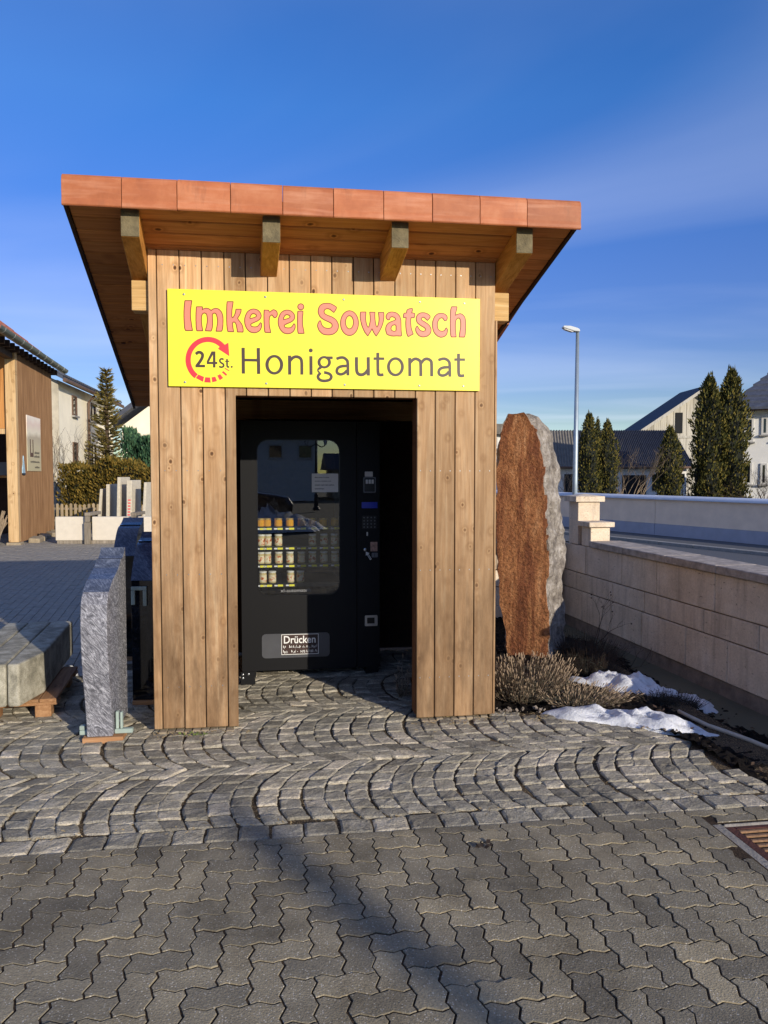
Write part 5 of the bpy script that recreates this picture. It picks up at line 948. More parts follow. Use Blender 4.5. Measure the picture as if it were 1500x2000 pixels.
# ------------------------------------------------------------------ gravestones left of the kiosk
def granite(name, a, b, c, rough, streak=0.0, bump=0.3):
    m = Mat(name, rough, spec=0.5); v = m.coords((1, 1, 1))
    n1 = m.noise(v, 7, 6, 0.7, 2.5 if streak else 0.4)
    if streak:
        mp = m.n('Mapping', {0: m.n('Mapping', {0: v, 2: (0.35, -0.85, 0.0)}).outputs[0], 3: (4, 4, 19)}).outputs[0]
        n1 = m.math('ADD', m.math('MULTIPLY', m.noise(mp, 2.2, 7, 0.75, 3.2), streak), m.math('MULTIPLY', n1, 1-streak))
    n2 = m.noise(v, 130, 3, 0.7)
    col = m.ramp(n1, [(0.40, a), (0.5, b), (0.61, c)])
    col = m.mix(0.45, col, m.ramp(n2, [(0.35, (0.5, 0.5, 0.5, 1)), (0.65, (1.3, 1.3, 1.3, 1))]), 'MULTIPLY')
    m.col(col)
    if bump: m.bump(m.noise(v, 90, 5, 0.7), bump, 0.006)
    return m.m
M_GR_ROUGH = granite('veined_granite_sawn', C('#4c4c52'), C('#77777e'), C('#b4b4ba'), 0.7, 0.85)
M_GR_POL = granite('polished_granite', C('#3a4152'), C('#4d5568'), C('#757d90'), 0.1, 0.6, 0)  # bluish base colour carries the sky reflection of the polished tops
M_GR_BLACK = granite('polished_black_granite', C('#0c0d11'), C('#14161b'), C('#22252c'), 0.06, 0, 0)
M_GREENM = plain('pale_green_steel', C('#9aa9a0'), 0.5, var=0.15)
M_WEDGE = wood('raw_wood', C('#9a6b45'), C('#b98a60'), C('#cda27a'), axis=0, knots=False)
def gravestone(name, label, u0, u1, prof, mats, group=None):
    # prof: closed (v, w) outline seen from the side, split in polished top edge and rough rest
    t = Thing(name, label, 'gravestone', ((u0+u1)/2, prof[0][0], 0), group=group)
    t.part(MB().prism(prof, u0, u1, 'yz'), 'slab', mats[0], bevel=0.003)
    return t
def top_skin(t, line, u0, u1, mat, name='polished_top'):
    m = MB(); n = len(line)
    for i in range(n-1):
        (a, b), (c, d) = line[i], line[i+1]
        l = math.hypot(c-a, d-b); nx, nz = -(d-b)/l*0.002, (c-a)/l*0.002
        m.add([(u0-.0005, a+nx, b+nz), (u1+.0005, a+nx, b+nz), (u1+.0005, c+nx, d+nz), (u0-.0005, c+nx, d+nz)], [(0, 1, 2, 3)])
    t.part(m, name, mat, recalc=False)
top1 = [(-0.155, 0.905), (-0.10, 0.935), (-0.03, 0.965), (0.05, 0.985), (0.14, 1.012), (0.19, 1.040), (0.215, 1.060)]
top1b = [(0.222, 1.062), (0.235, 1.056), (0.26, 1.058), (0.295, 1.072), (0.33, 1.096), (0.35, 1.121)]
prof1 = [(-0.12, 0.03), (0.36, 0.03), (0.366, 1.121)] + top1b[::-1] + top1[::-1] + [(-0.185, 0.885), (-0.212, 0.84), (-0.226, 0.76), (-0.228, 0.66), (-0.215, 0.52), (-0.186, 0.38), (-0.150, 0.24), (-0.126, 0.12)]
g1 = gravestone('gravestone', 'grey veined gravestone blank with wavy top, nearest beside the kiosk', -0.370, -0.222, prof1, (M_GR_ROUGH,))
top_skin(g1, top1, -0.370, -0.222, M_GR_POL); top_skin(g1, top1b, -0.370, -0.222, M_GR_POL)
g1.part(MB().box(-0.395, -0.16, -0.135, 0.05, -0.01, 0.0285), 'wooden_wedge', M_WEDGE, bevel=0.003)
def clamp(u, v, side, label):
    t = Thing('stone_clamp', label, 'clamp', (u, v, 0)); s = 1 if side > 0 else -1
    t.part(MB().box(min(u, u+s*(0.105 if s > 0 else 0.05)), max(u, u+s*(0.105 if s > 0 else 0.05)), v-0.02, v+0.02, 0.03, 0.058), 'foot_bar', M_GREENM, bevel=0.004)
    a = u + s*0.006
    if s < 0:
        t.part(MB().box(a-0.045, a-0.012, v-0.018, v+0.018, 0.0585, 0.085), 'stop_block', M_GREENM, bevel=0.004); return
    t.part(MB().box(min(a, a+s*0.018), max(a, a+s*0.018), v-0.018, v+0.018, 0.0585, 0.165), 'upright', M_GREENM, bevel=0.004)
    t.part(MB().box(min(a+s*0.026, a+s*0.04), max(a+s*0.026, a+s*0.04), v-0.018, v+0.018, 0.0585, 0.16), 'upright', M_GREENM, bevel=0.004)
    t.part(MB().box(min(a+s*0.0185, a+s*0.0255), max(a+s*0.0185, a+s*0.0255), v-0.008, v+0.008, 0.10, 0.113), 'bolt', M_STEEL)
clamp(-0.219, -0.06, 1, 'pale green steel clamp at the right foot of the nearest gravestone')
clamp(-0.373, -0.06, -1, 'pale green steel clamp at the left foot of the nearest gravestone')
def scroll(v0, v1, h, k=1.0):
    n = 10; P = []
    for i in range(n+1):
        t = i/n; P.append((v0 + (v1-v0)*0.62*t, h - 0.30*k + 0.235*k*math.sin(t*math.pi/2)))
    P2 = [(v0+(v1-v0)*(0.64+0.36*t), h - 0.055*k + 0.055*k*(1-math.cos(t*math.pi/2))) for t in (0, .25, .5, .75, 1)]
    return P, P2
for (u0, u1, v0, v1, h, mt, lab) in ((-0.235, -0.065, 0.62, 1.12, 1.165, M_GR_BLACK, 'black polished gravestone with scroll top, against the kiosk side wall'),
                                     (-0.62, -0.44, 1.95, 2.45, 1.20, M_GR_POL, 'dark polished gravestone with scroll top, farthest of the row')):
    a, b = scroll(v0, v1, h)
    t = gravestone('gravestone', lab, u0, u1, [(v0, 0.03), (v1, 0.03)] + b[::-1] + a[::-1], (M_GR_BLACK,))
    top_skin(t, a, u0, u1, M_GR_POL); top_skin(t, b, u0, u1, M_GR_POL)
    t.part(MB().box(u0, u1, v0-0.02, v1+0.02, 0.0, 0.0285), 'bearer', M_WEDGE)
bt = Thing('steel_bracket', 'pale U-shaped steel bracket leaning on the black gravestone', 'bracket', (-0.18, 0.585, 0.6))
bt.part(MB().box(-0.232, -0.128, 0.597, 0.614, 0.80, 0.826), 'crossbar', M_GREENM, bevel=0.003)
bt.part(MB().box(-0.232, -0.206, 0.597, 0.614, 0.70, 0.7995), 'arm', M_GREENM, bevel=0.003)
bt.part(MB().box(-0.154, -0.128, 0.597, 0.614, 0.69, 0.7995), 'arm', M_GREENM, bevel=0.003)

# ------------------------------------------------------------------ pallet with three granite kerb beams
M_PALLET = wood('pallet_wood', C('#7d5a3c'), C('#9c7450'), C('#b08a66'), axis=1, knots=True)
M_BEAMST = granite('sawn_grey_granite', C('#7f7b6c'), C('#9a9584'), C('#b3ae9d'), 0.9, 0, 0.6)
PB = YAW + 0.085
PBO = L(-0.70, 0.42)
def PF(x, y, z): return (x, y, z)
PT = Thing('wooden_pallet', 'worn orange-brown wooden pallet under the granite beams', 'pallet', (0, 0, 0), at=PBO, rot=PB)
for x in (-0.76, -0.44, -0.12): PT.part(MB().box(x, x+0.1, 0.0, 0.12, 0.0, 0.0785), 'block', M_PALLET, bevel=0.004); PT.part(MB().box(x, x+0.1, 0.72, 0.84, 0.0, 0.0785), 'block', M_PALLET, bevel=0.004)
for y in (0.0, 0.72): PT.part(MB().box(-0.80, 0.02, y, y+0.12, 0.079, 0.1005), 'cross_board', M_PALLET, bevel=0.003)
for x in (-0.80, -0.60, -0.40, -0.20, -0.09): PT.part(MB().box(x, x+0.105, -0.01, 0.86, 0.1012, 0.1235), 'deck_board', M_PALLET, bevel=0.003)
BS = 0.16
for k, lab in enumerate(('grey sawn granite beam on the pallet, nearest the gravestones', 'grey sawn granite beam in the middle of the three on the pallet', 'grey sawn granite beam on the pallet, farthest from the kiosk')):
    x1 = -0.085 - k*(BS+0.008); x0 = x1 - BS; y0 = -0.06 - (0.0 if k else 0.0) + rnd.uniform(-.01, .01)
    m = MB(); P = [(x0, y0-0.10), (x0+0.07, y0-0.11), (x1, y0+0.20), (x1, y0+1.35), (x0, y0+1.36)] if k == 0 else [(x0, y0-0.12), (x1, y0-0.10), (x1, y0+1.36), (x0, y0+1.37)]
    m.prism(P, 0.126, 0.40)
    o = single(m, 'granite_beam', M_BEAMST, lab, 'granite beam', (0, 0, 0), at=PBO, rot=PB, group='granite beams on the pallet', bevel=0.012, seg=2)

# ------------------------------------------------------------------ snow
def snow_mat():
    m = Mat('old_snow', 0.65, spec=0.3); v = m.coords()
    dirt = m.ramp(m.noise(v, 22, 6, 0.75), [(0.60, (0, 0, 0, 1)), (0.72, (0.8, 0.8, 0.8, 1))])
    m.col(m.mix(dirt, m.ramp(m.noise(v, 6, 6), [(0.3, C('#c4c6c8')), (0.6, C('#e6e7e9'))]), C('#8a8072')))
    m.b.inputs['Subsurface Weight'].default_value = 0.15; m.b.inputs['Subsurface Radius'].default_value = (0.02, 0.02, 0.025); m.b.inputs['Subsurface Scale'].default_value = 0.5
    m.bump(m.noise(v, 45, 6, 0.7), 0.6, 0.02); return m.m
M_SNOW = snow_mat()
def snow(u, v, ru, rv, h, seed, label, z=0.0, kiosk=True, ang=0.0):
    rs = random.Random(seed); NR, NA = 14, 46; ph = [rs.random()*6.28 for _ in range(12)]
    m = MB(); ca, sa = math.cos(ang), math.sin(ang)
    for i in range(NR+1):
        t = i/NR
        for j in range(NA):
            a = 2*math.pi*j/NA
            f = 1 + 0.16*math.sin(2*a+ph[0]) + 0.13*math.sin(3*a+ph[1]) + 0.09*math.sin(5*a+ph[2]) + 0.06*math.sin(9*a+ph[3]) + 0.04*math.sin(14*a+ph[4])
            x, y = math.cos(a)*ru*f*t, math.sin(a)*rv*f*t
            prof = (1 - t**3.2)
            bumps = 0.7 + 0.25*math.sin(x*21+ph[5])*math.sin(y*17+ph[6]) + 0.12*math.sin(x*53+ph[7]+y*40) + rs.gauss(0, 0.025)
            import mathutils.noise as mn
            zz = h*prof*(bumps + 0.45*mn.fractal(Vector((x*11+seed, y*11, 0.3)), 0.8, 2.0, 4))
            X, Y = x*ca-y*sa, x*sa+y*ca
            zb = bed_z(u+X, v+Y) if z == 'bed' else z
            m.v.append((u+X, v+Y, zb - 0.004 + max(0.0, zz) - (0.02 if i == NR else 0)))
    for i in range(NR):
        for j in range(NA):
            m.f.append((i*NA+j, i*NA+(j+1) % NA, (i+1)*NA+(j+1) % NA, (i+1)*NA+j))
    return single(m, 'snow_patch', M_SNOW, label, 'snow', (u, v, 0), kiosk=kiosk, recalc=False, smooth=True, group='patches of old snow')
snow(3.02, -0.22, 0.46, 0.17, 0.075, 3, 'sunlit old snow patch at the edge of the cobbles', 'bed', ang=-0.55)
snow(3.40, 0.55, 0.42, 0.22, 0.10, 5, 'bluish shaded snow patch in the bed, nearer the lavender', 'bed', ang=-0.35)
snow(3.78, 0.36, 0.15, 0.26, 0.06, 8, 'thin shaded snow strip along the foot of the garden wall', 'bed')
snow(-0.86, 1.58, 0.22, 0.10, 0.05, 12, 'small shaded snow remnant behind the pallet', 0.0)

# ------------------------------------------------------------------ standing stone
def stone_mat():
    m = Mat('rusty_quartzite', 0.8, spec=0.4); v = m.coords(rand=False)
    ge = m.n('NewGeometry'); tc = m.n('TexCoord')
    vs = m.coords((6, 6, 0.9), rand=False)
    st = m.noise(vs, 1.6, 6, 0.65, 0.8); fn = m.noise(v, 42, 5, 0.7); md = m.noise(v, 9, 5, 0.65)
    rust = m.ramp(st, [(0.28, C('#522c19')), (0.43, C('#7c4b2e')), (0.57, C('#a37048')), (0.73, C('#c4966e'))])
    rust = m.mix(0.7, rust, m.ramp(fn, [(0.34, (0.34, 0.30, 0.27, 1)), (0.62, (1.25, 1.2, 1.15, 1))]), 'MULTIPLY')
    grey = m.ramp(md, [(0.3, C('#5f5750')), (0.5, C('#988f84')), (0.7, C('#c2bab0'))])
    grey = m.mix(0.6, grey, m.ramp(fn, [(0.32, (0.45, 0.42, 0.4, 1)), (0.6, (1.2, 1.2, 1.2, 1))]), 'MULTIPLY')
    at = m.n('Attribute', attribute_name='broken')
    f = m.math('ADD', at.outputs['Fac'], m.math('MULTIPLY', m.math('SUBTRACT', md, 0.5), 0.5))
    m.col(m.mix(m.ramp(f, [(0.42, (0, 0, 0, 1)), (0.56, (1, 1, 1, 1))]), rust, grey))
    m.bump(m.math('ADD', fn, md), 1.0, 0.03); return m.m
# horizontal outline: weathered face on the left, freshly broken flank on the right
def monolith():
    import mathutils.noise as mn
    m = MB(); NZ, NP = 64, 72; H = 2.17; br = []
    for iz in range(NZ+1):
        t = iz/NZ; z = H*t
        # left edge, ridge between face and flank, right edge (metres, world x at this height)
        xl = np.interp(z, [0, 0.5, 1.1, 1.5, 1.75, 2.0, 2.10, 2.17], [1.09, 1.02, 0.975, 0.975, 0.985, 1.02, 1.05, 1.08])
        xr = np.interp(z, [0, 0.5, 1.1, 1.5, 1.7, 1.85, 1.95, 2.08, 2.15, 2.17], [1.41, 1.405, 1.395, 1.38, 1.365, 1.345, 1.33, 1.26, 1.21, 1.19])
        xb = np.interp(z, [0, 0.5, 1.1, 1.5, 1.7, 1.85, 1.95, 2.08, 2.15, 2.17], [1.62, 1.615, 1.605, 1.58, 1.55, 1.51, 1.475, 1.42, 1.35, 1.30])
        jg = mn.fractal(Vector((3.1, 7.7, z*5.0)), 0.8, 2.1, 5)*0.022; jr = mn.fractal(Vector((9.1, 1.7, z*6.0)), 0.7, 2.1, 5)*0.02; jb = mn.fractal(Vector((5.1, 4.7, z*4.0)), 0.8, 2.1, 5)*0.014
        xl += jg; xr += jr; xb += jb
        dy = np.interp(z, [0, 1.8, 2.17], [1, 0.95, 0.35])
        P = [(xl, 6.66), (xr, 6.60 - 0.10*dy), (xb, 6.60 + 0.26*dy), (xb-0.22*dy, 6.62+0.40*dy), (xl+0.04, 6.66+0.26*dy)]
        per = []; seg = [0]
        for a, b in zip(P, P[1:]+P[:1]): seg.append(seg[-1]+math.dist(a, b))
        for j in range(NP):
            s = seg[-1]*j/NP; k = max(i for i in range(5) if seg[i] <= s+1e-9); f = (s-seg[k])/max(1e-9, seg[k+1]-seg[k])
            a, b = P[k], P[(k+1) % 5]; x, y = a[0]+(b[0]-a[0])*f, a[1]+(b[1]-a[1])*f
            cx, cy = sum(p[0] for p in P)/5, sum(p[1] for p in P)/5
            face = 1.0 if k == 0 else 0.0
            amp = 0.012 if face else 0.04
            d = mn.fractal(Vector((x*5, y*5, z*4.2)), 0.9, 2.1, 5)*amp + mn.noise(Vector((x*2, y*2, z*2)))*0.02
            l = math.hypot(x-cx, y-cy)+1e-6
            m.v.append((x+(x-cx)/l*d, y+(y-cy)/l*d, z - 0.05 + (mn.noise(Vector((x*9, y*9, 3)))*0.03 if t > 0.93 else 0)))
            br.append(0.0 if face else 1.0)
    for iz in range(NZ):
        for j in range(NP): m.f.append((iz*NP+j, iz*NP+(j+1) % NP, (iz+1)*NP+(j+1) % NP, (iz+1)*NP+j))
    m.f.append(tuple(range(NZ*NP, (NZ+1)*NP)))
    o = single(m, 'standing_stone', stone_mat(), 'tall rust-brown standing stone with pale broken flank beside the kiosk', 'standing stone', (1.3, 6.65, 0), kiosk=False, recalc=True)
    at = o.data.attributes.new('broken', 'FLOAT', 'POINT'); at.data.foreach_set('value', br)
    return o
monolith()

# ------------------------------------------------------------------ garden wall of travertine blocks
def travertine():
    m = Mat('travertine', 0.85, spec=0.3); v = m.coords()
    a = m.noise(v, 3.0, 6, 0.65); f = m.noise(v, 60, 5, 0.65)
    pit = m.noise(m.coords((10, 10, 26)), 2.0, 5, 0.7, 0.6)
    c = m.ramp(a, [(0.3, C('#c9b79f')), (0.55, C('#dccab2')), (0.75, C('#e6d8c4'))])
    c = m.mix(0.5, c, m.ramp(f, [(0.3, (0.7, 0.68, 0.66, 1)), (0.7, (1.12, 1.12, 1.12, 1))]), 'MULTIPLY')
    c = m.mix(m.ramp(pit, [(0.62, (0, 0, 0, 1)), (0.69, (0.75, 0.75, 0.75, 1))]), c, C('#4c3d30'))
    sv = m.noise(m.coords((7, 7, 0.7)), 1.5, 4, 0.6)
    c = m.mix(m.ramp(sv, [(0.5, (0, 0, 0, 1)), (0.78, (0.5, 0.5, 0.5, 1))]), c, C('#6e6055'))
    m.col(c); m.bump(m.math('SUBTRACT', f, m.math('MULTIPLY', pit, 1.2)), 0.45, 0.01); return m.m
M_TRAV = travertine()
M_COPE = plain('coping_stone', C('#a3978a'), 0.85, var=0.35, scale=16, bump=0.6, bscale=70)
M_PLINTH = plain('plinth_concrete', C('#81766a'), 0.95, var=0.3, scale=9, bump=0.6, bscale=60)
GW = Thing('garden_wall', 'low travertine block wall with flat coping beside the planting bed', 'wall', (4.12, 0, 0), rot=YAW + 0.0446)
# local frame: x to the right across the wall, y along it
def gw(x0, x1, y0, y1, z0, z1): return MB().box(4.12+x0, 4.12+x1, y0, y1, z0, z1)
GT = 0.30
GW.part(gw(0.02, GT-0.02, -2.6, 3.55, -0.2, 0.028), 'plinth', M_PLINTH)
GW.part(gw(0.022, GT-0.022, -0.56, 3.52, 0.0285, 0.835), 'core', M_PLINTH)
GW.part(gw(0.022, GT-0.022, -2.55, -0.57, 0.0285, 0.45), 'core', M_PLINTH)
for (z0, z1, ls) in ((0.030, 0.346, (0.62, 0.66, 0.58, 0.70, 0.55, 0.62, 0.6, 0.6)), (0.350, 0.536, (0.48, 0.82, 0.60, 0.9, 0.66, 0.7, 0.8)), (0.540, 0.838, (0.70, 0.78, 0.62, 0.84, 0.66, 0.5))):
    y = 3.55; k = 0
    while y > -2.5:
        l = ls[k % len(ls)]; y0 = max(y-l, -2.55); top = z1; k += 1
        if y0 < -0.58 < y: y0 = -0.58
        if y <= -0.58 and z0 > 0.4: y = y0; continue
        if y <= -0.58 and z1 > 0.5: top = 0.46
        GW.part(gw(rnd.uniform(0, 0.003), GT-rnd.uniform(0, .003), y0+0.004, y-0.004, z0+0.003, top-0.003), 'block', M_TRAV, bevel=0.005)
        y = y0
y = 2.72
while y > -0.58:
    y0 = max(y-0.72, -0.60); GW.part(gw(-0.03, GT+0.03, y0+0.003, y-0.003, 0.842, 0.905), 'coping_slab', M_COPE, bevel=0.006); y = y0
y = -0.62
while y > -2.5:
    y0 = y-0.63; GW.part(gw(-0.03, GT+0.03, y0+0.003, y-0.003, 0.468, 0.53), 'coping_slab', M_COPE, bevel=0.006); y = y0
# stepped end pillars
GW.part(gw(0.0, 0.215, 2.735, 2.95, 0.842, 1.045), 'low_pillar', M_TRAV, bevel=0.004)
GW.part(gw(-0.035, 0.25, 2.695, 2.985, 1.048, 1.10), 'pillar_cap', M_TRAV, bevel=0.005)
GW.part(gw(-0.01, 0.24, 3.02, 3.25, 0.842, 1.30), 'tall_pillar', M_TRAV, bevel=0.004)
cp = MB(); a = (4.12-0.05, 4.12+0.28, 2.985, 3.29)
cp.add([(a[0],a[2],1.303),(a[1],a[2],1.303),(a[1],a[3],1.303),(a[0],a[3],1.303),(a[0],a[2],1.36),(a[1],a[2],1.36),(a[1],a[3],1.36),(a[0],a[3],1.36),((a[0]+a[1])/2,(a[2]+a[3])/2,1.385)],
       [(0,3,2,1),(0,1,5,4),(1,2,6,5),(2,3,7,6),(3,0,4,7),(4,5,8),(5,6,8),(6,7,8),(7,4,8)])
GW.part(cp, 'pillar_cap', M_TRAV)
GC = Thing('garden_cross_wall', 'travertine wall running left behind the standing stone from the stepped pillar', 'wall', (3.95, 3.4, 0))
x = 3.90
for z0, z1 in ((0.0, 0.346), (0.35, 0.536), (0.54, 0.838)):
    x = 3.92; k = 0
    while x > 2.45:
        l = (0.62, 0.5, 0.74)[(k + int(z0*10)) % 3]; GC.part(MB().box(x-l+0.004, x-0.004, 3.36, 3.6, z0+.003, z1-.003), 'block', M_TRAV, bevel=0.005); x -= l; k += 1
for x in (3.2, 2.5, 1.8): GC.part(MB().box(x+0.003, x+0.697, 3.33, 3.63, 0.842, 0.905), 'coping_slab', M_COPE, bevel=0.006)
# ------------------------------------------------------------------ low plants in the bed
M_LAVST = plain('lavender_stem', C('#6b5a48'), 0.9, var=0.25, scale=30)
M_LAVFL = plain('dry_lavender_spike', C('#9a866f'), 0.95, var=0.3, scale=50)
M_LAVLF = plain('grey_green_leaf', C('#5c5644'), 0.9, var=0.3, scale=30)
M_TWIG = plain('dark_twig', C('#41342a'), 0.9, var=0.25, scale=20)
M_DKLEAF = plain('dark_evergreen_leaf', C('#23241a'), 0.8, var=0.4, scale=20)
def lavender(name, label, u, v, ru, rv, n, hgt, seed, spikes=True, mst=M_LAVST, mfl=M_LAVFL, mlf=M_LAVLF, lean=(0, 0)):
    rs = random.Random(seed); t = Thing(name, label, 'shrub', (u, v, 0.0)); a = MB(); b = MB(); c = MB()
    for i in range(n):
        an = rs.random()*6.283; rr = math.sqrt(rs.random()); x0, y0 = u+ru*0.55*rr*math.cos(an), v+rv*0.55*rr*math.sin(an)
        out = rr*0.75 + rs.random()*0.25; h = hgt*(0.35+0.75*rs.random()**1.3)*(1-0.35*rr**2)
        x1, y1 = u+ru*1.05*out*math.cos(an)+rs.gauss(0, .02)+lean[0]*h, v+rv*1.05*out*math.sin(an)+rs.gauss(0, .02)+lean[1]*h
        z0 = bed_z(x0, y0)-0.01
        p0 = Vector((x0, y0, z0)); p2 = Vector((x1, y1, z0+h)); p1 = (p0+p2)/2 + Vector((x1-x0, y1-y0, 0))*0.15
        a.tube([p0, p1, p2], [0.0022, 0.0016, 0.001], 3, False)
        if spikes and rs.random() < 0.8:
            d = (p2-p1).normalized(); l = rs.uniform(0.012, 0.034)
            b.tube([p2-d*0.003, p2+d*l*0.35, p2+d*l*0.75, p2+d*l], [0.001, 0.0031, 0.0028, 0.0006], 4, False)
        for k in range(4):                                     # short leaves along the lower stem
            q = p0.lerp(p1, rs.random()) if k < 2 else p1.lerp(p2, rs.random()*0.7)
            dd = Vector((rs.gauss(0, 1), rs.gauss(0, 1), abs(rs.gauss(0.5, .6)))).normalized(); l = rs.uniform(0.015, 0.04); s = dd.orthogonal().normalized()*0.0022
            c.add([q-s, q+s, q+dd*l+s*0.3, q+dd*l-s*0.3], [(0, 1, 2, 3)])
    t.part(a, 'stems', mst, recalc=False, kind='stuff')
    if spikes: t.part(b, 'flower_spikes', mfl, recalc=False, kind='stuff')
    t.part(c, 'leaves', mlf, recalc=False, kind='stuff')
lavender('lavender_shrub', 'sunlit dry lavender shrub with pale spikes at the foot of the standing stone', 2.52, 0.38, 0.34, 0.30, 1150, 0.30, 21, lean=(0.12, -0.15))
lavender('lavender_shrub', 'low brown lavender clump sprawling over the sunlit snow', 2.84, 0.16, 0.34, 0.17, 560, 0.13, 22, lean=(0.5, -0.2))
lavender('heather_clump', 'dark low heather clump in the shade of the garden wall', 3.42, 1.55, 0.40, 0.42, 700, 0.26, 23, False, M_TWIG, M_TWIG, M_DKLEAF)
lavender('heather_clump', 'dark flattened clump between the two shaded snow patches', 3.50, 0.18, 0.30, 0.12, 360, 0.12, 24, False, M_TWIG, M_TWIG, M_DKLEAF)
lavender('heather_clump', 'dark heather clump behind the standing stone foot', 3.25, 0.98, 0.30, 0.20, 420, 0.22, 25, False, M_TWIG, M_TWIG, M_DKLEAF)
lavender('dried_tuft', 'small dried tuft just inside the right door jamb', 1.66, 0.55, 0.07, 0.07, 26, 0.26, 26)
def branchy(t, name, mat, base, h, n0, spread, seed, depth=4, r0=0.006, berries=None, up=0.25):
    rs = random.Random(seed); m = MB(); tips = []
    def grow(p, d, l, r, k):
        pts = [p]; q = p; dd = d
        for i in range(3):
            dd = (dd + Vector((rs.gauss(0, .16), rs.gauss(0, .16), rs.gauss(up*0.15, .1)))).normalized(); q = q + dd*l/3; pts.append(q)
        m.tube(pts, [r, r*0.85, r*0.7, r*0.55], 4 if k < 2 else 3, False)
        if k >= depth: tips.append(q); return
        for i in range(rs.choice((2, 2, 3))):
            nd = (dd + Vector((rs.gauss(0, spread), rs.gauss(0, spread), rs.gauss(up, spread*0.6)))).normalized()
            grow(pts[rs.choice((2, 3, 3))], nd, l*rs.uniform(.62, .85), r*0.6, k+1)
    for i in range(n0):
        d = Vector((rs.gauss(0, spread*0.8), rs.gauss(0, spread*0.8), 1)).normalized()
        grow(Vector(base) + Vector((rs.gauss(0, .02)*h, rs.gauss(0, .02)*h, 0)), d, h*0.38, r0, 0)
    t.part(m, name, mat, recalc=False)
    if berries:
        b = MB()
        for q in tips[::4]: b.lathe([(0.002, -0.007), (0.007, -0.003), (0.007, 0.003), (0.003, 0.007)], 6, q)
        t.part(b, 'rose_hips', berries, recalc=False)
rb = Thing('rose_bush', 'bare thin rose twigs in front of the travertine wall', 'shrub', (3.72, 1.95, 0))
branchy(rb, 'twigs', M_TWIG, (3.72, 1.95, -0.05), 0.62, 3, 0.42, 31, 3, 0.004, plain('rose_hip', C('#3a241c'), 0.6))
rb = Thing('rose_bush', 'low bare twigs beside the snow in the bed corner', 'shrub', (3.68, 1.2, 0))
branchy(rb, 'twigs', M_TWIG, (3.68, 1.2, -0.05), 0.35, 4, 0.6, 33, 3, 0.003)

# dead leaves on the soil
lf = MB()
for _ in range(420):
    u, v = rnd.uniform(2.3, 4.05), rnd.uniform(-1.8, 2.6)
    if not inside((u, v), BED): continue
    z = bed_z(u, v)+0.012; a = rnd.random()*6.28; l = rnd.uniform(.01, .03); w = l*0.4; dx, dy = math.cos(a), math.sin(a)
    lf.add([(u-dx*l, v-dy*l, z), (u+dy*w, v-dx*w, z+rnd.uniform(0, .012)), (u+dx*l, v+dy*l, z+rnd.uniform(0, .01)), (u-dy*w, v+dx*w, z+rnd.uniform(0, .012))], [(0, 1, 2, 3)])
tag(link('leaf_litter', lf.mesh('leaf_litter', recalc=False), plain('dead_leaf', C('#4d3a2a'), 0.9, var=0.4, scale=12), None, L(0, 0), (0, 0, YAW)), 'dead leaves strewn over the dark soil of the bed', 'leaves', kind='stuff')
# pale hose
hp = [(3.40, -0.13), (3.43, -0.24), (3.47, -0.36), (3.52, -0.50), (3.565, -0.64), (3.60, -0.80), (3.62, -0.98), (3.70, -1.2), (3.9, -1.4)]
HS = Thing('garden_hose', 'pale grey hose lying on the dark soil at the right edge', 'hose', (3.5, -0.5, 0))
HS.part(MB().tube([(u, v, max(bed_z(u, v), -0.02)+0.02) for u, v in hp], 0.014, 10), 'hose', plain('hose_grey', C('#b2ac9c'), 0.6, var=0.12, scale=20), smooth=True)
q = hp[3]; HS.part(MB().tube([(q[0]-0.012, q[1]+0.03, bed_z(*q)+0.015), (q[0]+0.012, q[1]-0.03, bed_z(*q)+0.015)], 0.023, 10), 'coupling', M_GREYP)
# dead leaves and small stones along the bed edge
ed = MB()
for _ in range(110):
    i = rnd.choice((0, 0, 1, 2)); a, b = BED[i], BED[i+1]; t = rnd.random(); u, v = a[0]+(b[0]-a[0])*t+rnd.gauss(0, .03), a[1]+(b[1]-a[1])*t+rnd.gauss(0.03, .03)
    s = rnd.uniform(.006, .02); ed.obox((u, v, 0.012+s*0.2), (s*1.4, s, s*0.7), (rnd.random(), rnd.random(), rnd.random()*6))
tag(link('edge_pebbles', ed.mesh('edge_pebbles', bevel=0.003), M_PLINTH, None, L(0, 0), (0, 0, YAW)), 'small loose stones along the edge of the planting bed', 'pebbles', kind='stuff')

# ------------------------------------------------------------------ drain with rusty grate in the lower right corner
M_RUST = plain('rusty_iron', C('#4e2a20'), 0.85, var=0.35, scale=20, bump=0.5, bscale=80)
M_RUSTB = plain('worn_iron_bar', C('#8a6a4c'), 0.6, metal=0.3, var=0.25, scale=25, bump=0.4, bscale=80)
M_CONC = plain('drain_concrete', C('#8b857c'), 0.95, var=0.25, scale=12, bump=0.7, bscale=60)
DR = Thing('drain_grate', 'rusty iron drain grate in a chipped concrete frame at the right edge', 'drain', (2.97, -1.88, -0.03))
X0, X1, Y0, Y1 = 2.712, 3.232, -2.12, -1.635
for nm, b in (('concrete_side', (X0, X0+0.06, Y0, Y1)), ('concrete_side', (X1-0.06, X1, Y0, Y1)), ('concrete_end', (X0+0.0605, X1-0.0605, Y0, Y0+0.05)), ('concrete_end', (X0+0.0605, X1-0.0605, Y1-0.022, Y1))):
    DR.part(MB().box(*b, -0.15, -0.004 + rnd.uniform(-.002, .002)), nm, M_CONC, bevel=0.008)
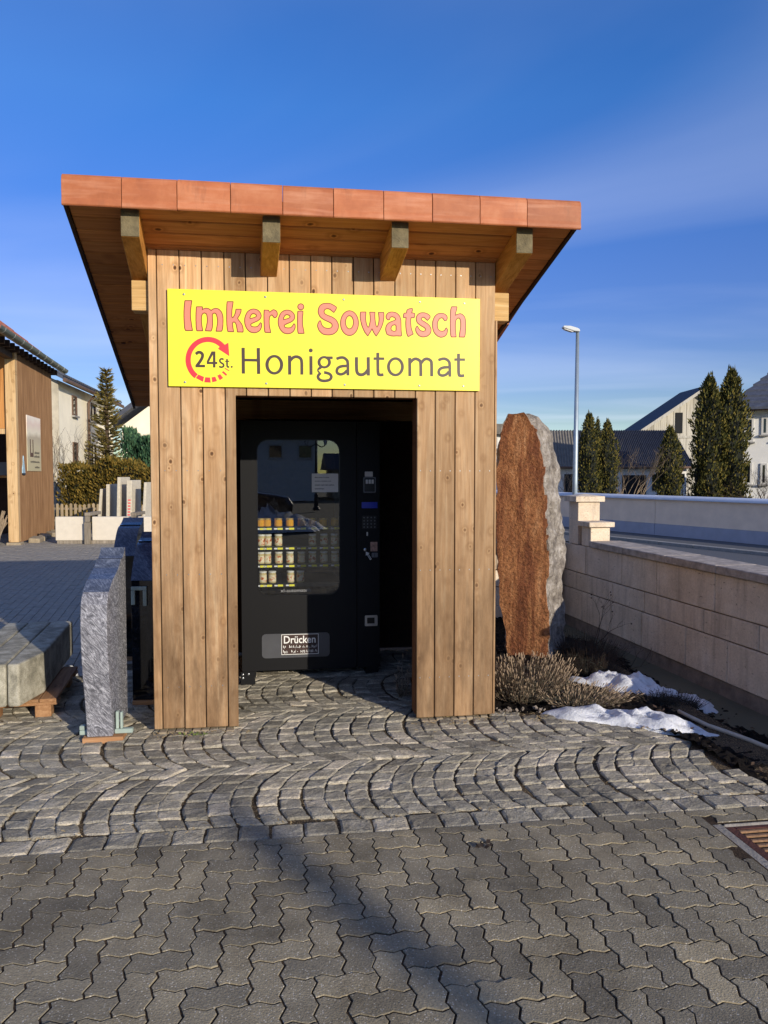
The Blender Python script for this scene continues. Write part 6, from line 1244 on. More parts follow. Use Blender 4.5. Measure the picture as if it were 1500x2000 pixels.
for nm, b in (('iron_rim', (X0+0.061, X0+0.105, Y0+0.051, Y1-0.023)), ('iron_rim', (X1-0.105, X1-0.061, Y0+0.051, Y1-0.023)), ('iron_rim', (X0+0.1055, X1-0.1055, Y0+0.051, Y0+0.085)), ('iron_rim', (X0+0.1055, X1-0.1055, Y1-0.05, Y1-0.023))):
    DR.part(MB().box(*b, -0.06, -0.012), nm, M_RUST, bevel=0.003)
y = Y1-0.075
while y > Y0+0.1:
    DR.part(MB().box(X0+0.1055, X1-0.1055, y, y+0.02, -0.05, -0.013), 'grate_bar', M_RUSTB, bevel=0.003); y -= 0.043
DR.part(MB().box(X0+0.061, X1-0.061, Y0+0.051, Y1-0.023, -0.16, -0.14), 'silt_floor', M_SOIL)

# small weed at the kiosk's left foot, a curled dead leaf on the pavers
WD = Thing('small_weed', 'small green weed growing at the left foot of the kiosk', 'plant', (0.26, -0.075, 0.0)); wl = MB(); rs = random.Random(4)
for i in range(26):
    a = rs.random()*6.28; l = rs.uniform(.012, .03); p = Vector((0.26+rs.gauss(0, .035), -0.075+rs.gauss(0, .014), 0.0)); d = Vector((math.cos(a), math.sin(a), rs.uniform(.3, 1.1))).normalized(); s_ = d.orthogonal().normalized()*l*0.3
    wl.add([p, p+d*l*0.5+s_, p+d*l, p+d*l*0.5-s_], [(0, 1, 2, 3)])
WD.part(wl, 'leaves', plain('weed_green', C('#5c6a32'), 0.8, var=0.3, scale=30), recalc=False)
dl = MB()
for i in range(9):
    a = rs.random()*6.28; l = rs.uniform(.015, .03); p = Vector((1.62+rs.gauss(0, .012), -1.70+rs.gauss(0, .01), 0.004)); d = Vector((math.cos(a), math.sin(a), rs.uniform(.05, .6))).normalized(); s_ = d.orthogonal().normalized()*l*0.35
    dl.add([p, p+d*l*0.5+s_, p+d*l, p+d*l*0.5-s_], [(0, 1, 2, 3)])
single(dl, 'dead_leaf', plain('dark_dead_leaf', C('#241812'), 0.9, var=0.3), 'crumpled dark dead leaf lying on the pavers', 'leaf', (1.62, -1.70, 0), recalc=False)
# ------------------------------------------------------------------ helpers for the background
def atp(px, py, Y):                    # point on the photo's sight line at distance Y (for laying out the far things)
    a = 0.0495; x = (px-750)/1500; y = (1000-py)/1500
    d = np.array([x, math.cos(a)+y*math.sin(a), -math.sin(a)+y*math.cos(a)]); return np.array([0, 0, 1.6]) + d*(Y/d[1])
def leafmat(name, a, b, c, rough=0.8):
    m = Mat(name, rough, spec=0.25); f = m.island()
    m.col(m.ramp(f, [(0.0, a), (0.5, b), (1.0, c)])); m.b.inputs['Subsurface Weight'].default_value = 0.0; return m.m
M_THUJA = leafmat('thuja_leaf', C('#262d14'), C('#4d4c20'), C('#7a6c30'))
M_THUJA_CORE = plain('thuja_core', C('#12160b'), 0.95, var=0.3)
M_HEDGE = leafmat('hedge_leaf', C('#3c3c16'), C('#6b5a22'), C('#8a7030'))
M_JUNI = leafmat('juniper_leaf', C('#1f3a2a'), C('#34553c'), C('#557350'))
M_SPRUCE = leafmat('spruce_needle', C('#3a3a1e'), C('#6a6030'), C('#8c7a42'))
M_BARK = plain('bark', C('#4a3b2e'), 0.95, var=0.3, scale=10, bump=0.6, bscale=30)
M_TWIGL = plain('pale_twig', C('#8f7c64'), 0.9, var=0.2, scale=10)
def spray(m, p, d, l, w, rs):
    s = d.cross(Vector((rs.gauss(0, 1), rs.gauss(0, 1), rs.gauss(0, 1))))
    if s.length < 1e-4: s = d.orthogonal()
    s = s.normalized()*w
    m.add([p-s*0.35, p+d*l*0.4-s, p+d*l, p+d*l*0.45+s], [(0, 1, 2, 3)])
def thuja(label, x, y, r, h, seed, n=4200, mat=None, z0=-0.09, group='columnar thujas beyond the street wall'):
    rs = random.Random(seed); t = Thing('columnar_thuja', label, 'tree', (x, y, z0), kiosk=False, group=group)
    ph = [rs.random()*6.28 for _ in range(8)]
    def rad(q, a):
        b = r*min(1.0, (1.02-q)*3.0)**0.75*(0.82+0.18*math.sin(min(1, q*2.2)*1.57))
        return b*(1+0.15*math.sin(3*a+ph[0]+q*9)+0.13*math.sin(5*a+ph[1]-q*17)+0.12*math.sin(q*31+ph[2]+2*a)+0.07*math.sin(q*57+ph[3]+4*a))
    core = MB(); NZ, NA = 16, 12
    for i in range(NZ+1):
        q = i/NZ
        for j in range(NA):
            a = 6.2832*j/NA; k = rad(q, a)*0.80; core.v.append((x+k*math.cos(a), y+k*math.sin(a), z0+0.1+(h-0.2)*q))
    for i in range(NZ):
        for j in range(NA): core.f.append((i*NA+j, i*NA+(j+1) % NA, (i+1)*NA+(j+1) % NA, (i+1)*NA+j))
    t.part(MB().tube([(x, y, z0), (x, y, z0+h*0.5)], [r*0.16, r*0.08], 6), 'trunk', M_BARK)
    cr = t.part(core, 'crown_core', M_THUJA_CORE, recalc=False)  # solid dark core added to block light through the crown
    m = MB()
    for _ in range(n):
        q = rs.random()**1.15; a = rs.random()*6.2832; k = rad(q, a)*rs.choice((rs.uniform(0.72, 1.04), rs.uniform(0.9, 1.2)))
        d = Vector((math.cos(a)*rs.uniform(.2, .8), math.sin(a)*rs.uniform(.2, .8), rs.uniform(.6, 1.2))).normalized()
        spray(m, Vector((x+k*math.cos(a), y+k*math.sin(a), z0+h*q*0.97)), d, rs.uniform(.45, .9)*r*0.34, r*0.06, rs)
    for _ in range(30): spray(m, Vector((x+rs.gauss(0, r*0.1), y+rs.gauss(0, r*0.1), z0+h*rs.uniform(.93, .99))), Vector((rs.gauss(0, .15), rs.gauss(0, .15), 1)).normalized(), r*0.4, r*0.05, rs)
    t.part(m, 'crown', mat or M_THUJA, recalc=False)
def col(label, px, hw, ytop, Y, seed, n=4200):
    p = atp(px, ytop, Y); thuja(label, p[0], Y, hw/1500*Y, p[2]+0.09, seed, n)
col('columnar thuja just right of the street lamp, tallest of the cluster of three', 1151, 20, 804, 26.0, 1)
col('slim columnar thuja in the middle of the cluster of three', 1168, 12, 814, 26.8, 2, 2600)
col('rounded columnar thuja at the right of the cluster of three', 1187, 19, 820, 26.2, 3)
col('single small columnar thuja in front of the long barn', 1309, 21, 832, 27.0, 4)
col('tall columnar thuja at the left of the large dark group', 1387, 27, 730, 27.5, 5, 6000)
col('columnar thuja half hidden between the two tall ones', 1408, 20, 760, 28.8, 6)
col('tallest columnar thuja beside the right hand house', 1430, 28, 718, 27.6, 7, 6000)

# ------------------------------------------------------------------ street wall, lamp
M_CREAM = plain('cream_render', C('#f8dcc0'), 0.9, var=0.08, scale=3, bump=0.25, bscale=50, rand=False)
M_SKIRT = plain('grey_blue_skirting', C('#a9a9b4'), 0.9, var=0.08, scale=4, bump=0.2, bscale=50, rand=False)
M_COPEW = plain('white_coping', C('#ced2da'), 0.7, var=0.06, scale=5, rand=False)
SA = math.atan2(SWD[1], SWD[0])
SW = Thing('street_wall', 'long cream street wall with rounded pale coping and grey skirting', 'wall', (0, 0, 0), kiosk=False, at=tuple(SWP), rot=SA)
for k in range(-5, 5):
    a, b = k*4.0 - 0.62, (k+1)*4.0 - 0.62
    SW.part(MB().box(a+0.006, b-0.006, 0.0, 0.22, 0.30, 0.93), 'wall_panel', M_CREAM, bevel=0.004)
    SW.part(MB().box(a+0.006, b-0.006, -0.018, 0.22, -0.1, 0.298), 'skirting', M_SKIRT, bevel=0.004)
    pf = [(-0.06+0.17+0.17*math.cos(R(t)), 0.935+0.115*math.sin(R(t))) for t in range(0, 181, 15)]
    m = MB().prism([(0.11+0.19*math.cos(R(t)), 0.935+0.105*math.sin(R(t))) for t in range(0, 181, 15)], a+0.006, b-0.006, 'yz')
    SW.part(m, 'coping', M_COPEW)
M_LAMP = plain('galvanised_pole', C('#9aa6ae'), 0.45, metal=0.5, var=0.08)
M_LAMPH = plain('lamp_head_grey', C('#c3c7c8'), 0.5, var=0.05)
lp = atp(1125, 800, 23.0); LX = lp[0]
SL = Thing('street_lamp', 'slim grey street lamp with flat head beyond the street wall', 'street lamp', (LX, 23.0, -0.09), kiosk=False)
ht = atp(1128, 643, 23.0)[2]
SL.part(MB().tube([(LX, 23, -0.09), (LX, 23, 1.4), (LX+0.02, 23, ht-0.05)], [0.085, 0.075, 0.05], 12), 'pole', M_LAMP, smooth=True)
SL.part(MB().prism([(LX+0.06, ht-0.02), (LX+0.07, ht-0.09), (LX-0.10, ht-0.075), (LX-0.44, ht+0.035), (LX-0.42, ht+0.09), (LX-0.22, ht+0.085), (LX+0.0, ht+0.02)], 22.88, 23.12, 'xz'), 'lamp_head', M_LAMPH, bevel=0.02, seg=2)
SL.part(MB().prism([(LX-0.12, ht-0.077), (LX-0.40, ht+0.014), (LX-0.38, ht-0.012), (LX-0.15, ht-0.09)], 22.91, 23.09, 'xz'), 'lens', M_PAPER)

# ------------------------------------------------------------------ houses and barns on the right
def roofmat(name, a, b, axis_scale=(1, 1, 1)):
    return plain(name, a, 0.7, var=0.25, scale=6, bump=0.3, bscale=25)
M_SLATE = plain('dark_roof_tile', C('#474c5a'), 0.7, var=0.25, scale=5, bump=0.2, bscale=30)
M_SLATED = plain('navy_and_shaded_roof', C('#31343f'), 0.7, var=0.25, scale=5, bump=0.2, bscale=30)
M_SLATEL = plain('grey_and_lit_roof', C('#6b665e'), 0.8, var=0.25, scale=5, bump=0.2, bscale=30)
M_HWHITE = plain('white_render', C('#dcdad4'), 0.9, var=0.05, scale=3, bump=0.15, bscale=60)
M_HCREAM = plain('cream_house_render', C('#efe6cf'), 0.9, var=0.06, scale=1.5, bump=0.15, bscale=60)
M_HDIRT = plain('stained_render', C('#b9b09c'), 0.95, var=0.25, scale=2.5, bump=0.2, bscale=60)
M_GREYWOOD = wood('silver_grey_boards', C('#9c978a'), C('#b9b4a7'), C('#ccc8bc'), axis=2, fine=0.3, knots=False)
M_DARKIN = plain('dark_opening', C('#16171a'), 0.9)
M_WFRAME = plain('window_frame', C('#c9c6be'), 0.6, var=0.05)
M_WBROWN = plain('brown_window_frame', C('#5e4636'), 0.6, var=0.1)
M_PANE = Mat('window_pane', 0.05, spec=0.8); M_PANE.col(C('#1c222b')); M_PANE = M_PANE.m
def window(t, u0, u1, w0, w1, yf, fm=None, parent=None, thick=0.05, bars=1):
    f = fm or M_WFRAME; b = 0.07
    m = MB(); m.box(u0, u1, yf-thick, yf+0.02, w0, w0+b); m.box(u0, u1, yf-thick, yf+0.02, w1-b, w1); m.box(u0, u0+b, yf-thick, yf+0.02, w0+b, w1-b); m.box(u1-b, u1, yf-thick, yf+0.02, w0+b, w1-b)
    if bars: m.box((u0+u1)/2-0.03, (u0+u1)/2+0.03, yf-thick+0.01, yf+0.02, w0+b, w1-b)
    o = t.part(m, 'window', f, parent=parent)
    t.part(MB().box(u0+b, u1-b, yf-0.012, yf+0.012, w0+b, w1-b), 'pane', M_PANE, parent=o)
    t.part(MB().box(u0-0.06, u1+0.06, yf-thick-0.08, yf-0.001, w0-0.06, w0-0.002), 'sill', M_KERB, parent=o)

# long low barn with corrugated roof
LB = Thing('long_barn', 'long low white barn with dark corrugated roof behind the thujas', 'barn', (0, 0, 0), kiosk=False, at=(13.0, 42.0, -0.09))
bx0, bx1 = atp(1060, 912, 42)[0]-13, atp(1357, 912, 42)[0]-13
ze = atp(1200, 912, 42)[2]+0.09; zr = atp(1200, 841, 45)[2]+0.09
LB.part(MB().box(bx0-3, bx1-0.3, 0.35, 6.4, 0, ze+0.15), 'wall', M_HWHITE)
def corr(x0, x1, xr0, xr1, nst, mat, name, ya=0.0, yb=3.2):
    m = MB(); N = nst
    for i in range(N):
        f0, f1 = i/N, (i+1)/N; fm = (f0+f1)/2
        for (p, q, dp, dq) in ((f0, fm, 0.0, 0.07), (fm, f1, 0.07, 0.0)):
            m.add([(x0+(x1-x0)*p, ya, ze+dp), (x0+(x1-x0)*q, ya, ze+dq), (xr0+(xr1-xr0)*q, yb, zr+dq), (xr0+(xr1-xr0)*p, yb, zr+dp)], [(0, 1, 2, 3)])
    LB.part(m, name, mat, recalc=False, kind='stuff')
xm = atp(1131, 912, 42)[0]-13; xmr = atp(1124, 841, 45)[0]-13
corr(bx0-3.3, xm, bx0-3.0, xmr, 34, M_SLATEL, 'corrugated_roof_lit'); corr(xm, bx1, xmr, atp(1318, 841, 45)[0]-13, 56, M_SLATED, 'corrugated_roof')  # one roof: sunlit left and shadowed right are put into two colours
LB.part(MB().add([(bx1, 0, ze), (bx1, 6.8, ze), (atp(1318, 841, 45)[0]-13, 3.2, zr)], [(0, 1, 2)]).add([(bx0-3.3, 6.8, ze), (bx1, 6.8, ze), (atp(1318, 841, 45)[0]-13, 3.2, zr), (bx0-3, 3.2, zr)], [(0, 1, 2, 3)]), 'rear_roof', M_SLATE, recalc=False)
LB.part(MB().tube([(bx0-3.3, -0.05, ze-0.03), (bx1, -0.05, ze-0.03)], 0.07, 8), 'gutter', M_WBROWN)
for (a, b, c, d_) in ((1102, 1126, 926, 966), (1274, 1291, 926, 958), (1329, 1337, 925, 945), (1215, 1262, 928, 966)):
    p0, p1 = atp(a, d_, 42.3), atp(b, c, 42.3); LB.part(MB().box(p0[0]-13, p1[0]-13, 0.26, 0.40, max(0.0, p0[2]+0.09), p1[2]+0.09), 'dark_doorway', M_DARKIN)
LB.part(MB().tube([(bx1-0.55, 0.15, ze-0.05), (bx1-0.75, 0.22, ze-0.5), (bx1-0.8, 0.25, 0.2)], 0.055, 8), 'downpipe', M_WBROWN)

# barn with silver-grey boarded gable
GB = Thing('board_gable_barn', 'barn with silver-grey boarded gable and dark loft opening', 'barn', (0, 0, 0), kiosk=False, at=(19.5, 50.0, -0.09))
ax, az = atp(1370, 762, 50)[0]-19.5, atp(1370, 762, 50)[2]+0.09
lx, lz = atp(1250, 842, 50)[0]-19.5, atp(1250, 842, 50)[2]+0.09
sl = (az-lz)/(ax-lx)
xx = lx-1.2
while xx < ax*2-lx+1.2:
    w_ = 0.42
    top = lambda q: az - abs(q-ax)*sl - 0.03
    m = MB(); m.add([(xx+.012, 0, 0.3), (xx+w_-.012, 0, 0.3), (xx+w_-.012, 0.05, 0.3), (xx+.012, .05, .3), (xx+.012, 0, top(xx)), (xx+w_-.012, 0, top(xx+w_)), (xx+w_-.012, .05, top(xx+w_)), (xx+.012, .05, top(xx))],
                   [(0,3,2,1),(4,5,6,7),(0,1,5,4),(1,2,6,5),(2,3,7,6),(3,0,4,7)])
    o = link('gable_board', m.mesh('gable_board'), M_GREYWOOD, GB.root); o.location.y = rnd.uniform(-.012, .012); xx += w_
GB.part(MB().prism([(lx-1.2, 0), (lx-1.2, lz-0.9), (ax, az-0.12), (ax*2-lx+1.2, lz-0.9), (ax*2-lx+1.2, 0)], 0.06, 3.4, 'xz'), 'inner_wall', M_DARKIN)
for s in (-1, 1):
    P = [(ax, az+0.02), (ax+s*(ax-lx+1.6), az+0.02-sl*(ax-lx+1.6)), (ax+s*(ax-lx+1.6), az+0.20-sl*(ax-lx+1.6)), (ax, az+0.22)]
    GB.part(MB().prism(P, -0.9, 3.6, 'xz'), 'roof_slope', M_SLATED)
    P = [(ax+s*0.02, az-0.02), (ax+s*(ax-lx+1.6), az-0.02-sl*(ax-lx+1.6)), (ax+s*(ax-lx+1.6), az+0.2-sl*(ax-lx+1.6)), (ax+s*0.02, az+0.2)]
    GB.part(MB().prism(P, -0.95, -0.905, 'xz'), 'barge_board', M_GREYWOOD)
p0, p1 = atp(1319, 846, 50), atp(1333, 806, 50)
GB.part(MB().box(p0[0]-19.5, p1[0]-19.5, -0.06, -0.02, p0[2]+0.09, p1[2]+0.09), 'loft_opening', M_DARKIN)
GB.part(MB().box(lx, ax*2-lx, -0.05, -0.02, lz-0.45, lz-0.3), 'rail', M_GREYWOOD)

# house at the right edge
RH = Thing('right_house', 'white house with dark tiled hip roof at the right edge', 'house', (0, 0, 0), kiosk=False, at=(atp(1445, 800, 30)[0], 30.0, -0.09), rot=R(-26))
hz = atp(1450, 797, 30)[2]+0.09; hx = 0.0
RH.part(MB().box(hx, hx+9, 0, 7.5, 0, hz+0.1), 'wall', M_HWHITE)
NR = 15
for k in range(NR):
    f0, f1 = k/NR, (k+1.12)/NR
    y0, y1 = -0.55+f0*4.3, -0.55+f1*4.3; z0, z1 = hz-0.1+f0*3.6, hz-0.1+f1*3.6
    xa, xb = hx-0.55+f0*3.7, hx-0.55+f1*3.7
    RH.part(MB().add([(xa, y0, z0+.10), (hx+10, y0, z0+.10), (hx+10, y1, z1+.02), (xb, y1, z1+.02), (xa, y0, z0), (hx+10, y0, z0)], [(0, 1, 2, 3), (4, 5, 1, 0)]), 'tile_course', M_SLATE, recalc=False)
    RH.part(MB().add([(xa, 8.0-f0*4.3, z0+.10), (xa, y0, z0+.10), (xb, y1, z1+.02), (xb, 8.0-f1*4.3, z1+.02), (xa, 8.0-f0*4.3, z0), (xa, y0, z0)], [(0, 1, 2, 3), (4, 5, 1, 0)]), 'tile_course', M_SLATE, recalc=False)
RH.part(MB().box(hx-0.5, hx+9.4, -0.5, 7.9, hz-0.12, hz-0.06), 'eaves_board', M_WBROWN)
def rh_s(px):                          # where the sight line meets the turned front wall
    k = (px-750)/1500; x0 = atp(1445, 800, 30)[0]; return (k*30-x0)/(math.cos(R(26))+k*math.sin(R(26)))
for (a, b, c, d_) in ((1451, 1469, 816, 863), (1484, 1497, 814, 849), (1451, 1468, 903, 946), (1484, 1497, 905, 946), (1512, 1530, 815, 860)):
    s0, s1 = rh_s(a), rh_s(b); Ym = 30-(s0+s1)/2*math.sin(R(26)); window(RH, s0, s1, atp(a, d_, Ym)[2]+0.09, atp(a, c, Ym)[2]+0.09, 0.0, bars=0)

# small white house seen between kiosk and stone
SH = Thing('far_house', 'small far white house glimpsed between kiosk and standing stone', 'house', (0, 0, 0), kiosk=False, at=(5.2, 36.0, -0.09))
p = atp(985, 851, 36)
SH.part(MB().box(-3.5, p[0]-5.2+0.2, 0, 6, 0, p[2]+0.3), 'wall', M_HWHITE)
SH.part(MB().prism([(-4.0, p[2]+0.15), (p[0]-5.2+0.75, p[2]+0.15), (p[0]-5.2-0.1, p[2]+0.62), (-4.0, p[2]+0.62)], -0.4, 6.4, 'xz'), 'roof', M_SLATEL)
p0, p1 = atp(966, 868, 36), atp(973, 852, 36); window(SH, p0[0]-5.2, p1[0]-5.2, p0[2]-.1, p1[2]+0.09, 0.0)

# bare shrubs and small bushes behind the street wall
def shrub(label, px, Y, h, n0, seed, mat, sp_=0.45, depth=4, r0=0.02):
    p = atp(px, 930, Y); t = Thing('bare_shrub', label, 'shrub', (p[0], Y, -0.09), kiosk=False, group='leafless shrubs behind the walls')
    branchy(t, 'branches', mat, (p[0], Y, -0.09), h, n0, sp_, seed, depth, r0)
shrub('pale leafless shrub in front of the long barn between the thujas', 1235, 26.0, 2.6, 9, 41, M_TWIGL, 0.36)
shrub('grey leafless shrub at the foot of the street lamp', 1112, 27.0, 1.9, 6, 42, M_TWIGL, 0.4)
shrub('dark leafless shrub in front of the right hand house', 1478, 26.5, 1.9, 8, 43, M_TWIG, 0.45)
shrub('dark low shrub between the single thuja and the tall group', 1345, 28.0, 1.7, 7, 44, M_TWIG, 0.45)
# ------------------------------------------------------------------ wooden barn on the left
M_BARNW = wood('barn_boards', C('#68492f'), C('#846446'), C('#9a7a5a'), axis=2, fine=0.5, knots=False, vary=0.1)
M_BARNF = wood('barn_front_boards', C('#a06a38'), C('#bf8448'), C('#cf9a5c'), axis=2, fine=0.5, knots=False, vary=0.08)
M_POST = wood('barn_post', C('#a88658'), C('#c7a678'), C('#d8bd92'), axis=2, fine=0.6, vary=0.05)
M_GUT = plain('green_grey_gutter', C('#55625c'), 0.5, metal=0.3, var=0.15)
M_RTILE = terracotta(); M_RTILE.name = 'red_roof_tile'
BR = math.radians(12)
BN = Thing('wooden_barn', 'brown timber barn with red tiled roof and dark open front at the left edge', 'barn', (0, 0, 0), kiosk=False, at=(-8.29, 17.45, 0), rot=BR)
sd = MB()
for k in range(45):                        # narrow boards with cover strips along the side
    y0 = 0.02 + k*0.08; sd.box(-0.03, 0.0, y0+.002, y0+0.076, 0.05, 4.32)
    sd.box(0.0005, 0.026, y0-0.012, y0+0.014, 0.05, 4.30)
BN.part(sd, 'side_boarding', M_BARNW, kind='stuff')
BN.part(MB().box(-0.20, 0.018, -0.19, 0.005, 0.06, 4.34), 'corner_post', M_POST, bevel=0.008)
for k in range(12): BN.part(MB().box(-0.21-(k+1)*0.2+.004, -0.21-k*0.2, -0.06, -0.03, 2.62, 4.9), 'front_board', M_BARNF)
BN.part(MB().box(-3.2, -0.205, -0.07, 0.10, 2.50, 2.615), 'lintel', M_POST)
BN.part(MB().box(-7, -0.04, 3.55, 3.65, 0, 4.3), 'rear_wall', M_DARKWOOD)
BN.part(MB().box(-7, -6.9, 0.0, 3.5, 0, 4.3), 'far_wall', M_DARKWOOD)
rt = lambda x: 4.47 - (x-0.22)*0.80
BN.part(MB().add([(0.22, -2.6, rt(.22)), (0.22, 3.6, rt(.22)), (-4.2, 3.6, rt(-4.2)), (-4.2, -2.6, rt(-4.2)), (0.22, -2.6, rt(.22)-.06), (0.22, 3.6, rt(.22)-.06), (-4.2, 3.6, rt(-4.2)-.06), (-4.2, -2.6, rt(-4.2)-.06)],
                 [(0,1,2,3),(7,6,5,4),(0,4,5,1),(1,5,6,2),(2,6,7,3),(3,7,4,0)]), 'roof_boarding', M_DARKWOOD)
for k in range(21):                        # tile columns at the eaves, each a strip of rolled tiles
    y0 = -2.6 + k*0.30
    if y0 + 0.3 > 3.3: break
    m = MB()
    for j in range(5):
        xa, xb = 0.27-j*0.34, 0.27-(j+1)*0.34-0.03
        n = 6
        for i in range(n):
            ya, yb = y0+i*0.05+0.003, y0+(i+1)*0.05-(0.003 if i == n-1 else 0); ha, hb = 0.045*math.sin(i/n*math.pi), 0.045*math.sin((i+1)/n*math.pi)
            m.add([(xa, ya, rt(xa)+.05+ha), (xa, yb, rt(xa)+.05+hb), (xb, yb, rt(xb)+.03+hb), (xb, ya, rt(xb)+.03+ha), (xa, ya, rt(xa)+.02), (xa, yb, rt(xa)+.02)], [(0, 1, 2, 3), (4, 5, 1, 0)])
    BN.part(m, 'tile_column', M_RTILE, recalc=False)
gp = [(0.30+0.10*math.cos(R(a)), 4.46+0.10*math.sin(R(a))) for a in range(180, 361, 20)]
gp = gp + [(0.30+0.092*math.cos(R(a)), 4.46+0.092*math.sin(R(a))) for a in range(360, 179, -20)]
gt = BN.part(MB().prism(gp, -2.7, 3.95, 'xz'), 'gutter', M_GUT)
for k in range(9): BN.part(MB().prism([(0.30+0.105*math.cos(R(a)), 4.46+0.105*math.sin(R(a))) for a in range(180, 361, 20)]+[(0.30+0.101*math.cos(R(a)), 4.46+0.101*math.sin(R(a))) for a in range(360, 179, -20)], -2.4+k*0.72, -2.36+k*0.72, 'xz'), 'gutter_bracket', M_STEEL, parent=gt)
for k in range(16): BN.part(MB().box(-0.6, 0.16, -2.4+k*0.4, -2.32+k*0.4, 4.28, 4.42), 'rafter_tail', M_DARKWOOD)
BN.part(MB().box(-0.20, -0.02, -2.5, -0.2, 4.16, 4.335), 'eaves_beam', M_DARKWOOD, bevel=0.01)
BN.part(MB().box(-0.25, 0.06, -0.22, 0.1, -0.02, 0.055), 'base_stone', M_MORTAR, bevel=0.015)
# poster and small sail-shaped board on the barn side
def bpos(x, y, z): c, s = math.cos(BR), math.sin(BR); return (-8.29+c*x-s*y, 17.45+s*x+c*y, z)
def poster_mat():
    m = Mat('poster_print', 0.45); tc = m.n('TexCoord'); g = m.n('SeparateXYZ', {0: tc.outputs['Generated']}).outputs[2]
    f = m.math('ADD', g, m.math('MULTIPLY', m.math('SUBTRACT', m.noise(m.coords((1, 1, 1), False), 2.0, 3), 0.5), 0.25))
    m.col(m.ramp(f, [(0.0, C('#cbbf98')), (0.42, C('#c9bd9c')), (0.60, C('#b9ab92')), (0.70, C('#eadfc6')), (0.86, C('#e4cdbd')), (0.95, C('#efe2d2'))])); return m.m
PO = Thing('wall_poster', 'tall pale poster with dark candle motif on the barn side', 'poster', (0, 0, 0), kiosk=False, at=bpos(0.02, 1.4, 1.67), rot=BR)
PO.part(MB().box(0.0, 0.015, -0.70, 0.70, 0.0, 1.32), 'sheet', poster_mat())
for y0, y1, z0, z1 in ((-0.44, -0.36, 0.44, 0.76), (-0.18, -0.10, 0.44, 0.76), (-0.44, -0.10, 0.34, 0.44)): PO.part(MB().box(0.0152, 0.018, y0, y1, z0, z1), 'dark_motif', M_WBROWN)
for (y0, z0, w_, h_) in ((0.02, 0.42, 0.52, 0.06), (-0.02, 0.33, 0.56, 0.06), (-0.40, 0.20, 0.94, 0.05), (0.02, 0.07, 0.5, 0.05)):   # too blurred to read
    m = MB(); n = 9 if w_ > 0.6 else 6
    for i in range(n):
        a = y0 + w_*i/n; m.box(0.0152, 0.0172, a, a+w_/n*0.62, z0, z0+h_*rnd.uniform(.7, 1))
    PO.part(m, 'blurred_lettering', M_INK)
TR = Thing('sail_shaped_plaque', 'small pale blue triangular plaque on the barn side near the post', 'plaque', (0, 0, 0), kiosk=False, at=bpos(0.02, 0.32, 1.58), rot=BR)
TR.part(MB().prism([(-0.13, 0.04), (0.13, 0.04), (0.0, 0.44)], 0.0, 0.02, 'yz'), 'sail', plain('pale_blue_paint', C('#9fbcca'), 0.6, var=0.3, scale=25))
TR.part(MB().prism([(-0.14, 0.035), (-0.10, 0.0), (0.10, 0.0), (0.14, 0.035)], 0.0, 0.03, 'yz'), 'hull', plain('dark_blue_paint', C('#2b3442'), 0.6))
BK = Thing('stick_bundle', 'bundle of thin sticks leaning in the barn opening', 'sticks', (0, 0, 0), kiosk=False, at=bpos(-0.35, -0.25, 0), rot=BR)
m = MB(); rs = random.Random(9)
for i in range(26):
    a = rs.uniform(-.32, -.02); m.tube([(a, rs.uniform(-.1, .1), 0.0), (0.08+rs.gauss(0, .03), rs.uniform(.06, .12), rs.uniform(.5, .78))], 0.008, 4)
BK.part(m, 'sticks', M_TWIGL)
for k, (y, s_, lab) in enumerate(((0.55, 0.36, 'largest pale stone at the foot of the barn side'), (1.0, 0.28, 'middle pale stone at the foot of the barn side'), (1.5, 0.30, 'third pale stone along the foot of the barn side'), (2.2, 0.3, 'flat pale stone along the foot of the barn side'), (2.9, 0.26, 'farthest pale stone along the foot of the barn side'))):
    m = MB().obox((0, 0, 0.05), (s_*0.7, s_*1.3, 0.13), (0.05, 0.08, 0.2*k))
    single(m, 'loose_stone', M_MORTAR, lab, 'stone', (0, 0, 0), kiosk=False, at=bpos(0.22+0.04*(k % 2), y, 0), rot=BR, bevel=0.03, seg=2, group='loose stones by the barn')
# dim things inside the barn
IN = Thing('barn_shelf', 'dim shelf with boxes inside the dark barn', 'shelf', (0, 0, 0), kiosk=False, at=bpos(-1.6, 2.4, 0), rot=BR)
IN.part(MB().box(-1.2, 1.2, 0, 0.5, 1.5, 1.56), 'board', M_BARNF); IN.part(MB().box(-0.2, 0.8, 0.05, 0.4, 1.565, 1.9), 'box', M_GREYP); IN.part(MB().box(-1.2, -1.12, 0, .5, 0, 1.495), 'leg', M_BARNF); IN.part(MB().box(1.12, 1.2, 0, .5, 0, 1.495), 'leg', M_BARNF)

# ------------------------------------------------------------------ white slabs held by a timber rack
M_WSLAB = plain('white_limestone', C('#d0c6b4'), 0.85, var=0.05, scale=9, bump=0.25, bscale=60)
M_OLDW = wood('grey_old_timber', C('#6b6255'), C('#8d8374'), C('#a59b8c'), axis=2, knots=False)
RK = Thing('timber_rack', 'grey timber rack clamping the white stone slabs', 'rack', (0, 0, 0), kiosk=False, at=(-6.6, 17.6, 0), rot=0.04)
for x in (-0.17, 1.02 - 0.15):
    RK.part(MB().box(x-0.06, x+0.06, -0.16, -0.05, 0.0, 0.50), 'post', M_OLDW, bevel=0.006)
    RK.part(MB().box(x-0.055, x+0.065, -0.14, 0.65, 0.645, 0.72), 'cross_beam', M_OLDW, bevel=0.006)
    RK.part(MB().box(x-0.05, x+0.05, -0.14, -0.055, 0.505, 0.64), 'upper_post', M_OLDW, bevel=0.006)
    RK.part(MB().box(x-0.12, x+0.12, -0.20, 0.6, -0.02, -0.001), 'bearer', M_OLDW)
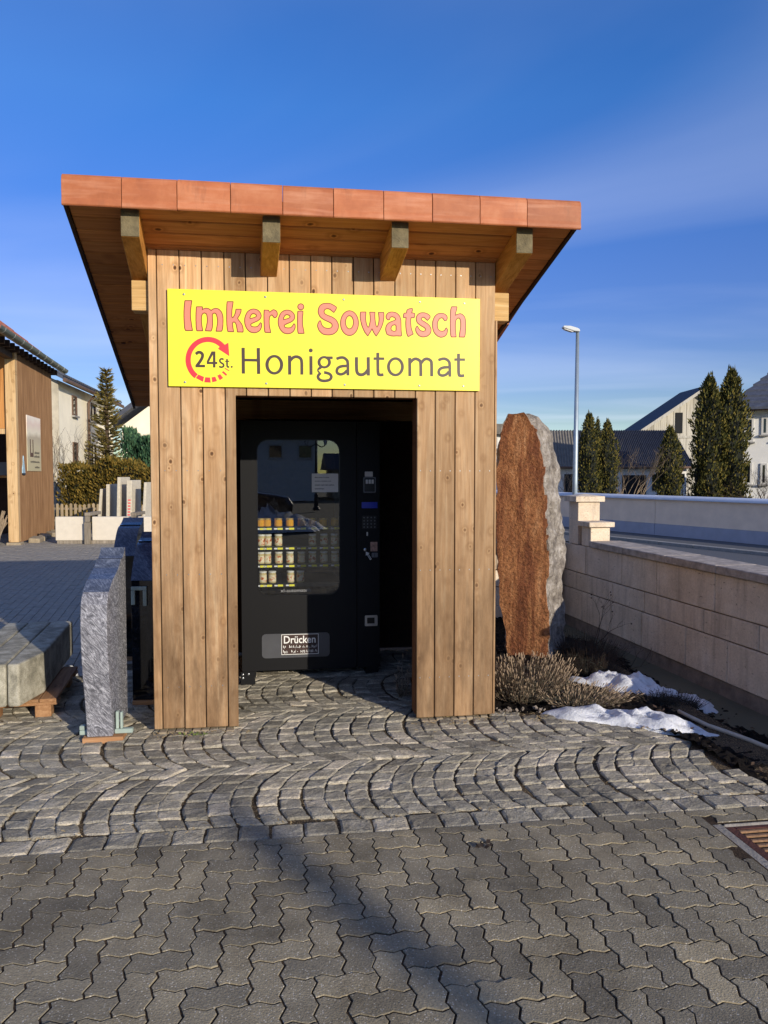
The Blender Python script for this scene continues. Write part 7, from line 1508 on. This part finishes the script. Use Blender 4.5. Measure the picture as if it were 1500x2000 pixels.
for a, b, lab in ((-0.93, -0.24, 'white stone slab at the left end of the timber rack'), (-0.10, 0.80, 'wide white stone slab in the middle of the timber rack'), (0.94, 1.74, 'white stone slab at the right end behind the farthest gravestone')):
    o = single(MB().box(a, b, -0.02, 0.12, 0.075, 0.62), 'white_slab', M_WSLAB, lab, 'stone slab', (0, 0, 0), kiosk=False, at=(-6.6, 17.6, 0), rot=0.04, bevel=0.012, group='white slabs in the rack')
RK.part(MB().box(-0.9, 1.8, 0.0, 0.1, 0.0, 0.074), 'sleeper', M_OLDW)
# tall slabs standing behind the rack
M_WEDGE2 = plain('pale_slab_edge', C('#c4bba8'), 0.85, var=0.12, scale=18, bump=0.3, bscale=60)
for (px0, px1, yt, Y, lean, lab) in ((195, 200, 955, 20.2, 0.16, 'thin leaning slab edge, leftmost of the tall slabs'), (207, 213, 946, 20.0, 0.03, 'tall slab with dark shaded side, second from left'), (229, 235, 932, 19.6, 0.06, 'tallest slab with pale blue upper side, third from left'),
                                     (247, 257, 938, 19.4, 0.03, 'thick slab with red stencil marks on its edge'), (281, 286, 942, 19.2, 0.10, 'slab partly hidden behind the kiosk corner')):
    p0, p1 = atp(px0, yt, Y), atp(px1, yt, Y); wd = max(0.06, p1[0]-p0[0]); h = p0[2]
    t = Thing('tall_slab', lab, 'stone slab', (p0[0], Y, 0), kiosk=False, group='tall slabs standing in the yard')
    s = -lean*h*0.6
    m = MB(); m.add([(p0[0]+s, Y, 0), (p0[0]+s+wd, Y, 0), (p0[0]+s+wd, Y+0.75, 0), (p0[0]+s, Y+0.75, 0), (p0[0], Y, h), (p0[0]+wd, Y, h), (p0[0]+wd, Y+0.75, h), (p0[0], Y+0.75, h)], [(0,3,2,1),(4,5,6,7),(0,1,5,4),(1,2,6,5),(2,3,7,6),(3,0,4,7)])
    t.part(m, 'slab', M_WEDGE2, bevel=0.008)
    if 'red' in lab:
        for k in range(6): t.part(MB().box(p0[0]+wd*0.3+s*(1-k*0.16), p0[0]+wd*0.8+s*(1-k*0.16), Y-0.004, Y-0.001, 0.55+k*0.075, 0.58+k*0.075), 'red_mark', M_RED)
# steel A-frame bars between the slabs
AF = Thing('slab_stand', 'dark steel stand of upright bars between the tall slabs', 'stand', (0, 0, 0), kiosk=False, at=(-6.9, 20.6, 0))
for x in (-0.25, 0.12, 0.62, 1.0, 1.5): AF.part(MB().box(x, x+0.05, 0.1, 0.15, 0, 1.15), 'bar', M_GUT)
AF.part(MB().box(-0.4, 1.7, 0.0, 0.09, 0.0, 0.08), 'base_rail', M_GUT); AF.part(MB().box(-0.4, 1.7, 0.7, 0.79, 0.0, 0.08), 'base_rail', M_GUT)

# ------------------------------------------------------------------ picket fence
M_OLDP = wood('weathered_picket', C('#8a7a62'), C('#a8967a'), C('#bba98c'), axis=2, knots=False)
FE = Thing('picket_fence', 'low weathered picket fence in front of the hedge', 'fence', (0, 0, 0), kiosk=False, at=(-9.6, 23.0, -0.02), rot=0.0)
for k in range(34):
    x = -0.5 + k*0.135; h = 0.72 + rnd.uniform(-.03, .03)
    FE.part(MB().prism([(x, 0.06), (x+0.075, 0.06), (x+0.075, h-0.03), (x+0.0375, h), (x, h-0.03)], 0, 0.025, 'xz'), 'picket', M_OLDP)
for z in (0.2, 0.55): FE.part(MB().box(-0.6, 4.2, 0.027, 0.07, z, z+0.06), 'rail', M_OLDW)
for x in (-0.5, 1.5, 3.9): FE.part(MB().box(x, x+0.09, 0.072, 0.16, 0, 0.75), 'fence_post', M_OLDW)

# ------------------------------------------------------------------ hedge, juniper, conifer, bare tree
def hedge(name, label, cat, box_, n, mat, seed, ls, upd=0.6, core=M_THUJA_CORE):
    x0, x1, y0, y1, h = box_; rs = random.Random(seed); t = Thing(name, label, cat, ((x0+x1)/2, (y0+y1)/2, -0.05), kiosk=False)
    ph = [rs.random()*6.28 for _ in range(6)]
    def top(x): return h*(1+0.07*math.sin(x*3.1+ph[0])+0.05*math.sin(x*7.3+ph[1]))
    m = MB()
    nx = 14
    for i in range(nx):
        a, b = x0+(x1-x0)*i/nx, x0+(x1-x0)*(i+1)/nx; m.box(a+(.15 if i == 0 else 0), b-(0.15 if i == nx-1 else 0), y0+0.14, y1-0.1, 0, top((a+b)/2)-0.16)
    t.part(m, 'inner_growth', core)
    f = MB()
    for _ in range(n):
        k = rs.random(); x = rs.uniform(x0, x1)
        bulge = 0.10*math.sin(x*5+ph[2])+0.08*math.sin(x*11+ph[3])
        if k < 0.62: z = rs.uniform(0.05, top(x)); p = Vector((x, y0+rs.uniform(-.05, .16)-bulge*0.5-0.1*math.sin(z*4+ph[4]), z)); nrm = Vector((rs.gauss(0, .5), -1, rs.uniform(0, .8)))
        elif k < 0.9: p = Vector((x, rs.uniform(y0, y1), top(x)+rs.gauss(-.05, .05))); nrm = Vector((rs.gauss(0, .4), rs.gauss(-.2, .4), 1))
        else: p = Vector((rs.choice((x0, x1))+rs.gauss(0, .06), rs.uniform(y0, y1), rs.uniform(0, h))); nrm = Vector((rs.gauss(0, 1), -0.4, .3))
        d = (nrm.normalized() + Vector((0, 0, upd))).normalized()
        spray(f, p, d, rs.uniform(.6, 1.2)*ls, ls*0.2, rs)
    t.part(f, 'foliage', mat, recalc=False)
p0, p1 = atp(116, 912, 24.2), atp(300, 905, 24.2)
hedge('thuja_hedge', 'trimmed golden-green thuja hedge behind the picket fence', 'hedge', (p0[0], p1[0]+2.5, 24.2, 25.4, p0[2]+0.08), 16000, M_HEDGE, 61, 0.12)
p0, p1 = atp(238, 858, 27.5), atp(310, 850, 27.5)
hedge('juniper_thicket', 'dark green juniper thicket against the kiosk edge', 'hedge', (p0[0], p1[0]+2.0, 27.5, 29, p0[2]+0.06), 9000, M_JUNI, 62, 0.19, 1.4)
def conifer(label, x, y, h, r, seed):
    rs = random.Random(seed); t = Thing('conifer', label, 'tree', (x, y, -0.05), kiosk=False)
    t.part(MB().tube([(x, y, -0.05), (x, y, h*0.5), (x, y, h)], [0.14, 0.09, 0.012], 8), 'trunk', M_BARK)
    br = MB(); lf = MB(); z = 0.5
    while z < h-0.1:
        q = z/h; n = rs.choice((6, 7, 8)); a0 = rs.random()*6.28
        for i in range(n):
            a = a0+6.2832*i/n+rs.gauss(0, .2); l = r*(1-q)**0.85*rs.uniform(.5, 1.25)+0.08; up = 0.15+0.5*q
            p0_ = Vector((x, y, z)); d = Vector((math.cos(a), math.sin(a), up)).normalized()
            pts = [p0_ + d*l*s_ + Vector((0, 0, -0.10*l*s_*(1-s_)*2)) for s_ in (0, .35, .7, 1)]
            br.tube(pts, [0.016, 0.012, 0.008, 0.003], 3, False)
            k = int(34*l/r)+9
            for j in range(k):
                s_ = rs.uniform(.12, 1.0)
                pp = p0_ + d*l*s_ + Vector((0, 0, -0.10*l*s_*(1-s_)*2)); sd_ = Vector((-math.sin(a), math.cos(a), 0))*rs.choice((-1, 1))
                dd = (d*rs.uniform(.4, 1.0) + sd_*rs.uniform(.2, .9) + Vector((0, 0, rs.uniform(-.3, .35)))).normalized()
                spray(lf, pp, dd, rs.uniform(.12, .28), 0.024, rs)
        z += rs.uniform(.11, .19)
    t.part(br, 'branches', M_BARK, recalc=False); t.part(lf, 'crown', M_SPRUCE, recalc=False)
p = atp(207, 722, 31.0)
conifer('slender golden-brown conifer in front of the cream house', p[0], 31.0, p[2]+0.05, 1.1, 71)
def ltree(label, px, Y, h, n0, seed, sp_, depth, r0):
    p = atp(px, 930, Y); t = Thing('bare_tree', label, 'tree', (p[0], Y, -0.05), kiosk=False, group='leafless young trees by the cream house')
    branchy(t, 'branches', M_BARK, (p[0], Y, -0.05), h, n0, sp_, seed, depth, r0)
ltree('leafless fan-branched young tree in front of the cream house wall', 147, 25.9, 3.1, 5, 81, 0.34, 4, 0.022)
ltree('thin leafless sapling close to the barn corner', 110, 25.6, 2.4, 3, 82, 0.3, 3, 0.014)

# ------------------------------------------------------------------ cream house and white gable house behind
CH = Thing('cream_house', 'two storey cream house with brown gutter behind the barn', 'house', (0, 0, 0), kiosk=False, at=(-11.4, 27.0, -0.05), rot=math.radians(8.4))
ez = 4.93
CH.part(MB().box(-7, 0, 0, 9.5, 0, ez), 'wall', M_HCREAM)
CH.part(MB().box(-0.62, 0.03, -0.03, 0.0, 0, ez-0.05), 'stained_corner', M_HDIRT)
def cwin(y0, y1, z0, z1):
    m = MB(); b = 0.06; m.box(-0.02, 0.05, y0, y1, z0, z0+b); m.box(-0.02, 0.05, y0, y1, z1-b, z1); m.box(-0.02, 0.05, y0, y0+b, z0+b, z1-b); m.box(-0.02, 0.05, y1-b, y1, z0+b, z1-b)
    o = CH.part(m, 'window', M_WBROWN); CH.part(MB().box(-0.02, 0.012, y0+b, y1-b, z0+b, z1-b), 'pane', M_PANE, parent=o); CH.part(MB().box(0.0, 0.12, y0-.06, y1+.06, z0-.07, z0-.005), 'sill', M_KERB, parent=o)
for y0, y1 in ((1.9, 2.55), (5.0, 5.7), (7.6, 8.3)):
    cwin(y0, y1, 3.85, 4.60); cwin(y0, y1, 2.05, 2.85)
rz = lambda x: ez-0.02 - (x-0.3)*0.5
CH.part(MB().prism([(0.3, rz(.3)), (-3.5, rz(-3.5)), (-7.3, rz(.3)), (-7.3, rz(.3)+.12), (-3.5, rz(-3.5)+.14), (0.3, rz(.3)+.12)], -0.5, 10, 'xz'), 'roof', M_SLATE)
for k in range(35): CH.part(MB().prism([(0.34, rz(.34)+.135), (-0.5, rz(-.5)+.135), (-0.5, rz(-.5)+.2), (0.36, rz(.36)+.2)], -0.5+k*0.3+.02, -0.5+k*0.3+0.2, 'xz'), 'tile_roll', M_SLATE)
CH.part(MB().tube([(0.37, -0.5, ez-0.06), (0.37, 10, ez-0.06)], 0.075, 8), 'gutter', M_WBROWN)
CH.part(MB().tube([(0.36, 4.2, ez-0.1), (0.1, 4.2, ez-0.4), (0.1, 4.2, 0.1)], 0.05, 8), 'downpipe', M_WBROWN)
CH.part(MB().prism([(-7, ez-0.03), (0, ez-0.03), (-3.5, ez+1.6)], 0.0, 0.1, 'xz'), 'gable', M_HDIRT)
WG = Thing('white_gable_house', 'white gable house wall half hidden by the kiosk roof', 'house', (0, 0, 0), kiosk=False, at=(-11.5, 38.0, -0.05))
p0, p1 = atp(226, 826, 38), atp(268, 795, 38); sl2 = (p1[2]-p0[2])/(p1[0]-p0[0])
x0 = p0[0]+11.5; z0 = p0[2]; 
WG.part(MB().prism([(x0+0.3, 0), (x0+0.3, z0-.1), (x0+5.5, z0+5.2*sl2-.1), (x0+10.5, z0-.1), (x0+10.5, 0)], 0, 8, 'xz'), 'gable_wall', M_HCREAM)
WG.part(MB().prism([(x0-0.2, z0-.15), (x0+5.5, z0+5.7*sl2-.15), (x0+5.5, z0+5.7*sl2+.12), (x0-0.2, z0+.12)], -0.7, 8.5, 'xz'), 'roof_slope', M_SLATE)
WG.part(MB().prism([(x0+11.2, z0-.15), (x0+5.5, z0+5.7*sl2-.15), (x0+5.5, z0+5.7*sl2+.12), (x0+11.2, z0+.12)], -0.7, 8.5, 'xz'), 'roof_slope', M_SLATE)

# ------------------------------------------------------------------ the street behind the camera (mirrored in the machine's glass, and casting the soft lamp shadow)
M_IRON = plain('black_cast_iron', C('#16181a'), 0.5, var=0.1)
def lantern_lamp(label, u, v, h, turn=0.0):
    t = Thing('lantern_lamp', label, 'street lamp', (u, v, -0.02), group='twin lantern lamps along the street', rot=YAW+turn)
    t.part(MB().lathe([(0.16, 0), (0.16, 0.08), (0.10, 0.16), (0.085, 0.7), (0.06, 0.78), (0.045, h*0.75), (0.035, h)], 12, (u, v, -0.02)), 'post', M_IRON)
    t.part(MB().tube([(u-0.42, v, h-0.28), (u-0.25, v, h-0.36), (u, v, h-0.22), (u+0.25, v, h-0.36), (u+0.42, v, h-0.28)], 0.025, 8), 'arm', M_IRON)
    t.part(MB().lathe([(0.03, 0), (0.06, 0.06), (0.01, 0.22)], 8, (u, v, h-0.03)), 'finial', M_IRON)
    for s in (-0.42, 0.42):
        o = t.part(MB().lathe([(0.05, 0), (0.10, 0.30), (0.105, 0.32)], 6, (u+s, v, h-0.26)), 'lantern', M_PAPER)
        t.part(MB().lathe([(0.135, 0), (0.11, 0.04), (0.04, 0.13), (0.01, 0.18)], 6, (u+s, v, h+0.065)), 'lantern_roof', M_IRON, parent=o)
        for k in range(6):
            a = math.pi/3*k; t.part(MB().tube([(u+s+0.052*math.cos(a), v+0.052*math.sin(a), h-0.26), (u+s+0.107*math.cos(a), v+0.107*math.sin(a), h+0.06)], 0.009, 4), 'glazing_bar', M_IRON, parent=o)
lantern_lamp('twin lantern street lamp reflected in the machine glass', 2.60, -27.0, 3.15)
lantern_lamp('twin lantern street lamp behind the camera on the right', 10.3, -19.0, 5.3, R(-61))
SHS = Thing('street_house', 'white house with small square windows reflected in the machine glass', 'house', (-3.0, -40.0, -0.05))
SHS.part(MB().box(-11, 3.4, -48, -40, -0.05, 4.1), 'wall', M_HWHITE)
SHS.part(MB().prism([(-48.7, 4.0), (-39.3, 4.0), (-44, 7.2)], -11.6, 4.0, 'yz'), 'roof', M_SLATE)
for u in (-7.4, -3.6, 0.45, 2.25):
    m = MB(); m.box(u-.06, u+.86, -39.99, -39.93, 2.50, 3.42); o = SHS.part(m, 'window', M_WFRAME); SHS.part(MB().box(u+.03, u+.77, -39.925, -39.92, 2.6, 3.32), 'pane', M_PANE, parent=o)
DHS = Thing('brown_roofed_house', 'low house with dark roof reflected at the right of the glass', 'house', (8.0, -44.0, -0.05))
DHS.part(MB().box(4.6, 16, -50, -44, -0.05, 2.0), 'wall', M_HDIRT)
DHS.part(MB().prism([(-50.6, 1.9), (-43.4, 1.9), (-47, 3.05)], 4.2, 16.4, 'yz'), 'roof', M_SLATE)
hedge('street_hedge', 'dark clipped hedge across the street, mirrored in the glass', 'hedge', (-4.5, -1.2, -35.5, -34.2, 2.0), 1800, M_THUJA, 91, 0.25)
# a parked dark car
M_CARP = Mat('dark_car_paint', 0.18, metal=0.4); M_CARP.col(C('#15181d')); M_CARP.b.inputs['Coat Weight'].default_value = 1.0; M_CARP = M_CARP.m
M_TYRE = plain('tyre_rubber', C('#141414'), 0.9)
CA = Thing('parked_car', 'dark parked estate car mirrored in the machine glass', 'car', (-0.9, -18.0, -0.02))
cb_ = [(-2.2, .32), (-2.25, .62), (-2.1, .86), (-1.7, .95), (-1.15, 1.02), (-0.35, 1.46), (0.4, 1.52), (1.6, 1.44), (2.1, 1.05), (2.2, .8), (2.2, .34)]
def cpos(P): return [(-0.9 - x, z) for x, z in P]
m = MB(); W_ = [(-18.9, .94), (-18.8, 1.0), (-17.2, 1.0), (-17.1, .94)]
n = len(cb_)
for vv, k in W_:
    for x, z in cb_: zz = z if z < 0.9 else 0.9+(z-0.9)*(1.0 if k > .97 else 0.9); m.v.append((-0.9-x*k, vv + (0.12 if (z > 1.1 and vv < -18.5) else -0.12 if (z > 1.1 and vv > -17.5) else 0), zz))
for a in range(3):
    for i in range(n): m.f.append((a*n+i, a*n+(i+1) % n, (a+1)*n+(i+1) % n, (a+1)*n+i))
m.f += [tuple(range(n)), tuple(range(3*n, 4*n))[::-1]]
CA.part(m, 'body', M_CARP, bevel=0.03, seg=2)
for P in ([(-1.0, 1.02), (-0.35, 1.38), (0.25, 1.42), (0.25, 1.0)], [(0.33, 1.0), (0.33, 1.42), (1.5, 1.36), (1.85, 1.04)]):
    CA.part(MB().prism(cpos(P), -17.13, -17.10, 'xz'), 'side_window', M_PANE)
for x in (-1.4, 1.4):
    for v in (-18.85, -17.3):
        q = MB().lathe([(0.30, 0), (0.32, 0.04), (0.32, 0.18), (0.30, 0.22)], 18); q.v = [(-0.9-x+a, v+c, 0.31+b) for a, b, c in q.v]; wv = CA.part(q, 'wheel', M_TYRE)
        q = MB().lathe([(0.19, 0), (0.17, 0.02)], 12); q.v = [(-0.9-x+a, v+0.221+c, 0.31+b) for a, b, c in q.v]; CA.part(q, 'rim', M_SILVER, parent=wv)
snow(0.1, -15.2, 2.2, 0.8, 0.62, 17, 'heap of cleared snow in front of the parked car', -0.03)
